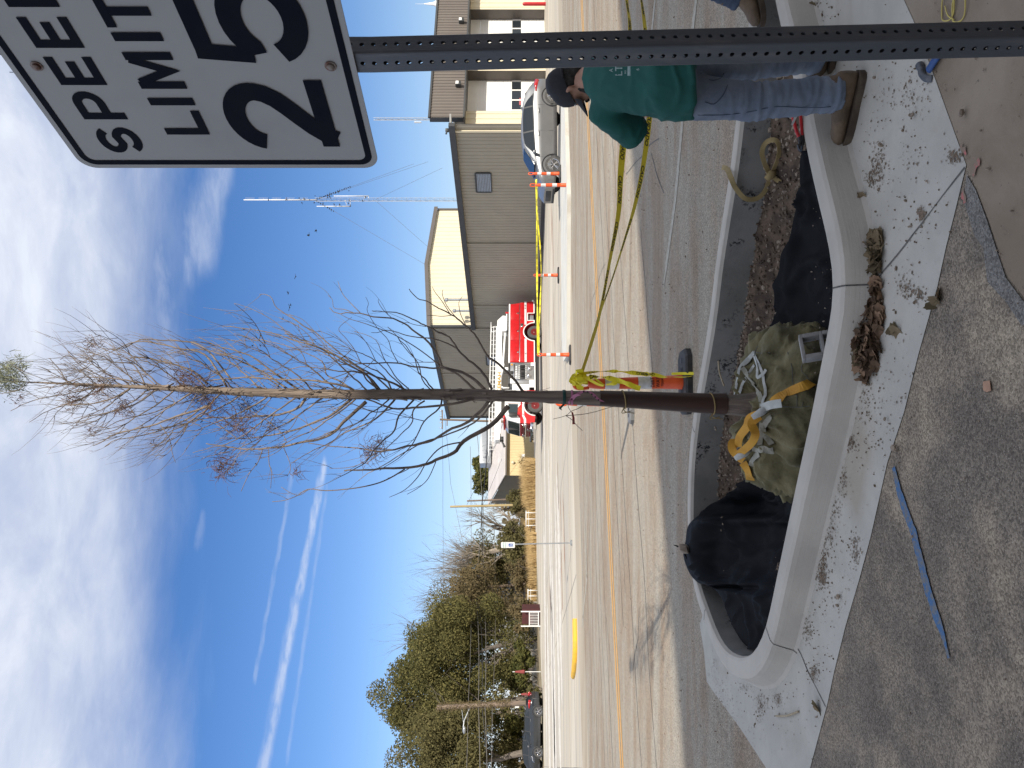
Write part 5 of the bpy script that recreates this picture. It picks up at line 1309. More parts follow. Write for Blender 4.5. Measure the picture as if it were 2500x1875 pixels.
tape('caution_tape', 'lower strand of caution tape from the near channelizer to behind the man', tape_path([kx, (1430, 880, 7.25), (1460, 780, 7.1), (1495, 680, 6.95), (1530, 570, 6.8), (1551, 497, 6.75), (1570, 407, 6.75), (1586, 280, 6.8), (1588, 180, 6.9), (1575, 69, 7.1), (1566, 0, 7.3), (1545, -120, 7.7)]), .072,
     lambda s: .95 + .25 * math.sin(s * 1.7), flip=True, group=tg_, pitch=.95, start=.7)
# tape knotted and hanging round the near channelizer
NT_ = tag(thing('caution_tape', None, None, (.02, 7.34, .98)), 'caution tape knotted round the neck of the near channelizer with loose ends hanging', 'caution tape', tg_)
CZ = za((1350, 850, .18083))
def cz(x, y, d): X, Y = CZ(x, y); return (X, Y, d)
for px, wd, tw, tx, fl in (([cz(340, 400, 7.22), cz(480, 390, 7.2), cz(620, 385, 7.21), cz(760, 405, 7.22), cz(900, 445, 7.2), cz(1020, 485, 7.21), cz(1110, 525, 7.2), cz(1180, 545, 7.2)], .050, .2, True, False),
                           ([cz(340, 350, 7.26), cz(600, 318, 7.25), cz(850, 312, 7.24), cz(1050, 330, 7.25), cz(1250, 350, 7.24), cz(1370, 358, 7.24), cz(1500, 388, 7.22), cz(1640, 388, 7.2), cz(1780, 390, 7.15), cz(1880, 375, 7.1)], .042, .35, True, False),
                           ([cz(400, 380, 7.22), cz(500, 430, 7.21), cz(600, 485, 7.2), cz(680, 510, 7.2)], .03, .6, False, False), ([cz(560, 400, 7.21), cz(620, 450, 7.21), cz(690, 505, 7.2)], .02, .3, False, False),
                           ([cz(720, 495, 7.24), cz(800, 480, 7.23), cz(860, 455, 7.23)], .05, .3, False, False), ([cz(1600, 345, 7.22), cz(1760, 342, 7.18), cz(1940, 342, 7.1)], .03, .9, False, False)):
    P = tape_path(px, 6); o = tape('loose_end', None, P, wd, lambda s, tw=tw: tw + .3 * math.sin(s * 6), tx, None, None, fl, .9, .10); hang(o, NT_)
kn = MB(); kc = pt(*cz(350, 425, 7.27))
for k in range(9):
    a = _rng.uniform(0, 6.28); P = [kc + V(math.cos(b + a) * (.045 + .014 * math.sin(b * 3 + k)), math.sin(b + a) * .05, .030 * math.sin(b * 2 + k) + .012 * (k - 4)) for b in [6.28 * j / 18 for j in range(19)]]
    kn.ribbon(P, [V(.006 * math.sin(j + k), .006 * math.cos(j), .03) for j in range(19)])
for k in range(10):
    a = _rng.uniform(0, 6.28); p0 = kc + V(math.cos(a) * .05, -.045 - .004 * k, .03); kn.ribbon([p0, p0 + V(math.cos(a) * .03, -.02 - .003 * k, .0), p0 + V(math.cos(a) * .04, -.012 - .005 * k, -.06)], V(.024, .003 * math.sin(k), .014))
hang(kn.build('knot', M['tape']), NT_)
tape('caution_tape', 'far upper strand of caution tape strung in front of the fire truck and grey wall', [q for q in tape_path([(1309, 438, 27.0), (1309, 455, 27.0), (1310.5, 560, 28.0), (1311, 672, 29.5), (1312, 760, 27.5), (1314, 866, 25.6)], 8)], .065, lambda s: .5 + .5 * math.sin(s * 1.3), True, group=tg_, pitch=1.2)
tape('caution_tape', 'far lower strand of caution tape sagging in front of the fire truck', [q for q in tape_path([(1311, 452, 26.4), (1313.5, 540, 28.2), (1319, 610, 28.8), (1321, 672, 29.6), (1318, 760, 27.3), (1315, 866, 25.5)], 8)], .05, lambda s: .8 + .5 * math.sin(s * 1.7), True, group=tg_, pitch=1.2)

# ------------------------------------------------------------------ tools and litter round the pit
def link_arm(mb, a, b, r, n=8): mb.tube([a, b], r, n)
BCUT = thing('bolt_cutter', 'red-handled bolt cutter leaning head down on the inside of the curb', 'bolt cutter', gp(*RA(850, 750), .1))
def bq(x, y, d): X, Y = RA(x, y); return pt(X, Y, d)
b = MB(); dB = 3.93
for px in (((808, 640), (828, 715), (846, 785), (866, 830)), ((864, 640), (872, 700), (878, 770), (882, 820))):
    b.tube(smooth_path([bq(x, y, dB + .05) for x, y in px], 3), .0085, 10)
hang(b.build('handle', M['red_plastic'], smooth=True), BCUT)
b = MB(); b.tube([bq(866, 822, dB + .05), bq(872, 850, dB + .05)], .013, 8); b.tube([bq(880, 815, dB + .05), bq(884, 850, dB + .05)], .012, 8); b.rbox(bq(876, 850, dB + .05), (.045, .02, .03), .006)
for s_ in (-1, 1): b.prism([bq(874 + s_ * 3, 852, dB + .03), bq(872 + s_ * 17, 866, dB + .03), bq(874 + s_ * 14, 890, dB + .03), bq(876 + s_ * 3, 905, dB + .03), bq(876 + s_ * 4, 875, dB + .03)], (0, .016, 0))
hang(b.build('cutter_head', M['black_plastic'], auto=40), BCUT)
b = MB(); b.prism([bq(845, 672, dB), bq(862, 678, dB), bq(826, 752, dB - .01), bq(814, 748, dB - .01)], (0, .001, 0)); hang(b.build('paper_tag', M['white_paint']), BCUT)
HAM = thing('claw_hammer', 'claw hammer with a blue handle lying on the apron behind the sign post', 'hammer', gp(*RA(1620, 420)))
b = MB(); hz = .02
b.tube(smooth_path([gp(*RA(1640, 420), hz), gp(*RA(1690, 340), hz), gp(*RA(1740, 262), hz), gp(*RA(1770, 215), hz)], 4), [.011] * 4 + [.013] * 4 + [.015] * 5, 10, ry=.017); hang(b.build('handle', mat('blue_grip', (.03, .09, .26), .5, (.02, .06, .2), 20), smooth=True), HAM)
b = MB(); b.lathe([(.013, 0), (.016, .004), (.016, .022), (.011, .03), (.010, .045)], gp(*RA(1583, 385), hz), 14, (gp(*RA(1605, 430)) - gp(*RA(1583, 385))).to_track_quat('Z', 'Y').to_matrix())
b.tube(smooth_path([gp(*RA(1597, 408), hz), gp(*RA(1600, 440), hz), gp(*RA(1612, 462), hz), gp(*RA(1635, 473), .016), gp(*RA(1662, 472), .008)], 4), [.012, .013, .014, .014, .014, .013, .012, .012, .011, .010, .009, .008, .007, .006, .005, .004, .003], 10, ry=[.014] * 17)
hang(b.build('hammer_head', M['post_steel'], smooth=True), HAM)
# tan lifting strap with a knot, hanging over the far curb
M['tan_web'] = mat('tan_webbing', (.33, .25, .115), .85, (.25, .185, .08), 9, bump=.3, bscale=160)
TS = thing('lifting_strap', 'tan webbing strap tied in a loop and hung over the far curb', 'strap', gp(*RA(560, 1100), .14))
def far_wall_d(Y):  # depth of the inner face of the far curb on the ray through column Y
    u = (CY - Y) / F; best = 6.0
    for a, b in zip(far_c, far_c[1:]):
        ua, ub = a.x / a.y, b.x / b.y
        if min(ua, ub) <= u <= max(ua, ub): best = a.y + (b.y - a.y) * (u - ua) / (ub - ua + 1e-9)
    return best
def wl_(x, y, off): X, Y = RA(x, y); return pt(X, Y, far_wall_d(Y) - off)
def web(pts, wd, tw0=0.0, tw1=0.0):
    P = smooth_path(pts, 6); W = []
    for i in range(len(P)):
        t = (P[min(i + 1, len(P) - 1)] - P[max(i - 1, 0)]).normalized(); v = (O - P[i]).normalized(); a = tw0 + (tw1 - tw0) * i / len(P); bb = v.cross(t).normalized(); W.append((bb * math.cos(a) + v * math.sin(a)) * wd)
    mb = MB(); mb.ribbon(P, W, .003); return hang(mb.build('webbing', M['tan_web']), TS)
web([gp(*RA(402, 1003), CH + .012), gp(*RA(430, 1015), CH + .014), wl_(452, 1060, .05), wl_(480, 1125, .04), wl_(540, 1190, .05), wl_(610, 1190, .05), wl_(660, 1140, .07), wl_(690, 1060, .10)], .036, .2, .7)
web([wl_(690, 1055, .10), wl_(655, 980, .08), wl_(640, 910, .07), wl_(665, 855, .08), wl_(715, 840, .12), wl_(742, 875, .14), wl_(735, 950, .14), wl_(695, 1045, .11)], .032, .5, -.9)
web([wl_(695, 1050, .10), wl_(725, 1075, .13), wl_(752, 1092, .15)], .03, .2, .6)
b = MB(); c = wl_(693, 1050, .115); b.tube([c + V(-.03, 0, .03), c + V(0, -.012, 0), c + V(.03, 0, -.03)], [.02, .03, .02], 10); hang(b.build('knot', M['tan_web'], smooth=True), TS)
# concrete block beside the ball
M['block'] = mat('cinder_block', (.36, .345, .325), .95, (.29, .28, .265), 8, bump=.6, bscale=70)
CB = thing('concrete_block', 'pale hollow concrete block standing in the pit beside the root ball', 'block', (.45, 4.26, -.28))
b = MB(); bw, bh = .36, .19
def frm(mb, y, t):
    xs = [-.18, -.155, -.014, .014, .155, .18]
    for x0, x1 in ((-.18, -.152), (-.014, .014), (.152, .18)): mb.rbox(((x0 + x1) / 2, y, .095), (x1 - x0, t, .19), .004)
    for z in (.014, .176): mb.rbox((-.083, y, z), (.137, t, .028), .004); mb.rbox((.083, y, z), (.137, t, .028), .004)
frm(b, 0, .19); bo2 = b.build('block_shell', M['block'], CB, auto=40)
cx_ = V(.16, -.30, -.94).normalized(); cy_ = V(.25, -.88, .33); cy_ = (cy_ - cx_ * cy_.dot(cx_)).normalized(); cz_ = cx_.cross(cy_)
CB.rotation_euler = Matrix((cx_, cy_, cz_)).transposed().to_euler(); CB.scale = (.62, .5, .72); CB.location = pt(*RB(1000, 590), 4.14) - cz_ * .06
# yellow wire rings on the old pavement
M['yellow_wire'] = mat('yellow_wire', (.55, .46, .12), .5, (.45, .36, .1), 20)
for k, (x, y, lb) in enumerate(((1755, 40, 'thin yellow wire ring at the frame edge, the one closer to the apron'), (1820, 45, 'thin yellow wire ring at the frame edge, the one with a loose tail'))):
    c = gp(*RA(x, y), .012); b = MB(); rr = .052
    b.tube([c + V(math.cos(a) * rr * (1 + .1 * math.sin(2 * a)), math.sin(a) * rr * .9, .003 * math.sin(3 * a)) for a in [2 * math.pi * j / 26 for j in range(27)]], .0028, 6)
    if k: b.tube(smooth_path([c + V(-.03, .03, 0), c + V(.0, .06, .006), c + V(.05, .09, 0)], 4), .0025, 6)
    tag(b.build('wire_ring', M['yellow_wire'], smooth=True), lb, 'wire ring', 'yellow wire rings')
# leaf litter heaped against the curb
M['leaf'] = leafmat('dead_leaf', (.31, .205, .135), (.10, .07, .05), tr=.1); M['leaf2'] = leafmat('grey_leaf', (.27, .21, .135), (.13, .105, .065), tr=.1)
def leaf(mb, c, s, nrm=None):
    d = nrm or V(_rng.gauss(0, .55), _rng.gauss(0, .55), 1).normalized(); x = d.orthogonal().normalized(); a = _rng.uniform(0, 6.28); y = d.cross(x); x, y = x * math.cos(a) + y * math.sin(a), y * math.cos(a) - x * math.sin(a)
    out = [(-.5, 0), (-.34, .22), (-.30, .42), (-.06, .36), (.08, .46), (.24, .30), (.42, .24), (.56, 0), (.42, -.22), (.24, -.30), (.08, -.46), (-.06, -.36), (-.30, -.42), (-.34, -.22)]
    cu = _rng.uniform(.2, 1.1); tw = _rng.uniform(-.8, .8)
    pts = [c + x * p * s + y * q * s + d * s * (cu * (q * q) * 1.1 + .5 * cu * p * p + tw * p * q) for p, q in out]; mid = [c + x * p * s + d * s * .5 * cu * p * p for p in (-.3, .0, .3)]
    mb.add(pts + [mid[1]], [(i, (i + 1) % 14, 14) for i in range(14)])
def litter(name, spots, m, kind='stuff'):
    mb = MB()
    for (x, y), n, rx, ry, hh, s in spots:
        c = gp(x, y)
        for _ in range(n):
            r = _rng.random() ** .6; a = _rng.uniform(0, 6.28); p = c + V(math.cos(a) * rx * r, math.sin(a) * ry * r, _rng.uniform(0, hh) * (1 - r * r) + .012); leaf(mb, p, s * _rng.uniform(.7, 1.3))
    return tag(mb.build(name, m), kind=kind)
heap = [(RB(1300, 420), 55, .09, .13, .05, .062), (RB(1290, 500), 70, .10, .15, .07, .062), (RB(1285, 580), 80, .10, .15, .07, .060), (RB(1285, 660), 70, .10, .13, .06, .055), (RB(1285, 725), 30, .07, .10, .03, .05), (RB(1330, 310), 28, .07, .08, .03, .06), (RB(1340, 250), 20, .05, .06, .02, .05)]
litter('leaf_litter', heap, M['leaf'])
litter('leaf_litter', [(RA(1180, 1000), 9, .05, .04, .02, .055), (RA(1190, 1090), 7, .05, .03, .02, .055), (RA(1235, 1200), 9, .04, .06, .02, .05), (RA(1330, 1470), 26, .05, .08, .03, .06), (RA(1340, 1560), 26, .05, .07, .03, .06), (RA(1320, 1630), 16, .04, .06, .02, .055), (RB(1320, 60), 24, .05, .07, .03, .055), (RB(1340, 140), 14, .04, .05, .02, .05), (RB(1290, 460), 30, .10, .05, .06, .05), (RB(1280, 620), 30, .11, .06, .06, .05),
                        (RA(950, 60), 10, .06, .08, .01, .05), (RB(1680, 310), 4, .05, .05, .0, .05), (RC(990, 1300), 2, .02, .02, 0, .07), (RB(1455, 510), 2, .02, .02, 0, .06), (RA(1010, 450), 8, .05, .06, .02, .05)], M['leaf2'])
# crumbs of soil, pebbles and stones on the apron and road
M['crumb'] = mat('soil_crumb', (.15, .11, .078), .95, (.22, .17, .125), 30)
cm = MB()
def crumbs(zone, cx, cy, rx, ry, n, r0=.0018, r1=.0062):
    for _ in range(int(n * .42)):
        x, y = _rng.gauss(cx, rx), _rng.gauss(cy, ry); p = gp(*zone(x, y), .009)
        rock(cm, p, _rng.uniform(r0, r1) * (1 if _rng.random() < .9 else 1.9), .6)
for z_, cx, cy, rx, ry, n in ((RB, 1250, 950, 60, 110, 90), (RB, 1300, 1250, 90, 160, 110), (RC, 1000, 500, 30, 110, 120), (RC, 940, 800, 60, 120, 90), (RC, 950, 1080, 30, 50, 50), (RC, 650, 1260, 90, 80, 90), (RC, 500, 1150, 120, 60, 40), (RA, 1450, 950, 130, 260, 130), (RA, 1600, 1350, 90, 150, 60), (RA, 1400, 600, 120, 120, 50), (RA, 1000, 80, 50, 60, 60), (RB, 1500, 300, 80, 200, 50), (RB, 1270, 760, 50, 30, 60), (RC, 750, 480, 14, 90, 40), (RC, 1120, 300, 60, 100, 50), (RA, 1160, 880, 20, 30, 30), (RC, 330, 1350, 60, 120, 60)):
    crumbs(z_, cx, cy, rx, ry, n)
tag(cm.build('soil_crumbs', M['crumb']), kind='stuff')
M['mud'] = mat('dried_mud', (.20, .145, .10), .95, (.12, .085, .06), 40)
sm_ = MB()
def specks(zone, cx, cy, rx, ry, n, r0=.002, r1=.009):
    for _ in range(n):
        p = gp(*zone(_rng.gauss(cx, rx), _rng.gauss(cy, ry)), .0088 + _rng.uniform(0, .0008)); a = _rng.uniform(0, 3.14); r = _rng.uniform(r0, r1) * _rng.uniform(.4, 1); k = _rng.uniform(.3, .9)
        sm_.add([p + V(math.cos(t + a) * r * _rng.uniform(.7, 1.2), math.sin(t + a) * r * k * _rng.uniform(.7, 1.2), 0) for t in (0, 1.05, 2.1, 3.14, 4.2, 5.2)], [(0, 1, 2, 3, 4, 5)])
for z_, cx, cy, rx, ry, n in ((RC, 995, 440, 22, 80, 520), (RC, 1000, 520, 12, 22, 160), (RC, 1030, 250, 30, 50, 160), (RC, 910, 830, 18, 40, 160), (RC, 950, 1090, 16, 26, 200), (RC, 635, 1260, 22, 26, 180), (RC, 735, 1245, 14, 22, 120), (RC, 630, 1320, 14, 40, 130), (RC, 545, 1170, 26, 18, 90), (RC, 345, 1040, 14, 30, 70), (RC, 1200, 360, 16, 60, 160), (RB, 1165, 1180, 18, 26, 200), (RB, 1110, 1400, 26, 60, 180), (RB, 1250, 900, 60, 120, 160),
                              (RB, 1060, 1590, 30, 40, 160), (RA, 1330, 1000, 24, 60, 240), (RA, 1290, 1080, 14, 24, 100), (RA, 1595, 1290, 14, 22, 140), (RA, 1790, 940, 24, 22, 130), (RA, 950, 60, 18, 50, 260), (RB, 1500, 240, 24, 40, 120), (RB, 1575, 290, 22, 24, 100), (RA, 1500, 560, 90, 60, 120), (RA, 1420, 900, 140, 260, 150), (RB, 1450, 900, 60, 200, 90), (RC, 1100, 600, 60, 260, 110), (RC, 800, 1300, 90, 120, 80), (RC, 745, 455, 10, 14, 90), (RC, 740, 550, 12, 24, 70), (RC, 380, 1380, 50, 130, 900), (RC, 470, 1540, 60, 90, 700), (RC, 290, 1180, 18, 70, 200)):
    specks(z_, cx, cy, rx, ry, n)
tag(sm_.build('dried_mud', M['mud']), kind='stuff')
pbm = MB()
for _ in range(700):
    p = V(_rng.uniform(-2.6, 2.4), _rng.uniform(1.9, 4.2), .012)
    rock(pbm, p, _rng.uniform(.002, .006) * (1 if _rng.random() < .93 else 2), .6)
for _ in range(500):
    p = V(_rng.uniform(-5, 8), _rng.uniform(6.0, 14), .004); rock(pbm, p, _rng.uniform(.005, .014), .6)
tag(pbm.build('pebbles', M['gravel']), kind='stuff')
for k, (q, r, lb) in enumerate(((RA(1350, 870), .018, 'dark oval pebble on the apron in front of the boot toe'), (RA(1540, 690), .017, 'brown pebble on the apron level with the boot'), (RA(1835, 680), .018, 'blue-grey stone on the old pavement near small yellow leaves'), (RC(1095, 630), .018, 'dark stone alone on the left half of the apron'), (RB(1425, 1215), .022, 'grey stone at the apron edge beside the blue paint'), (RB(1375, 1040), .013, 'small dark stone on the apron below the root ball'))):
    b = MB(); rock(b, gp(*q, .02), r, .6); tag(b.build('pebble', M['gravel'], auto=30), lb, 'pebble', 'single pebbles on the apron')
# twigs on the curb and apron
for P, lb in (([wl_(1, 1, 0) * 0 + pt(*RB(378, 690), 5.9), pt(*RB(385, 760), 5.88), pt(*RB(412, 840), 5.82)], 'thin dry twig stuck to the inner face of the far curb'), ([gp(*RC(725, 1347), .014), gp(*RC(790, 1345), .018), gp(*RC(858, 1320), .014)], 'pale curved twig lying on the apron at the left tip')):
    b = MB(); b.tube(smooth_path(P, 5), .006, 6); tag(b.build('twig', mat('pale_twig', (.42, .35, .24), .8, (.32, .25, .16), 30), smooth=True), lb, 'twig', 'loose twigs')
b = MB(); b.prism([gp(*RB(*q), .008) for q in ((1968, 815), (2008, 808), (2016, 870), (1990, 878), (1970, 868))], (0, 0, .002))
tag(b.build('paper_scrap', mat('brown_scrap', (.42, .25, .16), .8, (.35, .2, .13), 20)), 'small square scrap of brown card on the asphalt', 'scrap')
# ------------------------------------------------------------------ metal buildings
M['siding_gray'] = mat('taupe_siding', (.335, .305, .245), .5, (.31, .283, .23), .8)
M['siding_cream'] = mat('cream_siding', (.66, .59, .43), .5, (.63, .56, .41), .6)
M['siding_brown'] = mat('brown_fascia', (.145, .125, .108), .5, (.135, .115, .10), .8)
M['trim_dark'] = mat('dark_trim', (.045, .048, .052), .5, (.055, .058, .06), 2)
M['trim_brown'] = mat('brown_trim', (.10, .088, .078), .5, (.11, .095, .085), 3)
M['door_white'] = mat('white_door', (.78, .77, .73), .5, (.74, .73, .69), 1.2)
M['roof_gray'] = mat('gray_roof', (.30, .30, .29), .5, (.27, .27, .26), 1)
M['red_post'] = mat('red_bollard', (.48, .018, .02), .4, (.42, .015, .02), 4)
def ribbed(mb, a, b, z0, z1, pitch=.3, dep=.03, wdt=.06, out=None, top=None):
    """ribbed sheet wall from a to b (ground points); top(x) gives the wall head at distance x"""
    a = Vector(a); b = Vector(b); d = (b - a); L = d.length; d /= L; nn = out or Vector((d.y, -d.x, 0)); prof = [(0, 0)]; x = pitch * .5
    while x + wdt < L:
        prof += [(x - wdt * .2, 0), (x, dep), (x + wdt, dep), (x + wdt * 1.2, 0)]; x += pitch
    prof.append((L, 0)); vs = []
    for s, o in prof:
        q = a + d * s + nn * o; vs += [Vector((q.x, q.y, z0)), Vector((q.x, q.y, z1 if top is None else top(s)))]
    mb.add(vs, [(2 * i, 2 * i + 2, 2 * i + 3, 2 * i + 1) for i in range(len(prof) - 1)]); return mb
def beam(mb, a, b, w_, h_, up=UP):
    a, b = Vector(a), Vector(b); d = (b - a).normalized(); s = d.cross(Vector(up)).normalized() * (w_ / 2); u = s.cross(d).normalized() * (h_ / 2)
    return mb.prism([a - s - u, a + s - u, a + s + u, a - s + u], b - a)
ST = thing('fire_station', 'long taupe and cream metal fire station with white bay doors and brown fascia', 'building', tn(33.4, 40))
HS = lambda o: hang(o, ST)
T0 = 33.4; NF = 33.1; NM = 55.8; EV = 5.6
m_ = MB(); ribbed(m_, tn(T0, NF), tn(T0, NM), 0, EV, .30, .03, .07, -TX); HS(m_.build('side_wall', M['siding_gray']))
# rear hall, taller, gable towards the street
m_ = MB(); ribbed(m_, tn(T0, NM), tn(T0, 74.5), 0, 9.25, .30, .03, .07, -TX); HS(m_.build('side_wall', M['siding_gray']))
W2 = 12.3
m_ = MB(); ribbed(m_, tn(T0, NM), tn(T0 + W2, NM), EV - .4, 9, .42, .03, .06, -NX, lambda s: 9.25 + .55 * (1 - abs(s - W2 / 2) / (W2 / 2))); HS(m_.build('gable_wall', M['siding_cream']))
m_ = MB()
for s0, s1 in ((-.18, W2 / 2), (W2 / 2, W2 + .18)):
    z = lambda s: 9.33 + .55 * (1 - abs(s - W2 / 2) / (W2 / 2))
    p = [tn(T0 + s0, NM - .25, z(s0)), tn(T0 + s1, NM - .25, z(s1)), tn(T0 + s1, NM - .25, z(s1) + .10), tn(T0 + s0, NM - .25, z(s0) + .10)]; m_.prism(p, NX * 19.2)
HS(m_.build('roof', M['roof_gray']))
m_ = MB(); m_.prism([tn(T0 - .19, NM - .26, 9.18), tn(T0 + W2 / 2, NM - .26, 9.74), tn(T0 + W2 + .19, NM - .26, 9.18), tn(T0 + W2 + .19, NM - .26, 9.50), tn(T0 + W2 / 2, NM - .26, 10.05), tn(T0 - .19, NM - .26, 9.50)], NX * .06)
beam(m_, tn(T0 + W2 + .02, NM - .05, EV), tn(T0 + W2 + .02, NM - .05, 9.2), .16, .16, NX); HS(m_.build('gable_trim', M['trim_brown']))
m_ = MB(); beam(m_, tn(T0 - .12, NM - .2, 9.28), tn(T0 - .12, 74.7, 9.28), .22, .34); beam(m_, tn(T0 - .03, 74.55, 0), tn(T0 - .03, 74.55, 9.2), .2, .2, NX); beam(m_, tn(T0 - .05, NM, EV + .1), tn(T0 - .05, NM, 9.2), .16, .16, NX); HS(m_.build('gutter', M['trim_dark']))
# main hall roof, gutter, base trim, downspouts
m_ = MB(); m_.prism([tn(T0 - .2, NF, EV + .02), tn(T0 + .8, NF, EV + .07), tn(T0 + .8, NF, EV + .17), tn(T0 - .2, NF, EV + .12)], NX * (NM - NF - .3)); m_.prism([tn(T0 + 1.7, 36.3, EV + .1), tn(T0 + 14, 36.3, EV + .9), tn(T0 + 28, 36.3, EV + .05), tn(T0 + 28, 36.3, EV + .2), tn(T0 + 14, 36.3, EV + 1.05), tn(T0 + 1.7, 36.3, EV + .2)], NX * (NM - 36.6)); HS(m_.build('roof', M['roof_gray']))
m_ = MB(); beam(m_, tn(T0 - .14, NF - .1, EV), tn(T0 - .14, NM + .3, EV), .28, .36); HS(m_.build('gutter', M['trim_dark']))
m_ = MB(); beam(m_, tn(T0 - .04, NF, .12), tn(T0 - .04, 74.5, .12), .10, .24); HS(m_.build('base_trim', M['trim_dark']))
for nn in (33.6, 44.4, 52.6, 56.2, 64.5):
    m_ = MB(); beam(m_, tn(T0 - .08, nn, .35), tn(T0 - .08, nn, (EV if nn < NM else 9.1) - .1), .12, .14, NX); beam(m_, tn(T0 - .09, nn, .38), tn(T0 - .34, nn, .12), .12, .12, NX)
    HS(m_.build('downspout', M['siding_cream'] if nn < 34 else M['siding_gray']))
for nn, z0 in ((38.05, 3.52), (61.9, 3.8)):
    m_ = MB(); fr = MB(); fz = 1.0
    for k in range(9): m_.prism([tn(T0 - .02, nn - .84, z0 + .1 * k), tn(T0 - .09, nn - .84, z0 + .1 * k), tn(T0 - .05, nn - .84, z0 + .1 * k + .085), tn(T0 - .02, nn - .84, z0 + .1 * k + .085)], NX * 1.68)
    o = HS(m_.build('louver', M['galv']))
    for a, b in (((nn - .88, z0 - .04), (nn + .88, z0 - .04)), ((nn - .88, z0 + .94), (nn + .88, z0 + .94))): beam(fr, tn(T0 - .05, *a), tn(T0 - .05, *b), .10, .08)
    for n1 in (nn - .88, nn + .88): beam(fr, tn(T0 - .05, n1, z0), tn(T0 - .05, n1, z0 + .9), .08, .10, NX)
    x = fr.build('frame', M['trim_dark']); x.parent = o
# vents standing on the lower roof in front of the cream gable
for tt, nn, zt_ in ((34.5, 53.5, 7.6), (34.0, 54.4, 7.0)):
    m_ = MB(); m_.cyl(tn(tt, nn, EV), tn(tt, nn, zt_), .09, 12); m_.lathe([(.09, 0), (.16, .05), (.16, .22), (.05, .30)], tn(tt, nn, zt_ - .02), 12); HS(m_.build('roof_vent', M['galv'], auto=40))
# street front: fascia, piers, recessed doors
NB, NP, NDR = 34.2, 35.05, 35.85
TF0, TF1 = 35.0, 62.0
m_ = MB(); ribbed(m_, tn(TF0, NB), tn(TF1, NB), 5.05, 7.1, .25, .03, .05, -NX); HS(m_.build('fascia', M['siding_brown']))
m_ = MB(); m_.prism([tn(TF0, NB, 5.05), tn(TF0, NB, 7.1), tn(TF0, NB + .34, 7.1), tn(TF0, NB + .34, 5.05)], TX * .06); beam(m_, tn(TF0, NB - .02, 7.12), tn(TF1, NB - .02, 7.12), .14, .12); beam(m_, tn(TF0, NB - .02, 5.03), tn(TF1, NB - .02, 5.03), .14, .08)
m_.prism([tn(TF0 + .06, NB + .05, 5.0), tn(TF0 + .06, NP + .9, 5.0), tn(TF1, NP + .9, 5.0), tn(TF1, NB + .05, 5.0)], (0, 0, .04)); m_.prism([tn(TF0 + .06, NB + .05, 7.0), tn(TF0 + .06, NB + .3, 7.0), tn(TF1, NB + .3, 7.0), tn(TF1, NB + .05, 7.0)], (0, 0, .06)); HS(m_.build('fascia_trim', M['trim_dark']))
doors = [(36.45, 39.95), (42.15, 45.75), (47.6, 51.2), (53.2, 56.8)]
edges_ = [TF0 + .15] + [x for d in doors for x in d] + [TF1]
for i in range(0, len(edges_), 2):
    a, b = edges_[i], edges_[i + 1]; m_ = MB(); ribbed(m_, tn(a, NP), tn(b, NP), 0, 5.0, .42, .035, .10, -NX); HS(m_.build('pier', M['siding_cream']))
    m_ = MB(); m_.prism([tn(a, NP + .02, 0), tn(a, NDR + .1, 0), tn(a, NDR + .1, 5.0), tn(a, NP + .02, 5.0)], TX * .03); m_.prism([tn(b, NP + .02, 0), tn(b, NDR + .1, 0), tn(b, NDR + .1, 5.0), tn(b, NP + .02, 5.0)], -TX * .03); HS(m_.build('door_jamb', M['trim_brown']))
m_ = MB(); m_.prism([tn(T0, NF, 0), tn(TF0 + .2, NP, 0), tn(TF0 + .2, NP, 5.0), tn(T0, NF, 5.0)], NX * .05); HS(m_.build('end_panel', M['siding_gray']))
M['door_sign'] = mat('door_sign', (.45, .10, .11), .5, (.40, .08, .09), 4)
for k, (a, b) in enumerate(doors):
    m_ = MB()
    for z0, z1 in ((0, .52), (.53, 1.05), (1.06, 1.58), (2.18, 2.72), (2.73, 3.26), (3.27, 3.80), (3.81, 4.34), (4.35, 5.0)):
        m_.prism([tn(a, NDR, z0), tn(a, NDR, z1), tn(b, NDR, z1), tn(b, NDR, z0)], NX * .05)
        for zz_ in (z0 + .17, z0 + .35): beam(m_, tn(a, NDR - .008, zz_), tn(b, NDR - .008, zz_), .016, .02)
    nP = 4; pw = (b - a) / nP
    for j in range(nP + 1): beam(m_, tn(a + pw * j if 0 < j < nP else (a + .05 if j == 0 else b - .05), NDR, 1.58), tn(a + pw * j if 0 < j < nP else (a + .05 if j == 0 else b - .05), NDR, 2.18), .10, .06, NX)
    dr = HS(m_.build('bay_door', M['door_white']))
    for j in range(nP):
        g_ = MB(); g_.prism([tn(a + pw * j + .05, NDR + .01, 1.58), tn(a + pw * j + .05, NDR + .01, 2.18), tn(a + pw * (j + 1) - .05, NDR + .01, 2.18), tn(a + pw * (j + 1) - .05, NDR + .01, 1.58)], NX * .01); x = g_.build('pane', M['dark_glass']); x.parent = dr
    if k == 0:
        g_ = MB(); g_.prism([tn(a + 1.35, NDR + .002, 1.60), tn(a + 1.35, NDR + .002, 1.70), tn(a + 1.95, NDR + .002, 1.70), tn(a + 1.95, NDR + .002, 1.60)], NX * .004); x = g_.build('notice', M['door_sign']); x.parent = dr
    lp = MB(); c = tn(a + 1.2, NB - .16, 5.45); Mt = Matrix((TX, -NX, UP)).transposed()
    lp.rbox(c, (.30, .26, .34), .03, Mt); x = HS(lp.build('wall_light', M['trim_dark'], auto=30)); g_ = MB(); g_.rbox(c - NX * .14 + UP * .06, (.24, .03, .18), .01, Mt); y = g_.build('lens', M['white_gloss']); y.parent = x
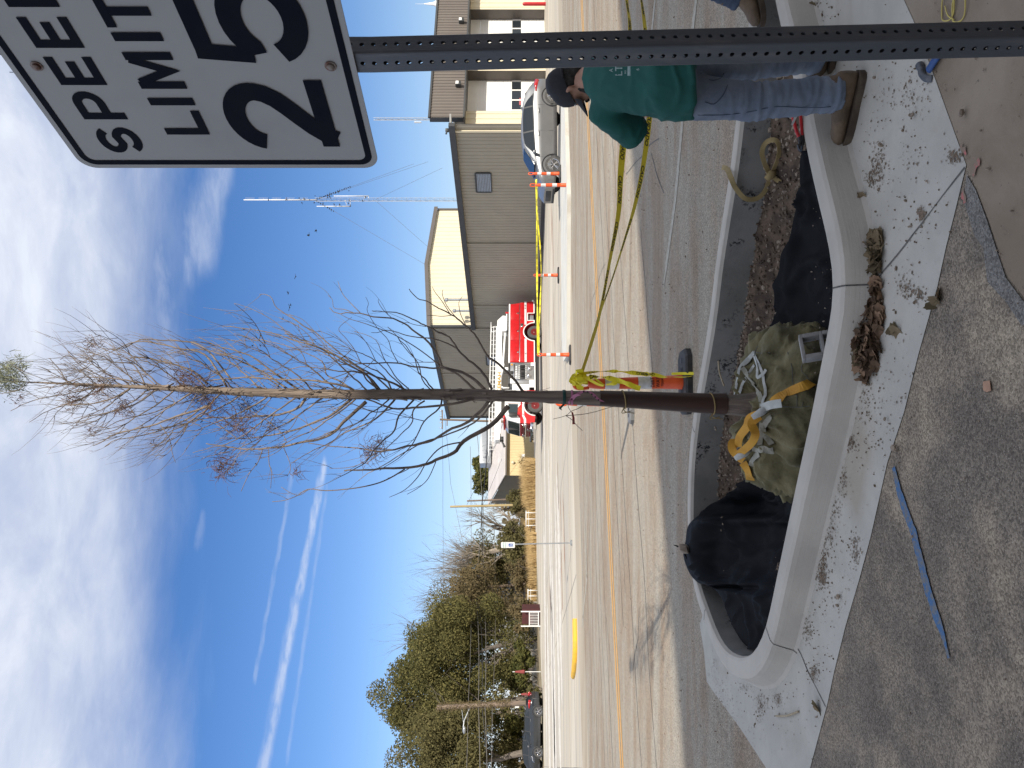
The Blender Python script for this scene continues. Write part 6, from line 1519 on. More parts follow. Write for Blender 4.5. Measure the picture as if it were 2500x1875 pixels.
sp_ = MB(); c = tn(45.7, 34.6, 7.1); sp_.lathe([(.30, 0), (.12, .35), (.04, .9), (.012, 1.0), (.008, 1.55)], c, 10); HS(sp_.build('roof_finial', M['white_gloss'], auto=40))
for k, (t_, n_b) in enumerate(((43.85, 33.2), (34.2, 33.2))):
    b = MB(); q = tn(t_, n_b); b.lathe([(.115, 0), (.115, 1.35), (.10, 1.43), (.05, 1.48), (.001, 1.49)], q, 16)
    tag(b.build('bollard', M['red_post'], auto=40), ('red steel bollard beside the cream pier of the second bay', 'red steel bollard whose round top shows behind the roof of the silver car')[k], 'bollard', 'red bollards before the bay doors')
cam_ = MB(); c = tn(T0 - .1, NF + .4, EV + .3); cam_.rbox(c, (.2, .2, .2), .03); cam_.cyl(c, c + V(-.25, -.1, .05), .05); HS(cam_.build('camera_unit', M['trim_dark'], auto=40))

# cream shed on the far left
SH_ = thing('metal_shed', 'pale yellow metal shed with a sloping whitish roof behind dry grass', 'building', tn(31, 90))
CT, CNn = 31.4, 87.3; LEN = 22
m_ = MB(); ribbed(m_, tn(CT, CNn), tn(CT + LEN, CNn), 0, 3.35, .35, .025, .05, -NX); hang(m_.build('front_wall', mat('yellow_siding', (.62, .49, .27), .6, (.58, .46, .25), .7)), SH_)
m_ = MB(); ribbed(m_, tn(CT, CNn), tn(CT, CNn + 11), 0, 3.35, .35, .025, .05, -TX, lambda s: 3.35 + .21 * s); hang(m_.build('end_wall', mat('shaded_siding', (.22, .20, .15), .6, (.20, .18, .14), .7)), SH_)  # end wall turned from the sun: its shade is put into a darker colour
m_ = MB(); m_.prism([tn(CT - .1, CNn - .4, 3.40), tn(CT - .1, CNn + 11.4, 5.85), tn(CT - .1, CNn + 11.4, 5.97), tn(CT - .1, CNn - .4, 3.52)], TX * (LEN + .2)); hang(m_.build('roof', mat('pale_roof', (.56, .51, .47), .5, (.50, .45, .41), .5)), SH_)
m_ = MB(); beam(m_, tn(CT - .1, CNn - .45, 3.36), tn(CT + LEN, CNn - .45, 3.36), .16, .18); hang(m_.build('gutter', M['trim_brown']), SH_)
hv_ = MB(); c = tn(CT + 7.4, CNn + 9.5, 6.3); Mt = Matrix((TX, NX, UP)).transposed(); hv_.rbox(c, (5.2, 1.8, 1.5), .06, Mt)
for k in range(8): hv_.box(c - NX * .91 + UP * (-.5 + .14 * k), (4.6, .03, .05), Mt)
hang(hv_.build('roof_unit', M['galv'], auto=30), SH_)
b = MB(); b.ell(tn(CT + 1.6, CNn - .12, 2.55), (.20, .20, .22)); hang(b.build('wall_lamp', M['siding_cream'], smooth=True), SH_)
b = MB(); b.prism([tn(CT + 2.2, CNn - .06, 1.1), tn(CT + 2.2, CNn - .06, 1.5), tn(CT + 2.7, CNn - .06, 1.5), tn(CT + 2.7, CNn - .06, 1.1)], NX * .02); hang(b.build('notice', M['white_paint']), SH_)

# brick storefront behind the camera: its roofline throws the shade over the near pavement
SF = thing('brick_storefront', 'brick storefront on the near side of the street, seen only by its shadow', 'building', tn(0, -6))
M['brick'] = mat('brick', (.46, .36, .28), .9, (.38, .29, .22), 6)
HB = 15.0; NS = 8.45 - .992 * HB / math.tan(SUN_EL)
b = MB(); b.prism([tn(-45, NS, 0), tn(45, NS, 0), tn(45, NS - 12, 0), tn(-45, NS - 12, 0)], (0, 0, HB)); hang(b.build('wall', M['brick']), SF)
b = MB(); b.prism([tn(-45.2, NS + .02, HB - .5), tn(-45.2, NS + .14, HB - .4), tn(-45.2, NS + .14, HB - .1), tn(-45.2, NS + .02, HB - .1)], TX * 90.4); hang(b.build('cornice', M['trim_brown']), SF)
for k in range(-6, 7):
    for z0, z1 in ((.6, 3.0), (4.4, 6.6)):
        g_ = MB(); g_.prism([tn(k * 6 - 1.6, NS + .01, z0), tn(k * 6 + 1.6, NS + .01, z0), tn(k * 6 + 1.6, NS + .01, z1), tn(k * 6 - 1.6, NS + .01, z1)], NX * .04); hang(g_.build('window', M['dark_glass']), SF)

# ------------------------------------------------------------------ fire truck (local: x forward, y left, z up)
FT = thing('fire_truck', 'red and white ladder fire truck parked facing left beside the grey wall', 'fire truck', (0, 0, 0))
FY = math.atan2(-TX.y, -TX.x); FT.rotation_euler = (0, 0, FY)
rw = pt(1271.5, 810, 58.4); FT.location = (rw.x, rw.y, 0) ; FTO = Vector((rw.x, rw.y, 0))
# rear axle at x=0 on the visible side; visible side faces the camera: local +y side? forward=-TX -> left = (TX.y? ) computed below
FW = Vector((math.cos(FY), math.sin(FY), 0)); LF = Vector((-FW.y, FW.x, 0))
SGN = 1 if LF.dot(-rw.normalized()) > 0 else -1
def fp(mb, name, m, parent=None, auto=None, smooth=False):
    for i in range(len(mb.v)): mb.v[i] = Vector((mb.v[i].x, SGN * (mb.v[i].y - 1.22) if True else 0, mb.v[i].z))
    if SGN < 0: mb.f = [tuple(reversed(f)) for f in mb.f]
    return mb.build(name, m, parent or FT, smooth=smooth, auto=auto)
S = 1.22  # half width; visible side plane at local y = 2*... after shift the visible face is y=+S - 1.22 = 0
def bx(mb, x0, x1, y0, y1, z0, z1, b=.02): return mb.rbox(((x0 + x1) / 2, (y0 + y1) / 2, (z0 + z1) / 2), (x1 - x0, y1 - y0, z1 - z0), b)
b = MB(); b.prism([V(-2.75, S, .62), V(-2.45, S, 2.40), V(2.62, S, 2.40), V(2.62, S, .55), V(.78, S, .55), V(.74, S, .9), V(.52, S, 1.22), V(.2, S, 1.36), V(-.2, S, 1.36), V(-.52, S, 1.22), V(-.74, S, .9), V(-.78, S, .62), V(-1.02, S, .62), V(-1.02, S, 1.05), V(-1.62, S, 1.05), V(-1.62, S, .62)], (0, -2 * S, 0)); body_ = fp(b, 'rear_body', M['red_paint'], auto=30)
b = MB(); bx(b, -2.5, 2.66, -S - .02, S + .02, 2.40, 2.52, .03); fp(b, 'body_cap', M['white_gloss'], auto=30)
b = MB()
for x0, x1 in ((-2.78, -1.62), (-1.02, -.76), (.80, 2.66)): bx(b, x0, x1, S - .02, S + .05, .54, .62, .01)
for x0, x1 in ((-1.68, -1.62), (-1.02, -.96)): bx(b, x0, x1, S - .02, S + .03, .6, 1.08, .01)
bx(b, -1.68, -.96, S - .02, S + .03, 1.05, 1.11, .01)
b.tube([V(.80 * math.cos(a), S + .01, .55 + .84 * math.sin(a)) for a in [math.pi * k / 20 for k in range(21)]], .045, 8); bx(b, -2.86, -2.70, -S, S + .04, .60, .74, .02); fp(b, 'body_trim', M['white_gloss'], auto=30)
b = MB(); bx(b, -1.60, -1.04, S - .25, S - .20, .62, 1.04, .005); fp(b, 'step_well', M['galv'], auto=30)
for x0, x1 in ((-2.66, -1.05), (-1.05, .75), (.75, 2.58)):
    d = MB(); bx(d, max(x0, -2.42) + .03, x1 - .03, S, S + .018, 1.72, 2.36, .008); dd = fp(d, 'locker_door', M['red_paint'], auto=30)
    h_ = MB(); xc = (max(x0, -2.42) + x1) / 2 + .1; bx(h_, xc - .07, xc + .07, S + .01, S + .04, 1.75, 1.87, .01); h2 = fp(h_, 'handle', M['chrome'], dd, auto=30)
    d = MB(); bx(d, x0 + .05, x1 - .03, S, S + .018, 1.40 if x0 != -1.05 else 1.44, 1.66, .008); dd = fp(d, 'locker_door', M['red_paint'], auto=30)
b = MB(); bx(b, -2.60, 2.60, S + .015, S + .035, 1.655, 1.70, .006); fp(b, 'rub_rail', M['chrome'], auto=30)
st_ = MB(); 
for x0, x1 in ((-2.70, -.62), (.60, 2.62)): bx(st_, x0, x1, S + .002, S + .022, 1.16, 1.32, .002)
sp2 = fp(st_, 'stripe', M['reflect_white'], body_)
em = MB(); vs, fs = text_mesh('911', .02); em.add([V(-2.0 - v.x * .22, S + .026, 1.18 + v.y * .16) for v in vs], fs); fp(em, 'lettering', M['dark_red'], sp2)
for xx in (-2.35, 1.9):
    s_ = MB(); s_.add([V(xx + a_ * .07, S + .026, 1.24 + b_ * .07) for a_, b_ in ((-.3, -1), (.3, -1), (.3, -.4), (.9, -.7), (1.1, -.2), (.6, 0), (1.1, .3), (.9, .8), (.3, .5), (.3, 1), (-.3, 1), (-.3, .5), (-.9, .8), (-1.1, .3), (-.6, 0), (-1.1, -.2), (-.9, -.7), (-.3, -.4))], [tuple(range(18))]); fp(s_, 'emblem', M['galv'], sp2)
b = MB(); bx(b, -.62 - .1, -.42, S + .0, S + .03, 1.42, 1.62, .01); bx(b, -.60, -.46, S + .02, S + .04, 1.46, 1.58, .01); fp(b, 'fuel_door', M['chrome'], auto=30)
# pump panel
b = MB(); bx(b, 2.62, 4.35, -S + .1, S - .06, .62, 2.40, .02); pp = fp(b, 'pump_panel', M['steel'], auto=30)
b = MB(); bx(b, 2.66, 2.74, S - .1, S + .02, .62, 2.4, .01); bx(b, 4.02, 4.10, S - .1, S + .02, .62, 2.2, .01); bx(b, 2.7, 4.1, S - .1, S + .01, 2.06, 2.14, .01); fp(b, 'panel_frame', M['chrome'], pp, auto=30)
b = MB()
for k in range(5): b.lathe([(.06, 0), (.06, .03), (.05, .035)], (3.0 + .2 * k, S - .05, 1.93), 12, Matrix.Rotation(R(-90), 3, 'X'))
for k in range(8):
    for z in (1.72, 1.22): b.lathe([(.035, 0), (.035, .06)], (2.92 + .15 * k, S - .05, z), 8, Matrix.Rotation(R(-90), 3, 'X'))
fp(b, 'gauge', M['white_gloss'], pp, auto=40)
b = MB()
for k in range(8):
    if k in (3, 7): continue
    bx(b, 2.90 + .15 * k, 2.93 + .15 * k, S - .06, S + .06, 1.32, 1.62, .005)
bx(b, 2.84, 4.0, S - .055, S - .045, 1.28, 1.66, .002); fp(b, 'valve_lever', M['black_plastic'], pp, auto=30)
b = MB()
for xx, zz_ in ((3.15, .95), (3.75, 1.0)): b.lathe([(.13, 0), (.13, .10), (.10, .12), (.10, .20), (.07, .22)], (xx, S - .06, zz_), 16, Matrix.Rotation(R(-90), 3, 'X'))
fp(b, 'hose_inlet', M['chrome'], pp, auto=40)
b = MB(); bx(b, 2.66, 2.95, S - .03, S + .04, .60, .86, .02); bx(b, 4.10, 4.72, S - .05, S + .05, .56, .98, .03); bx(b, 4.40, 4.95, -S + .1, S - .02, .98, 2.22, .03); fp(b, 'side_box', M['white_gloss'], auto=30)
b = MB(); bx(b, 2.7, 4.4, -S + .05, S - .02, 2.40, 2.52, .02); bx(b, 3.35, 3.62, S - .1, S - .01, 2.15, 2.42, .01); bx(b, 3.68, 3.95, S - .1, S - .01, 2.15, 2.42, .01); fp(b, 'rear_cab_frame', M['black_plastic'], auto=30)
b = MB(); bx(b, 2.62, 4.95, S - .04, S + .04, .52, .60, .01); fp(b, 'running_board', M['white_gloss'], auto=30)
b = MB(); bx(b, 2.74, 2.86, S - .1, S - .02, 2.2, 2.34, .02); fp(b, 'amber_light', M['amber'], auto=30)
# cab
b = MB(); b.prism([V(4.95, S, .55), V(4.95, S, 2.72), V(6.9, S, 2.72), V(7.25, S, 2.55), V(7.55, S, 1.62), V(7.6, S, .62), V(6.95, S, .55), V(6.9, S, .9), V(6.62, S, 1.22), V(6.15, S, 1.36), V(5.68, S, 1.22), V(5.42, S, .9), V(5.36, S, .55)], (0, -2 * S, 0)); cab = fp(b, 'cab', M['red_paint'], auto=30)
b = MB(); b.prism([V(4.93, S + .012, 1.62), V(4.93, S + .012, 2.76), V(6.9, S + .012, 2.76), V(7.30, S + .012, 2.56), V(7.575, S + .012, 1.66), V(7.2, S + .012, 1.66), V(6.95, S + .012, 1.85), V(6.4, S + .012, 1.85), V(6.1, S + .012, 1.62)], (0, -2 * S - .024, 0)); fp(b, 'cab_roof', M['white_gloss'], auto=30)
for x0, x1, x2, x3 in ((5.10, 5.85, 5.10, 5.85), (6.05, 6.75, 6.05, 6.95)):
    g_ = MB(); g_.prism([V(x2 + .02, S + .016, 1.80), V(x0, S + .016, 2.50), V(x1, S + .016, 2.50), V(x3, S + .016, 1.86)], (0, .012, 0)); fp(g_, 'side_window', M['glass_green'], cab)
d = MB(); bx(d, 5.98, 6.02, S + .002, S + .014, .62, 2.6, .003); bx(d, 5.0, 5.02, S + .002, S + .014, .62, 1.6, .003); fp(d, 'door_seam', M['dark_red'], cab)
d = MB(); bx(d, 5.85, 5.97, S + .01, S + .05, 1.42, 1.48, .01); bx(d, 6.85, 6.97, S + .01, S + .05, 1.42, 1.48, .01); fp(d, 'handle', M['chrome'], cab, auto=30)
s_ = MB(); s_.prism([V(4.97, S + .003, 1.16), V(4.97, S + .003, 1.32), V(5.5, S + .003, 1.32), V(5.7, S + .003, 1.50), V(7.0, S + .003, 1.50), V(7.3, S + .003, 1.38), V(7.57, S + .003, 1.38), V(7.58, S + .003, 1.22), V(7.25, S + .003, 1.22), V(6.95, S + .003, 1.36), V(5.75, S + .003, 1.36), V(5.55, S + .003, 1.16)], (0, .008, 0)); fp(s_, 'stripe', M['reflect_white'], cab)
s_ = MB()
for k in range(26):
    a = 6.28 * k / 26; rr = .16 if k % 2 else .24; s_.add([V(6.5 + rr * math.cos(a), S + .008, 1.66 + rr * math.sin(a) * .6), V(6.5 + rr * math.cos(a) + .04, S + .008, 1.66 + rr * math.sin(a) * .6), V(6.5 + rr * .6 * math.cos(a), S + .008, 1.66 + rr * .4 * math.sin(a))], [(0, 1, 2)])
fp(s_, 'gold_crest', M['gold'], cab)
b = MB(); b.tube([V(6.15 + .82 * math.cos(a), S + .01, .55 + .84 * math.sin(a)) for a in [math.pi * k / 20 for k in range(21)]], .045, 8); fp(b, 'wheel_arch_trim', M['white_gloss'], cab, smooth=True)
# front of the cab
g_ = MB(); g_.prism([V(7.335, S - .12, 2.50), V(7.575, S - .08, 1.70), V(7.575, -S + .08, 1.70), V(7.335, -S + .12, 2.50)], (.015, 0, .004)); ws = fp(g_, 'windscreen', M['glass_green'], cab)
b = MB(); bx(b, 7.40, 7.56, -.02, .02, 1.7, 2.5, .005); fp(b, 'windscreen_post', M['black_plastic'], ws)
for y0 in (.25, -.75):
    b = MB(); b.tube([V(7.62, y0, 1.68), V(7.50, y0 + .45, 2.15)], .012, 6); fp(b, 'wiper', M['black_plastic'], ws)
b = MB(); bx(b, 7.58, 7.66, -S + .1, S - .1, .98, 1.24, .02); bx(b, 7.58, 7.64, -S + .55, S - .55, 1.3, 1.56, .02); fp(b, 'grille', M['dark_red'], cab, auto=30)
for y0 in (-S + .28, S - .28):
    b = MB(); bx(b, 7.58, 7.70, y0 - .22, y0 + .22, 1.30, 1.50, .03); hl = fp(b, 'headlight', M['chrome'], cab, auto=30)
b = MB(); bx(b, 7.58, 7.72, -S - .02, S + .02, 1.22, 1.34, .02); fp(b, 'light_bar', M['chrome'], cab, auto=30)
b = MB(); bx(b, 7.5, 8.05, -S - .04, S + .04, .50, .92, .05); bm_ = fp(b, 'bumper', M['chrome'], auto=30)
b = MB()
for y0 in (-.7, -.35, 0): b.lathe([(.07, 0), (.07, .02)], (8.045, y0, .72), 12, Matrix.Rotation(R(90), 3, 'Y'))
fp(b, 'bumper_opening', M['black_plastic'], bm_)
b = MB(); b.lathe([(.05, 0), (.06, .1), (.13, .22), (.14, .26)], (7.75, S - .35, 1.05), 14, Matrix.Rotation(R(90), 3, 'Y')); fp(b, 'siren', M['chrome'], bm_, auto=40)
b = MB(); bx(b, 6.9, 7.1, S - .35, S - .1, 2.74, 2.88, .03); bx(b, 6.9, 7.1, -S + .1, -S + .9, 2.74, 2.88, .03); bx(b, 6.9, 7.1, -.2, S - .5, 2.74, 2.88, .03); fp(b, 'roof_light', M['red_plastic'], cab, auto=30)
b = MB(); bx(b, 6.85, 7.15, S + .10, S + .34, 1.85, 2.45, .06); b.tube([V(7.0, S, 2.55), V(7.0, S + .2, 2.5)], .02, 6); fp(b, 'mirror', M['black_plastic'], cab, auto=30)
# wheels
def wheel(x, y, out):
    b = MB(); Mr = Matrix.Rotation(R(-90 * out), 3, 'X'); b.lathe([(.30, .0), (.50, -.02), (.545, .04), (.55, .15), (.545, .26), (.50, .30), (.30, .28)], (x, y - .28 * out, .55), 28, Mr, False); t = fp(b, 'wheel', M['tyre'], auto=35)
    b = MB(); b.lathe([(.31, .27), (.29, .22), (.25, .16), (.13, .14), (.13, .25), (.08, .29), (.001, .30)], (x, y - .28 * out, .55), 24, Mr); fp(b, 'rim', M['dark_red'], t, auto=35)
for xx in (0, 6.15):
    wheel(xx, S - .02, 1); wheel(xx, -S + .02, -1)
b = MB(); bx(b, -2.4, 7.4, -.45, .45, .45, .8, .02); bx(b, .9, 5.3, S - .35, S - .1, .25, .55, .03); fp(b, 'chassis', M['black_plastic'], auto=30)
# ladder boom
b = MB(); bx(b, -1.3, 8.0, -.32, .32, 3.05, 3.42, .03); b.prism([V(2.0, .33, 3.05), V(2.3, .33, 2.85), V(2.6, .33, 2.9), V(3.4, .33, 3.05)], (0, -.66, 0)); boom = fp(b, 'boom', M['white_gloss'], auto=30)
b = MB(); b.prism([V(-1.9, .40, 2.72), V(-1.95, .40, 3.0), V(-1.5, .40, 3.42), V(-.7, .40, 3.44), V(-.55, .40, 3.1), V(-.6, .40, 2.72)], (0, -.8, 0)); bx(b, -2.2, -.6, -.5, .5, 2.66, 2.74, .02); fp(b, 'turntable', M['white_gloss'], auto=30)
b = MB(); b.lathe([(.42, 2.5), (.42, 2.66)], (-1.2, 0, 0), 20); b.tube(smooth_path([V(-.6, .3, 2.7), V(-.2, .35, 2.6), V(.0, .35, 2.45)], 4), .03, 6); fp(b, 'turret_ring', M['black_plastic'], auto=40)
b = MB(); b.cyl(V(-.45, .25, 2.82), V(2.2, .28, 2.95), .07, 12); fp(b, 'lift_cylinder', M['white_gloss'], auto=40)
b = MB()
for y in (-.33, .33):
    b.tube([V(-1.0, y, 3.48), V(8.6, y, 3.48)], .035, 6); b.tube([V(-1.0, y, 3.70), V(8.6, y, 3.70)], .022, 6); b.tube(smooth_path([V(-1.0, y, 3.48), V(-1.0, y, 3.62), V(-.9, y, 3.88), V(-.7, y, 3.92), V(8.8, y, 3.92), V(8.95, y, 3.88), V(8.95, y, 3.5)], 2), .022, 6)
    for k in range(26): x0 = -.9 + .38 * k; b.tube([V(x0, y, 3.48), V(x0, y, 3.70 if k % 3 else 3.92)], .014, 5)
for k in range(32): b.tube([V(-.9 + .3 * k, -.33, 3.50), V(-.9 + .3 * k, .33, 3.50)], .018, 5)
fp(b, 'ladder', M['white_gloss'])
b = MB(); bx(b, 8.0, 8.5, -.4, .4, 3.1, 3.45, .04); b.cyl(V(8.2, 0, 3.1), V(8.5, 0, 2.9), .10, 10); fp(b, 'boom_tip', M['white_gloss'], boom, auto=30)
b = MB(); b.tube([V(8.35, .1, 3.05), V(8.75, .1, 2.85), V(8.95, .1, 2.78)], [.06, .07, .09], 10); bx(b, 8.2, 8.5, -.1, .3, 2.85, 3.1, .03); fp(b, 'water_cannon', M['black_plastic'], boom, auto=40)
tb2 = MB(); vs, fs = text_mesh('OKEMAH', .03); wd = max(v.x for v in vs); sc = 2.15 / wd; tb2.add([V(5.15 - v.x * sc, .338, 3.10 + v.y * .36) for v in vs], fs); fp(tb2, 'lettering', M['gold'], boom)
b = MB(); b.lathe([(.06, 0), (.06, .12)], (-1.75, S - .1, 2.52), 10); b.lathe([(.075, .12), (.075, .24), (.03, .27)], (-1.75, S - .1, 2.52), 12); fp(b, 'beacon', M['red_plastic'], auto=40)
b = MB(); bx(b, 3.0, 3.25, S - .3, S - .05, 2.52, 2.78, .04); fp(b, 'floodlight', M['white_gloss'], auto=30)
b = MB(); b.tube([V(4.6, S - .3, 2.45), V(4.6, S - .3, 2.9), V(4.5, S - .3, 3.0)], .06, 8); fp(b, 'boom_rest', M['white_gloss'], smooth=True)

# ------------------------------------------------------------------ silver car (local: x forward, y left)
M['silver'] = mat('silver_paint', (.20, .204, .208), .34, (.185, .19, .195), 2, metal=.55, coat=.5)
M['clad'] = mat('dark_cladding', (.030, .031, .033), .6, (.04, .04, .042), 8)
M['tail_red'] = mat('tail_lamp', (.45, .01, .012), .18, (.38, .01, .012), 5, coat=.5)
def car(root, paint, L=4.45, Wd=1.80, Hh=1.60, detail=True):
    """hatchback body lofted from side profile and plan"""
    N_ = 44; half = Wd / 2; b = MB(); xs = [-L / 2 + L * i / (N_ - 1) for i in range(N_)]
    key_belt = [(-L / 2, .94), (-2.0, 1.06), (-1.2, 1.12), (0, 1.08), (.9, 1.03), (1.35, .97), (1.9, .84), (L / 2 - .02, .68)]
    key_roof = [(-L / 2, .93), (-2.05, 1.18), (-1.75, 1.42), (-1.3, 1.55), (-.6, 1.60), (0, 1.59), (.45, 1.52), (.95, 1.24), (1.30, 1.01), (1.9, .90), (L / 2 - .12, .78), (L / 2, .60)]
    def ip(kv, x):
        for (a, ya), (c, yc_) in zip(kv, kv[1:]):
            if a <= x <= c:
                t = (x - a) / (c - a); t = t * t * (3 - 2 * t) * .5 + t * .5; return ya + (yc_ - ya) * t
        return kv[-1][1] if x > kv[-1][0] else kv[0][1]
    k_ = Hh / 1.60; rows = []
    for x in xs:
        e = max(0, abs(x) - (L / 2 - .55)) / .55; pl = half * (1 - .20 * e ** 2.2)
        zb_, zr = ip(key_belt, x) * k_, ip(key_roof, x) * k_; zr = max(zr, zb_ + .012); inn = min(.26, (zr - zb_) * .42)
        lift = .05 * e
        sec = [(pl * .90, .24 + lift), (pl * .975, .30 + lift), (pl * .985, .45), (pl, .62), (pl * .995, .78 if zb_ > .8 else zb_ - .05), (pl * .985, zb_ - .02), (pl * .96, zb_ + .01), (pl * .96 - inn * .55, zb_ + (zr - zb_) * .55), (pl * .96 - inn, zb_ + (zr - zb_) * .90), (pl * .96 - inn - .10, zr - .008), (pl * .35, zr + .012), (0, zr + .016)]
        sec = [(y, max(z, .2)) for y, z in sec]
        rows.append(sec)
    K = len(rows[0]); vs = []
    for x, sec in zip(xs, rows):
        for y, z in sec: vs.append(V(x, y, z))
        for y, z in reversed(sec[:-1]): vs.append(V(x, -y, z))
    K2 = 2 * K - 1; fs = [(i * K2 + k, i * K2 + k + 1, (i + 1) * K2 + k + 1, (i + 1) * K2 + k) for i in range(N_ - 1) for k in range(K2 - 1)]
    fs += [tuple(range(K2)), tuple((N_ - 1) * K2 + k for k in reversed(range(K2)))] + [(i * K2 + K2 - 1, i * K2, (i + 1) * K2, (i + 1) * K2 + K2 - 1) for i in range(N_ - 1)]
    b.add(vs, fs); body = b.build('body', paint, root, auto=38)
    def side(x, f, sg=1, off=.006):
        """point on the glasshouse side: f from belt (0) to roof edge (1)"""
        i = min(N_ - 2, max(0, int((x + L / 2) / L * (N_ - 1)))); t = (x - xs[i]) / (xs[1] - xs[0])
        def at(k): a, c = rows[i][k], rows[i + 1][k]; return V(x, (a[0] + (c[0] - a[0]) * t + off) * sg, a[1] + (c[1] - a[1]) * t)
        f3 = f * 2; k = 6 + min(1, int(f3)); return at(k).lerp(at(k + 1), f3 - int(f3) if f3 < 2 else 1.0)
    for sg in (1, -1):
        g_ = MB(); n = 26; vs = []
        for j in range(n + 1):
            x = -1.58 + 2.72 * j / n; tp = max(.06, min(sst(-1.75, -1.0, x), 1 - sst(.40, 1.2, x))) * 1.0
            for f in (.0, .5 * tp, tp): vs.append(side(x, f, sg, .003))
        fs = [(3 * j + k, 3 * j + k + 1, 3 * j + k + 4, 3 * j + k + 3) for j in range(n) for k in range(2)]
        g_.add(vs, fs if sg > 0 else [tuple(reversed(f)) for f in fs]); g_.build('window_surround', M['clad'], root, smooth=True)
        for x0, x1, nm in ((-1.50, -1.08, 'quarter_window'), (-1.02, -.06, 'rear_window'), (.0, 1.02, 'front_window')):
            g_ = MB(); n = 10; vs = []
            for j in range(n + 1):
                x = x0 + (x1 - x0) * j / n; tp = .96
                if nm == 'quarter_window': tp = max(.12, .96 * sst(-1.75, -1.0, x))
                if nm == 'front_window': tp = max(.10, .96 * (1 - sst(.42, 1.12, x)))
                for f in (.06, .5 * tp, tp): vs.append(side(x, f, sg))
            fs = [(3 * j + k, 3 * j + k + 1, 3 * j + k + 4, 3 * j + k + 3) for j in range(n) for k in range(2)]
            g_.add(vs, fs if sg > 0 else [tuple(reversed(f)) for f in fs]); g_.build(nm, M['dark_glass'], root, smooth=True)
        for xc in (-L / 2 + .82, L / 2 - .90):
            a_ = MB(); y_ = half * .985
            a_.tube([V(xc + .42 * math.cos(a), sg * y_ * .985, .36 + .42 * math.sin(a)) for a in [math.pi * (-.12 + 1.24 * k / 18) for k in range(19)]], .055, 6, ry=.03); a_.lathe([(.40, 0), (.40, .006)], (xc, sg * (half * .978), .35), 24, Matrix.Rotation(R(-90 * sg), 3, 'X')); a_.build('wheel_arch', M['clad'], root, smooth=False)
            w_ = MB(); Mr = Matrix.Rotation(R(-90 * sg), 3, 'X'); w_.lathe([(.22, .02), (.32, 0), (.345, .04), (.35, .11), (.345, .18), (.32, .22), (.235, .215)], (xc, sg * (half - .21), .35), 28, Mr, False); t = w_.build('wheel', M['tyre'], root, auto=35)
            r_ = MB(); r_.lathe([(.236, .20), (.225, .16), (.215, .10), (.001, .10)], (xc, sg * (half - .21), .35), 24, Mr, False); r_.build('rim_well', M['black_plastic'], t, smooth=True)
            r_ = MB(); r_.lathe([(.240, .205), (.232, .218), (.218, .205)], (xc, sg * (half - .21), .35), 28, Mr, False); r_.lathe([(.05, .19), (.05, .215), (.001, .218)], (xc, sg * (half - .21), .35), 12, Mr)
            for k in range(5):
                for dd in (-.14, .14):
                    a = 2 * math.pi * k / 5 + .3; p0 = V(xc + .04 * math.cos(a), sg * (half - .005), .35 + .04 * math.sin(a)); p1 = V(xc + .225 * math.cos(a + dd), sg * (half - .012), .35 + .225 * math.sin(a + dd)); r_.tube([p0, p1], [.020, .016], 6, ry=.012)
            r_.build('rim', M['chrome'], t, auto=40)
        s_ = MB(); s_.rbox((-.05, sg * (half * .975), .27), (2.3, .05, .14), .02); s_.build('sill', M['clad'], root, auto=30)
        for xx in (-.86, .10):
            h_ = MB(); h_.rbox((xx, sg * (half + .012), .90), (.20, .03, .035), .012); h_.build('handle', M['silver'], root, auto=30)
        for xx in (-1.10, -.04, 1.05):
            d_ = MB(); d_.tube([V(xx + .02 * math.sin(z * 3), sg * (half * (.993 if z > .5 else .985) + .0015), z) for z in (.34, .45, .62, .78, .93)], .005, 4); d_.build('door_seam', M['clad'], root)
        m_ = MB(); m_.rbox((.92, sg * (half + .10), 1.06), (.12, .20, .13), .04); m_.build('mirror', M['silver'], root, auto=30)
        h_ = MB(); e = L / 2; h_.tube([V(e - .62, sg * half * .955, .80), V(e - .35, sg * half * .90, .74), V(e - .12, sg * half * .74, .69)], [.035, .06, .035], 8, ry=.05); h_.build('headlight', M['chrome'], root, smooth=True)
        t_ = MB(); t_.tube([V(-e + .62, sg * half * .965, 1.01), V(-e + .3, sg * half * .925, 1.0), V(-e + .07, sg * half * .84, .96)], [.03, .085, .09], 8, ry=.05); t_.build('tail_light', M['tail_red'], root, smooth=True)
    g_ = MB(); g_.prism([V(-2.07, .55, 1.20 * k_), V(-1.76, .50, 1.425 * k_), V(-1.76, -.50, 1.425 * k_), V(-2.07, -.55, 1.20 * k_)], V(-.03, 0, .025)); g_.build('rear_glass', M['dark_glass'], root)
    g_ = MB(); g_.prism([V(1.24, .66, 1.06 * k_), V(.52, .52, 1.475 * k_), V(.52, -.52, 1.475 * k_), V(1.24, -.66, 1.06 * k_)], V(.02, 0, .035)); g_.build('windscreen', M['dark_glass'], root)
    g_ = MB(); g_.rbox((L / 2 - .04, 0, .52), (.12, 1.0, .22), .03); g_.rbox((L / 2 - .04, 0, .33), (.12, 1.4, .10), .03); g_.build('grille', M['clad'], root, auto=30)
    g_ = MB(); g_.rbox((-L / 2 + .03, 0, .42), (.10, 1.3, .26), .03); g_.build('rear_bumper', M['clad'], root, auto=30)
    g_ = MB(); g_.prism([V(-1.3, 0, 1.56 * k_), V(-1.5, 0, 1.66 * k_), V(-1.52, 0, 1.66 * k_), V(-1.45, 0, 1.54 * k_)], (0, .02, 0)); g_.build('antenna_fin', M['silver'], root)
CAR = thing('parked_car', 'silver crossover car parked behind the far curb, partly hidden by the capped man', 'car', (9.62, 30.55, 0), 'cars parked beyond the street')
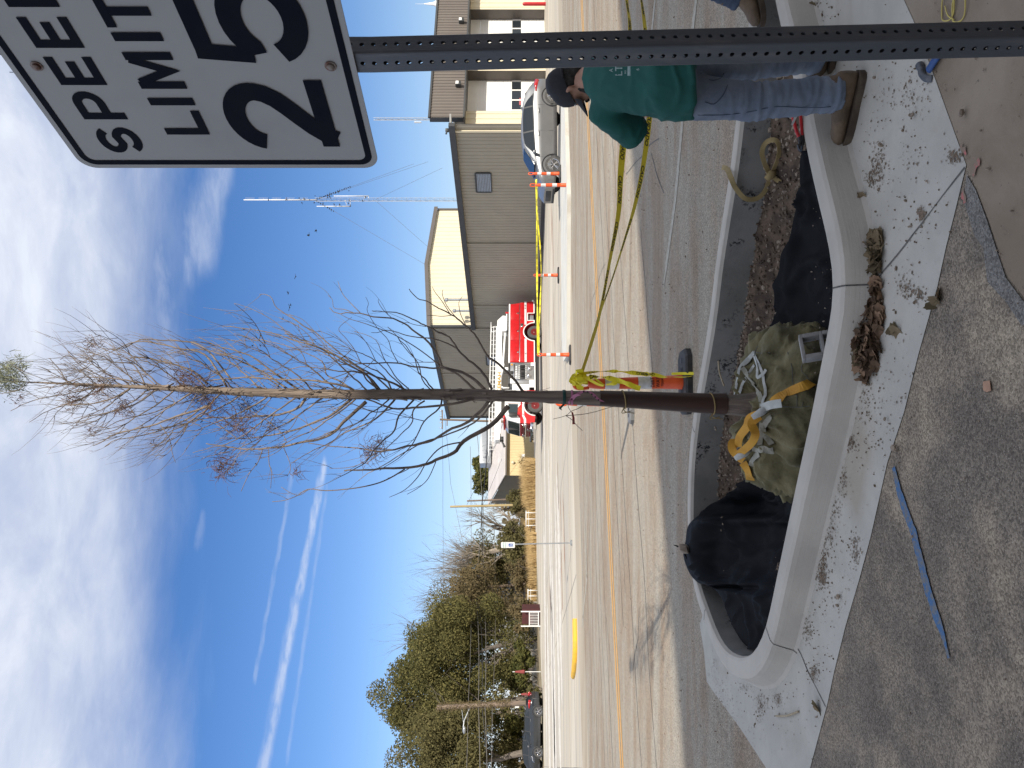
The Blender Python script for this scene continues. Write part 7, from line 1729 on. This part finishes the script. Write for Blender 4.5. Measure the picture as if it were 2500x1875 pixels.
CAR.rotation_euler = (0, 0, R(180 + 9)); car(CAR, M['silver'], 4.55, 1.84, 1.58)
M['dark_paint'] = mat('dark_car_paint', (.018, .022, .026), .22, (.02, .024, .03), 3, coat=.8)
q = gp(1327, 1785)
C2 = thing('parked_car', 'dark sedan parked in the shade under the trees beyond the lot', 'car', (q.x - .4, q.y + 1.5, 0), 'cars parked beyond the street'); C2.rotation_euler = (0, 0, R(182)); car(C2, M['dark_paint'], 4.6, 1.8, 1.36)
q = gp(1328, 1900)
C3 = thing('parked_car', 'black car at the left frame edge, only its tail in view', 'car', (q.x + .2, q.y + 3.5, 0), 'cars parked beyond the street'); C3.rotation_euler = (0, 0, R(184)); car(C3, M['dark_paint'], 4.4, 1.8, 1.5)
# ------------------------------------------------------------------ trees, brush and dry grass at the far side
M['oak'] = leafmat('oak_leaf', (.215, .192, .075), (.078, .08, .036), tr=.3); M['oak2'] = leafmat('olive_leaf', (.205, .18, .08), (.10, .094, .045), tr=.3)
M['brownleaf'] = leafmat('brown_leaf', (.24, .185, .10), (.13, .11, .06), tr=.3); M['ever'] = leafmat('evergreen_leaf', (.17, .16, .055), (.065, .075, .03), tr=.25)
M['grey_bark'] = mat('grey_bark', (.20, .17, .14), .9, (.11, .095, .08), 3, stretch=(4, 4, .6), bump=.6, bscale=10)
M['pale_bark'] = mat('pale_bark', (.36, .30, .235), .9, (.16, .135, .11), .8, stretch=(1, 1, .5))
M['straw'] = leafmat('straw', (.66, .50, .26), (.44, .31, .15), tr=.25)
tr = random.Random(5)
def limb(mb, p, d, L, r, depth, maxd, spread=.6, up=.15, tips=None, n=5, sides=6, kids=3):
    pts = [p]; rad = [r]; d = d.normalized()
    for i in range(n):
        d = (d + V(tr.gauss(0, .13), tr.gauss(0, .13), tr.gauss(up * .25, .10))).normalized(); pts.append(pts[-1] + d * L / n); rad.append(r * (1 - .5 * (i + 1) / n))
    mb.tube(pts, rad, sides if depth < 2 else (4 if depth < 3 else 3), caps=False)
    if tips is not None and depth >= 2: tips += pts[2:]
    if depth >= maxd: return
    for k in range(kids + (1 if depth == 0 else 0)):
        i = tr.randrange(max(1, n - 3), n + 1) if depth else tr.randrange(2, n + 1); ax = V(tr.gauss(0, 1), tr.gauss(0, 1), tr.gauss(.15, .5)).normalized()
        limb(mb, pts[i], d + ax * spread * tr.uniform(.8, 1.5), L * tr.uniform(.55, .8), rad[i] * .62, depth + 1, maxd, spread, up, tips, max(3, n - 1), sides, kids)
def crown(mb, c, rx, ry, rz, n, size, lobes=26):
    """leaf clumps gathered in uneven lobes through the volume"""
    L = []
    for _ in range(lobes):
        d = V(tr.gauss(0, 1), tr.gauss(0, 1), tr.gauss(.15, .8)).normalized(); k = tr.uniform(.35, .92); L.append((c + V(d.x * rx * k, d.y * ry * k, d.z * rz * k), tr.uniform(.22, .42) * min(rx, rz)))
    for _ in range(n):
        q, r = tr.choice(L); d = V(tr.gauss(0, 1), tr.gauss(0, 1), tr.gauss(0, 1)).normalized(); p = q + d * r * tr.random() ** .4
        s = size * tr.uniform(.5, 1.3); a = V(tr.gauss(0, 1), tr.gauss(0, 1), tr.gauss(.4, .8)).normalized(); x = a.orthogonal().normalized(); y = a.cross(x); b = tr.uniform(0, 6.28); x, y = x * math.cos(b) + y * math.sin(b), y * math.cos(b) - x * math.sin(b)
        mb.add([p - x * s, p + y * s * .55 - a * s * .15, p + x * s, p - y * s * .55 - a * s * .15], [(0, 1, 2, 3)])
def leafy(label, X, d, Xtop, wpx, m, n=7000, size=.26, trunk_x=None, low=.12, group='leafy trees beyond the lot', squash=1.0, lobes=28):
    """X is the picture column of the trunk; heights follow from the distance"""
    base = pt(HX, X, d); base.z = 0; zt = EYE + (HX - Xtop) / F * d; rx = wpx / F * d / 2
    root = thing('leafy_tree', label, 'tree', base, group)
    t = MB(); limb(t, V(0, 0, -.2), V(tr.uniform(-.12, .12), tr.uniform(-.1, .1), 1), zt * .42, .028 * zt, 0, 3, .62, .2, None, 6, 8, 3); t.build('trunk', M['grey_bark'], root, smooth=True)
    c = MB(); h = zt * (1 - low); crown(c, V(0, 0, zt * low + h * .53), rx, rx * .9, h * .5 * squash, n, size, lobes); c.build('crown', m, root); return root
G1 = 'leafy trees beyond the lot'
leafy('tallest olive-green tree left of the vine-covered pole stump, its top the highest of the row', 1705, 74, 903, 270, M['oak'], 40000, .125, low=.14, lobes=46)
leafy('broad olive-green tree at the left frame edge above the parked cars', 1835, 66, 962, 240, M['oak2'], 34000, .115, low=.16, lobes=38)
leafy('dense green tree right of the vine-covered pole, drooping to the ground', 1560, 76, 985, 255, M['oak'], 40000, .12, low=.0, lobes=44)
leafy('brownish thin-leaved tree in the middle of the row behind the slim pole', 1470, 84, 1050, 205, M['brownleaf'], 24000, .12, low=.0, lobes=36)
leafy('low olive thicket tree between the handicap sign and the slim pole', 1395, 92, 1108, 165, M['oak2'], 17000, .13, low=.0, lobes=30)
leafy('dark green tree behind the row, filling the gap below the highest crown', 1630, 92, 960, 260, M['ever'], 14000, .22, low=.06, lobes=36)
leafy('far tree partly outside the left frame edge', 1960, 74, 930, 260, M['oak'], 12000, .20, low=.12, lobes=36)
leafy('round evergreen tree rising behind the yellow shed roof', 1150, 128, 1146, 105, M['ever'], 12000, .30, low=.20, lobes=30)
leafy('smaller evergreen beside the fire truck ladder tip behind the shed', 1085, 132, 1168, 70, M['ever'], 6000, .28, low=.25, lobes=20)
def bush(label, X, d, h, wpx, m, n, size=.14):
    base = pt(HX, X, d); base.z = 0; rx = wpx / F * d / 2; root = thing('bush', label, 'bush', base, 'bushes along the lot edge'); t = MB()
    for _ in range(9): limb(t, V(tr.uniform(-.4, .4) * rx, tr.uniform(-.3, .3) * rx, 0), V(tr.gauss(0, .5), tr.gauss(0, .5), 1), h * .6, .035, 1, 3, .6, .1, None, 4, 5, 2)
    t.build('stems', M['grey_bark'], root); c = MB(); crown(c, V(0, 0, h * .55), rx, rx * .8, h * .5, n, size, 18); c.build('leaves', m, root)
bush('grey-green bush in front of the end wall of the yellow shed', 1222, 88, 2.9, 62, M['oak2'], 3000)
bush('olive bush under the bare tree right of the handicap sign', 1300, 88, 4.2, 75, M['oak2'], 3600)
bush('green bush with yellow leaves behind the handicap sign', 1345, 84, 4.0, 90, M['oak2'], 4200)
bush('dark brushy bush between the handicap sign and the slim pole', 1400, 80, 3.2, 90, M['brownleaf'], 3400)
bush('low green plant at the foot of the vine-covered pole', 1688, 57, 1.3, 34, M['oak'], 1200, .10)
bush('thorny bare brush leaning on the front of the yellow shed', 1128, 89, 1.9, 30, M['brownleaf'], 160, .10)
bush('bush under the dense green tree', 1610, 70, 2.6, 110, M['ever'], 3600)
bush('evergreen bush left of the vine-covered pole, behind the dark sedan', 1760, 70, 4.0, 120, M['ever'], 4200)
bush('olive bush at the left frame edge behind the cars', 1850, 70, 4.6, 130, M['oak2'], 4200)
bush('dark brush between the porch and the vine-covered pole', 1665, 76, 3.6, 90, M['ever'], 3600)
bush('dark bush under the brownish tree', 1490, 74, 2.8, 110, M['brownleaf'], 3600)
def bare(label, X, d, Xtop, lean=0.0, m=None, kids=3, maxd=4, r=.02):
    base = pt(HX, X, d); base.z = 0; zt = EYE + (HX - Xtop) / F * d; root = thing('bare_tree', label, 'tree', base, 'bare trees beyond the lot'); t = MB()
    limb(t, V(0, 0, -.2), V(lean, 0, 1), zt * .42, r * zt, 0, maxd, .50, .35, None, 6, 7, kids); t.build('trunk', m or M['grey_bark'], root, smooth=True); return root
bare('bare tree with pale limbs standing right behind the handicap sign', 1335, 90, 985, -.12, M['pale_bark'], 4, r=.026)
bare('bare leaning tree with pale forked limbs left of the yellow pole', 1290, 94, 1055, .14, M['pale_bark'], 4, r=.026)
bare('bare grey treetop rising above the brownish tree', 1430, 96, 970, .05, None, 4, r=.026)
bare('bare grey treetop rising above the dense green tree', 1555, 98, 945, -.06, None, 4, r=.026)
bare('thin bare tree between the two wooden poles', 1225, 104, 1120, 0, None, 3)
bare('bare twiggy treetop left of the brownish tree', 1490, 97, 960, .10, None, 4, r=.026)
bare('bare brown tree between the handicap sign and the brownish tree', 1385, 93, 995, .08, None, 4, r=.026)
bare('bare tree with crooked limbs just left of the handicap sign', 1362, 97, 1010, -.10, M['pale_bark'], 4, r=.026)

gr_ = MB()
for _ in range(26000):
    X = tr.uniform(1118, 1470); d = tr.uniform(78, 92) if X > 1300 else tr.uniform(84, 91)
    p = pt(HX, X, d); p.z = 0
    if (p - tn(31.4, 87.3)).dot(TX) > -.2 and (p - tn(31.4, 87.3)).dot(NX) > -.9 and X < 1160: continue
    if X < 1160 and tr.random() < .75: continue
    h = tr.uniform(.5, 1.5) * (1.25 if X < 1230 else .8) * (1 + .5 * mnoise.noise((X * .03, d * .2, 1))); w_ = tr.uniform(.012, .03); lx, ly = tr.gauss(0, .28) * h, tr.gauss(0, .2) * h; a = tr.uniform(0, 3.14); s = V(math.cos(a), math.sin(a), 0) * w_
    gr_.add([p - s, p + s, p + V(lx * .35, ly * .35, h * .6) + s * .8, p + V(lx * .35, ly * .35, h * .6) - s * .8, p + V(lx, ly, h)], [(0, 1, 2, 3), (3, 2, 4)])
tag(gr_.build('dry_grass', M['straw']), kind='stuff')
fw = MB()      # far wood closing the horizon
for _ in range(9000):
    X = tr.uniform(-900, 2900); d = tr.uniform(170, 210); p = pt(HX, X, d); hh = 6 + 4 * mnoise.noise((X * .012, 3, 1)) + 2 * mnoise.noise((X * .05, 5, 1)); p.z = tr.uniform(0, hh); s = tr.uniform(.5, 1.1); a = V(tr.gauss(0, 1), tr.gauss(0, 1), tr.gauss(0, 1)).normalized(); x = a.orthogonal().normalized() * s; y = a.cross(x) * .7; fw.add([p - x, p - y, p + x, p + y], [(0, 1, 2, 3)])
tag(fw.build('far_wood', M['brownleaf']), kind='stuff')

# ------------------------------------------------------------------ poles, wires, rails, signs
M['pole_y'] = mat('yellow_pine_pole', (.42, .33, .17), .85, (.33, .26, .13), 3, stretch=(3, 3, .3)); M['pole_g'] = mat('weathered_pole', (.22, .165, .125), .9, (.15, .115, .09), 3, stretch=(3, 3, .3), bump=.4)
def pole(label, base, top, r0, r1, m, name='utility_pole', grp='wooden utility poles'):
    root = thing(name, label, 'pole', base, grp); b = MB(); b.tube([V(0, 0, -.3), (top - base) * .5, top - base], [r0, (r0 + r1) / 2, r1], 12); b.build('shaft', m, root, auto=50); return root
def col(X, Y, d): q = pt(HX, Y, d); q.z = EYE + (HX - X) / F * d; return q
b1, t1 = col(0, 1232, 88), col(1099, 1237, 88); b1.z = 0
P1_ = pole('tall yellowish wooden pole beside the dry grass', b1, t1, .17, .12, M['pole_y'])
b2, t2 = col(0, 1217, 98), col(1140, 1223, 98); b2.z = 0; pole('thin pale pole just behind the yellowish one', b2, t2, .13, .10, M['pole_g'])
b3, t3 = col(0, 1714, 57), col(1067, 1727, 57); b3.z = 0
P3_ = pole('thick vine-covered pole stump at the left edge of the lot', b3, t3, .20, .17, M['pole_g'])
vn = MB()
for _ in range(1500):
    h = tr.uniform(.3, 1); a = tr.uniform(0, 6.28); q = (t3 - b3) * h + V(math.cos(a), math.sin(a), 0) * tr.uniform(.17, .34) * (.75 + .5 * abs(mnoise.noise((h * 6, 2, a)))); d = V(tr.gauss(0, 1), tr.gauss(0, 1), tr.gauss(0, 1)).normalized(); vn.ribbon([q, q + d * tr.uniform(.08, .25)], d.orthogonal().normalized() * .03)
vn.build('dead_vine', M['brownleaf'], P3_)
lr = MB(); a0 = (t3 - b3) * .68; lr.tube([a0, a0 + V(-.9, -.5, .45), a0 + V(-1.3, -.7, .5)], .04, 8); lr.tube([a0 + V(0, 0, .7), a0 + V(-1.0, -.55, .5)], .02, 6); x = lr.build('lamp_arm', M['galv'], P3_)
lr = MB(); lr.ell(a0 + V(-1.45, -.78, .42), (.28, .16, .13)); lr.build('lamp_head', M['galv'], P3_, smooth=True)
b_ = MB(); b_.rbox((t3 - b3) * .24 + V(-.22, -.12, 0), (.10, .08, .30), .01); b_.build('pole_label', M['white_paint'], P3_)
b4, t4 = col(0, 1423, 86), col(1111, 1441, 86); b4.z = 0
P4_ = pole('slim grey-brown pole in front of the brownish tree', b4, t4, .17, .12, M['pole_g'])
tf = MB(); q = (t4 - b4) * .78; tf.cyl(q + V(-.30, -.12, -.35), q + V(-.30, -.12, .35), .17, 12); tf.build('transformer', M['galv'], P4_, auto=40)
b_ = MB(); b_.rbox((t4 - b4) * .1 + V(-.1, -.16, 0), (.12, .04, .3), .01); b_.build('pole_label', M['white_paint'], P4_)
b5, t5 = col(0, 1032, 96), col(1074, 1024, 96); b5.z = 0; P5_ = pole('crossarm pole rising behind the left end of the fire station', b5, t5, .16, .12, M['pole_g'])
ca = MB(); q = t5 - b5 - V(0, 0, .3); ca.box(q, (2.4, .12, .14)); ca.box(q - V(0, 0, .6), (1.6, .1, .12)); ca.build('crossarm', M['pole_g'], P5_)
for k in (-1.05, -.4, .4, 1.05):
    i_ = MB(); i_.lathe([(.03, 0), (.06, .08), (.04, .16), (.07, .22), (.02, .3)], q + V(k, 0, .07), 8); i_.build('insulator', M['galv'], P5_)
M['cable'] = mat('cable', (.025, .025, .027), .6, (.04, .04, .04), 3)
M['cable_l'] = mat('pale_cable', (.16, .15, .13), .6, (.12, .11, .10), 3)
def wire(label, pts, r, m, sag=.02):
    P = []
    for a, b in zip(pts, pts[1:]):
        L = (b - a).length
        P += [a.lerp(b, k / 16) + V(0, 0, -sag * L * 4 * (k / 16) * (1 - k / 16)) for k in range(16)]
    P.append(pts[-1]); mb = MB(); mb.tube(P, r, 4); return tag(mb.build('overhead_wire', m, smooth=True), label, 'wire', 'overhead wires')
wire('thick black cable from the fire station wall to the yellowish pole', [col(1188, 1012, 76), col(1188, 1120, 82), col(1176, 1234, 88), col(1176, 1432, 86)], .05, M['cable'], .006)
wire('highest thin wire crossing in front of the leafy trees', [col(1148, 1090, 90), col(1150, 1235, 88), col(1149, 1436, 86), col(1143, 1721, 57), col(1135, 1990, 50)], .022, M['cable_l'], .004)
wire('second wire below the highest, joining the pole tops', [col(1165, 1060, 92), col(1178, 1235, 88), col(1161, 1438, 86), col(1168, 1721, 57), col(1172, 1990, 50)], .030, M['cable_l'], .006)
wire('middle wire that sags between the slim pole and the vine-covered pole', [col(1176, 1234, 88), col(1163, 1438, 86), col(1176, 1720, 57), col(1195, 1990, 50)], .025, M['cable'], .010)
wire('fourth wire, just under the middle one', [col(1180, 1234, 88), col(1180, 1437, 86), col(1184, 1720, 57), col(1190, 1990, 50)], .030, M['cable_l'], .006)
wire('lowest thin wire across the leafy trees', [col(1205, 1234, 88), col(1209, 1436, 86), col(1202, 1720, 57), col(1196, 1990, 50)], .022, M['cable_l'], .004)
wire('slanting service wire from the yellowish pole down to the yellow shed', [col(1178, 1234, 88), col(1225, 1120, 88.5)], .018, M['cable'], .01)
wire('slanting service wire ending at the shed eave', [col(1140, 1232, 88), col(1222, 1060, 90)], .018, M['cable'], .01)
wire('faint high wire crossing the sky behind the tree', [col(1078, 1000, 96), col(1081, 1235, 110), col(1080, 1600, 120)], .02, M['cable_l'], .004)
wire('faint sky wire just below the crossarm', [col(1085, 1012, 96), col(1100, 1180, 105), col(1148, 1420, 100)], .02, M['cable_l'], .004)
# white pipe rails at the lot edge
def rail(label, X0, X1, d, z0, posts):
    a, b = pt(HX, X0, d), pt(HX, X1, d); a.z = b.z = 0; root = thing('pipe_rail', label, 'rail', a, 'white pipe rails'); m = MB(); m.cyl(V(0, 0, z0), b - a + V(0, 0, z0), .045, 8)
    r = m.build('top_rail', M['white_paint'], root, smooth=True)
    for k in posts: m = MB(); q = (b - a) * k; m.cyl(q + V(0, 0, -.1), q + V(0, 0, z0), .04, 8); m.build('post', M['white_paint'], root, smooth=True)
    m = MB(); m.cyl(V(0, 0, z0 - .25), b - a + V(0, 0, z0 - .25), .02, 6); m.build('lower_rail', M['white_paint'], root)
rail('white pipe rail in the dry grass right of the handicap sign', 1247, 1287, 80, 1.05, (.12, .5, .9))
rail('white pipe rail at the foot of the slim pole', 1438, 1472, 74, .9, (.1, .5, .95))
hp = MB(); q = gp(1327, 1605)
PR = thing('porch', 'small white-railed porch with dark red wall under the dense tree', 'porch', (q.x, q.y + 9, 0))
m = MB(); m.rbox((0, 1.2, .75), (1.2, 1.6, 1.5), .02); m.build('wall', mat('shaded_maroon_wall', (.07, .012, .012), .7, (.05, .01, .01), 3), PR)  # dark red wall, coloured darker still for the shade under the tree
for x in (-.6, .6): m = MB(); m.box((x, -.1, .8), (.08, .08, 1.6)); m.build('post', M['white_paint'], PR)
for z in (.9, .15): m = MB(); m.box((0, -.1, z), (1.14, .06, .07)); m.build('rail', M['white_paint'], PR)
m = MB(); [m.box((-.52 + .13 * k, -.1, .5), (.03, .03, .7)) for k in range(9)]; m.build('balusters', M['white_paint'], PR)
q = gp(1329, 1693)
HOUSE = thing('house', 'white house wall glimpsed behind the trunks at the left', 'house', (q.x - 5, q.y + 46, 0)); m = MB(); m.rbox((0, 0, 1.4), (14, 5, 2.8), .05); m.build('wall', mat('house_wall', (.36, .35, .33), .8, (.30, .29, .27), 2), HOUSE); m = MB(); m.prism([V(-7.4, -2.8, 2.8), V(-7.4, 2.8, 2.8), V(-7.4, 0, 4.4)], (14.8, 0, 0)); m.build('roof', M['roof_gray'], HOUSE)
for x in (-4.5, -1.5, 1.5, 4.5): m = MB(); m.box((x, -2.52, 1.5), (1.0, .06, 1.2)); m.build('window', M['dark_glass'], HOUSE)
M['canopy_red'] = mat('shaded_red_cloth', (.26, .055, .05), .9, (.20, .04, .04), 5)  # red darkened so the colour carries the shade on the cloth
for X, Y, lb in ((1283, 1695, 'folded red patio umbrella beside the vine-covered pole'), (1268, 1640, 'red hanging cloth under the dense tree')):
    c = col(X, Y, 62); u = MB(); zb = c.z; root = thing('patio_umbrella', lb, 'umbrella', (c.x, c.y, 0), 'red patio umbrellas'); u.lathe([(.02, zb + .4), (.08, zb + .25), (.15, zb - .25), (.16, zb - .4), (.05, zb - .45)], (0, 0, 0), 10); u.build('canopy', M['canopy_red'], root, auto=40); u = MB(); u.cyl(V(0, 0, 0), V(0, 0, zb + .55), .03, 8); u.build('pole', M['white_paint'], root)
hose = MB(); hose.tube(smooth_path([col(1306, 1278, 83), col(1297, 1287, 83), col(1296, 1305, 83), col(1300, 1318, 82), col(1309, 1328, 80)], 5), .035, 6); tag(hose.build('hose', M['cable'], smooth=True), 'black hose arching over the lot edge by the dry grass', 'hose')
# accessible parking sign
hc = gp(1397, 1325); HC = thing('parking_sign', 'white and blue accessible parking sign on a thin galvanised post', 'sign', hc)
M['sign_blue'] = mat('sign_blue', (.03, .12, .42), .4, (.025, .10, .38), 4); M['sign_green'] = mat('sign_green', (.10, .42, .30), .45, (.09, .38, .28), 4); M['sign_white'] = mat('sign_white', (.80, .80, .78), .4, (.76, .76, .74), 5)
m = MB(); m.tube([V(0, 0, -.2), V(-.055, 0, 2.1)], .03, 8, ry=.02); m.build('post', M['galv'], HC, auto=40); m = MB(); m.cyl(V(0, 0, 0), V(0, 0, .05), .09, 12); m.build('base_plate', M['galv'], HC, auto=40)
f_ = V(-.20, -.98, 0).normalized(); ex = V(f_.y * -1, f_.x, 0) * 1.0
ex = UP.cross(f_).normalized() * 1.0; pc = V(-.06, 0, 2.0) + f_ * .03
m = MB(); m.prism([pc + ex * x + UP * y for x, y in rrect(-.095, -.215, .095, .215, .03, 5)], -f_ * .004); pn = m.build('panel', M['sign_white'], HC, auto=40)
m = MB(); m.add([pc + f_ * .002 + ex * x + UP * y for x, y in ((-.05, -.15), (.05, -.15), (.05, -.02), (-.05, -.02))], [(0, 1, 2, 3)]); x = m.build('blue_square', M['sign_blue'], pn)
m = MB(); oo = pc + f_ * .004 + UP * -.085
stroke(m, [(-.008, .045), (-.005, .0), (.02, -.002), (.032, -.035)], .012, oo, ex, UP, V(0, 0, 0)); stroke(m, arc(0, -.015, .027, .027, 150, 350, 12), .009, oo, ex, UP, V(0, 0, 0)); m.build('wheelchair_symbol', M['sign_white'], pn)
m = MB(); text_on(m, 'RESERVED', pc + f_ * .003 + UP * .12, ex, UP, .028, .01, True); text_on(m, 'PARKING', pc + f_ * .003 + UP * .06, ex, UP, .028, .01, True); m.build('lettering', M['sign_green'], pn)

# ------------------------------------------------------------------ radio towers and birds
M['tower'] = mat('tower_steel', (.46, .47, .48), .5, (.38, .39, .40), 3, metal=.3)
def tower(label, Y, d, Xtop, Xmast, wd, base_X=1271):
    base = pt(HX, Y, d); base.z = 0; zt = EYE + (HX - Xtop) / F * d; zm = EYE + (HX - Xmast) / F * d; root = thing('radio_tower', label, 'tower', base, 'guyed radio towers'); m = MB(); h = wd / 2
    cs = [V(h * math.cos(a), h * math.sin(a), 0) for a in (R(90), R(210), R(330))]
    for c in cs: m.tube([c, c + V(0, 0, zm)], .035, 5)
    z = 0; k = 0; st_ = wd * 1.15
    while z < zm - st_:
        for j in range(3):
            a, b = cs[j], cs[(j + 1) % 3]; m.tube([a + V(0, 0, z), b + V(0, 0, z)], .018, 4); m.tube([(a if k % 2 else b) + V(0, 0, z), (b if k % 2 else a) + V(0, 0, z + st_)], .018, 4)
        z += st_; k += 1
    m.build('lattice', M['tower'], root)
    if zt > zm + .5: m = MB(); m.tube([V(0, 0, zm - .3), V(0, 0, zt)], [.13, .09], 8); m.build('mast', M['white_paint'], root, smooth=True)
    return root, base, zm, zt
TWR, tb_, zm_, zt_ = tower('tall guyed radio tower with whip antennas and perching birds', 488, 150, 595, 769, .80)
for side, z0, z1, off in ((1, EYE + (HX - 900) / F * 150, EYE + (HX - 815) / F * 150, .75), (-1, EYE + (HX - 855) / F * 150, EYE + (HX - 773) / F * 150, -1.25)):
    m = MB(); m.tube([V(off, 0, z0), V(off, 0, z1)], [.10, .07], 8); m.tube([V(0, 0, z0), V(off, 0, z0)], .05, 6); m.tube([V(0, 0, z0 + 1.0), V(off, 0, z0 + .6)], .04, 6); m.build('whip_antenna', M['white_paint'], TWR, smooth=True)
for k in range(5):
    z = zt_ - 1.2 - k * 2.6; m = MB(); m.tube([V(0, 0, z), V(.35, 0, z)], .03, 5); m.tube([V(.35, 0, z - .9), V(.35, 0, z + .9)], .03, 5); m.build('dipole', M['tower'], TWR)
def guy(zz_, Xe, Ye, de):
    m = MB(); e = col(Xe, Ye, de) - tb_; m.tube([V(0, 0, zz_), e], .022, 4); m.build('guy_wire', M['cable_l'], TWR); return V(0, 0, zz_) + tb_, e + tb_
g1 = guy(zm_, 1042, 648, 150); guy(EYE + (HX - 915) / F * 150, 1046, 604, 150); g2 = guy(zm_, 1010, 400, 150); g3 = guy(zm_, 1045, 395, 150); guy(EYE + (HX - 915) / F * 150, 1080, 410, 150)
T2, t2b, z2m, z2t = tower('shorter lattice tower standing beside the brown fascia', 291, 120, 905, 912, .45)
m = MB(); zz_ = EYE + (HX - 1020) / F * 120; m.box(V(-.5, 0, zz_), (.08, .5, 1.1)); m.tube([V(0, 0, zz_ + .4), V(-.5, 0, zz_ + .4)], .03, 5); m.build('panel_antenna', M['white_paint'], T2)
M['bird'] = mat('black_bird', (.012, .012, .014), .7, (.025, .024, .024), 30)
def bird_mesh(fly):
    m = MB(); m.tube([V(-.17, 0, -.02), V(-.10, 0, 0), V(0, 0, .0), V(.09, 0, .035), V(.14, 0, .06), V(.19, 0, .055)], [.012, .055, .075, .055, .040, .006], 8)
    m.prism([V(-.12, -.03, 0), V(-.12, .03, 0), V(-.32, .05, -.04), V(-.32, -.05, -.04)], (0, 0, .012))
    if fly:
        for s in (-1, 1): m.prism([V(.06, s * .04, .02), V(-.08, s * .04, .02), V(-.12, s * .38, .12), V(.0, s * .46, .13), V(.08, s * .22, .09)], (0, 0, .01))
    else:
        for s in (-1, 1): m.tube([V(.0, s * .03, -.05), V(.01, s * .03, -.14)], .008, 4); m.prism([V(.07, s * .06, .02), V(-.15, s * .05, -.02), V(-.06, s * .075, -.04), V(.05, s * .08, -.02)], (0, -s * .015, 0))
    return m
bp = bird_mesh(False).build('bird', M['bird'], smooth=False); tag(bp, 'small black bird perched in a row on the guy wires of the tall tower', 'bird', 'birds perched on the tall tower wires')
bf = bird_mesh(True).build('bird', M['bird'], smooth=False); tag(bf, 'small dark bird flying over the sky between the tower and the tree', 'bird', 'birds in flight')
def put(proto, used, p, rz, s):
    o = proto if not used[0] else proto.copy()
    if used[0]: COL.objects.link(o)
    used[0] = True; o.location = p; o.rotation_euler = (0, 0, rz); o.scale = (s, s, s)
u1, u2 = [False], [False]
BSc = za((550, 430, .27125))
for (a, e), f0, f1, n in ((g2, .03, .36, 17), (g3, .05, .22, 6), (g1, .02, .17, 9)):
    for k in range(n):
        f = f0 + (f1 - f0) * k / (n - 1) + tr.uniform(-.004, .004); put(bp, u1, a.lerp(e, f) + V(0, 0, .12), tr.uniform(0, 6.28), tr.uniform(1.1, 1.5))
for x, y in ((808, 178), (800, 240), (880, 245), (690, 240), (665, 198), (1112, 132), (1115, 220), (1110, 245), (1235, 220), (1262, 188), (1125, 270), (940, 185), (920, 190), (710, 205), (760, 215), (980, 255), (1030, 258), (548, 210), (388, 214)):
    X, Y = BSc(x, y); put(bp, u1, pt(X, Y, 149.6), tr.uniform(0, 6.28), tr.uniform(1.1, 1.5))
for x, y in ((755, 530), (820, 488), (635, 903), (568, 1054), (590, 1157), (580, 1183), (521, 1277), (250, 1527), (320, 1527), (360, 1503), (320, 1434)):
    X, Y = BSc(x, y); put(bf, u2, pt(X, Y, 110), tr.uniform(0, 6.28), tr.uniform(.8, 1.2))
put(bf, u2, pt(*R3(1005, 812), 100), .5, .9); put(bf, u2, pt(*R3(415, 345), 100), 2.5, .9)

# bare street tree behind the camera: only its branch shadows reach the sunlit road
tr = random.Random(21)
BT = thing('bare_tree', 'bare street tree beside the storefront, known by its branch shadows on the road', 'tree', (.9, -2.4, 0)); t = MB(); limb(t, V(0, 0, -.2), V(-.03, .02, 1), 4.2, .13, 0, 4, .55, .25, None, 7, 8, 3); t.build('trunk', M['grey_bark'], BT, smooth=True)
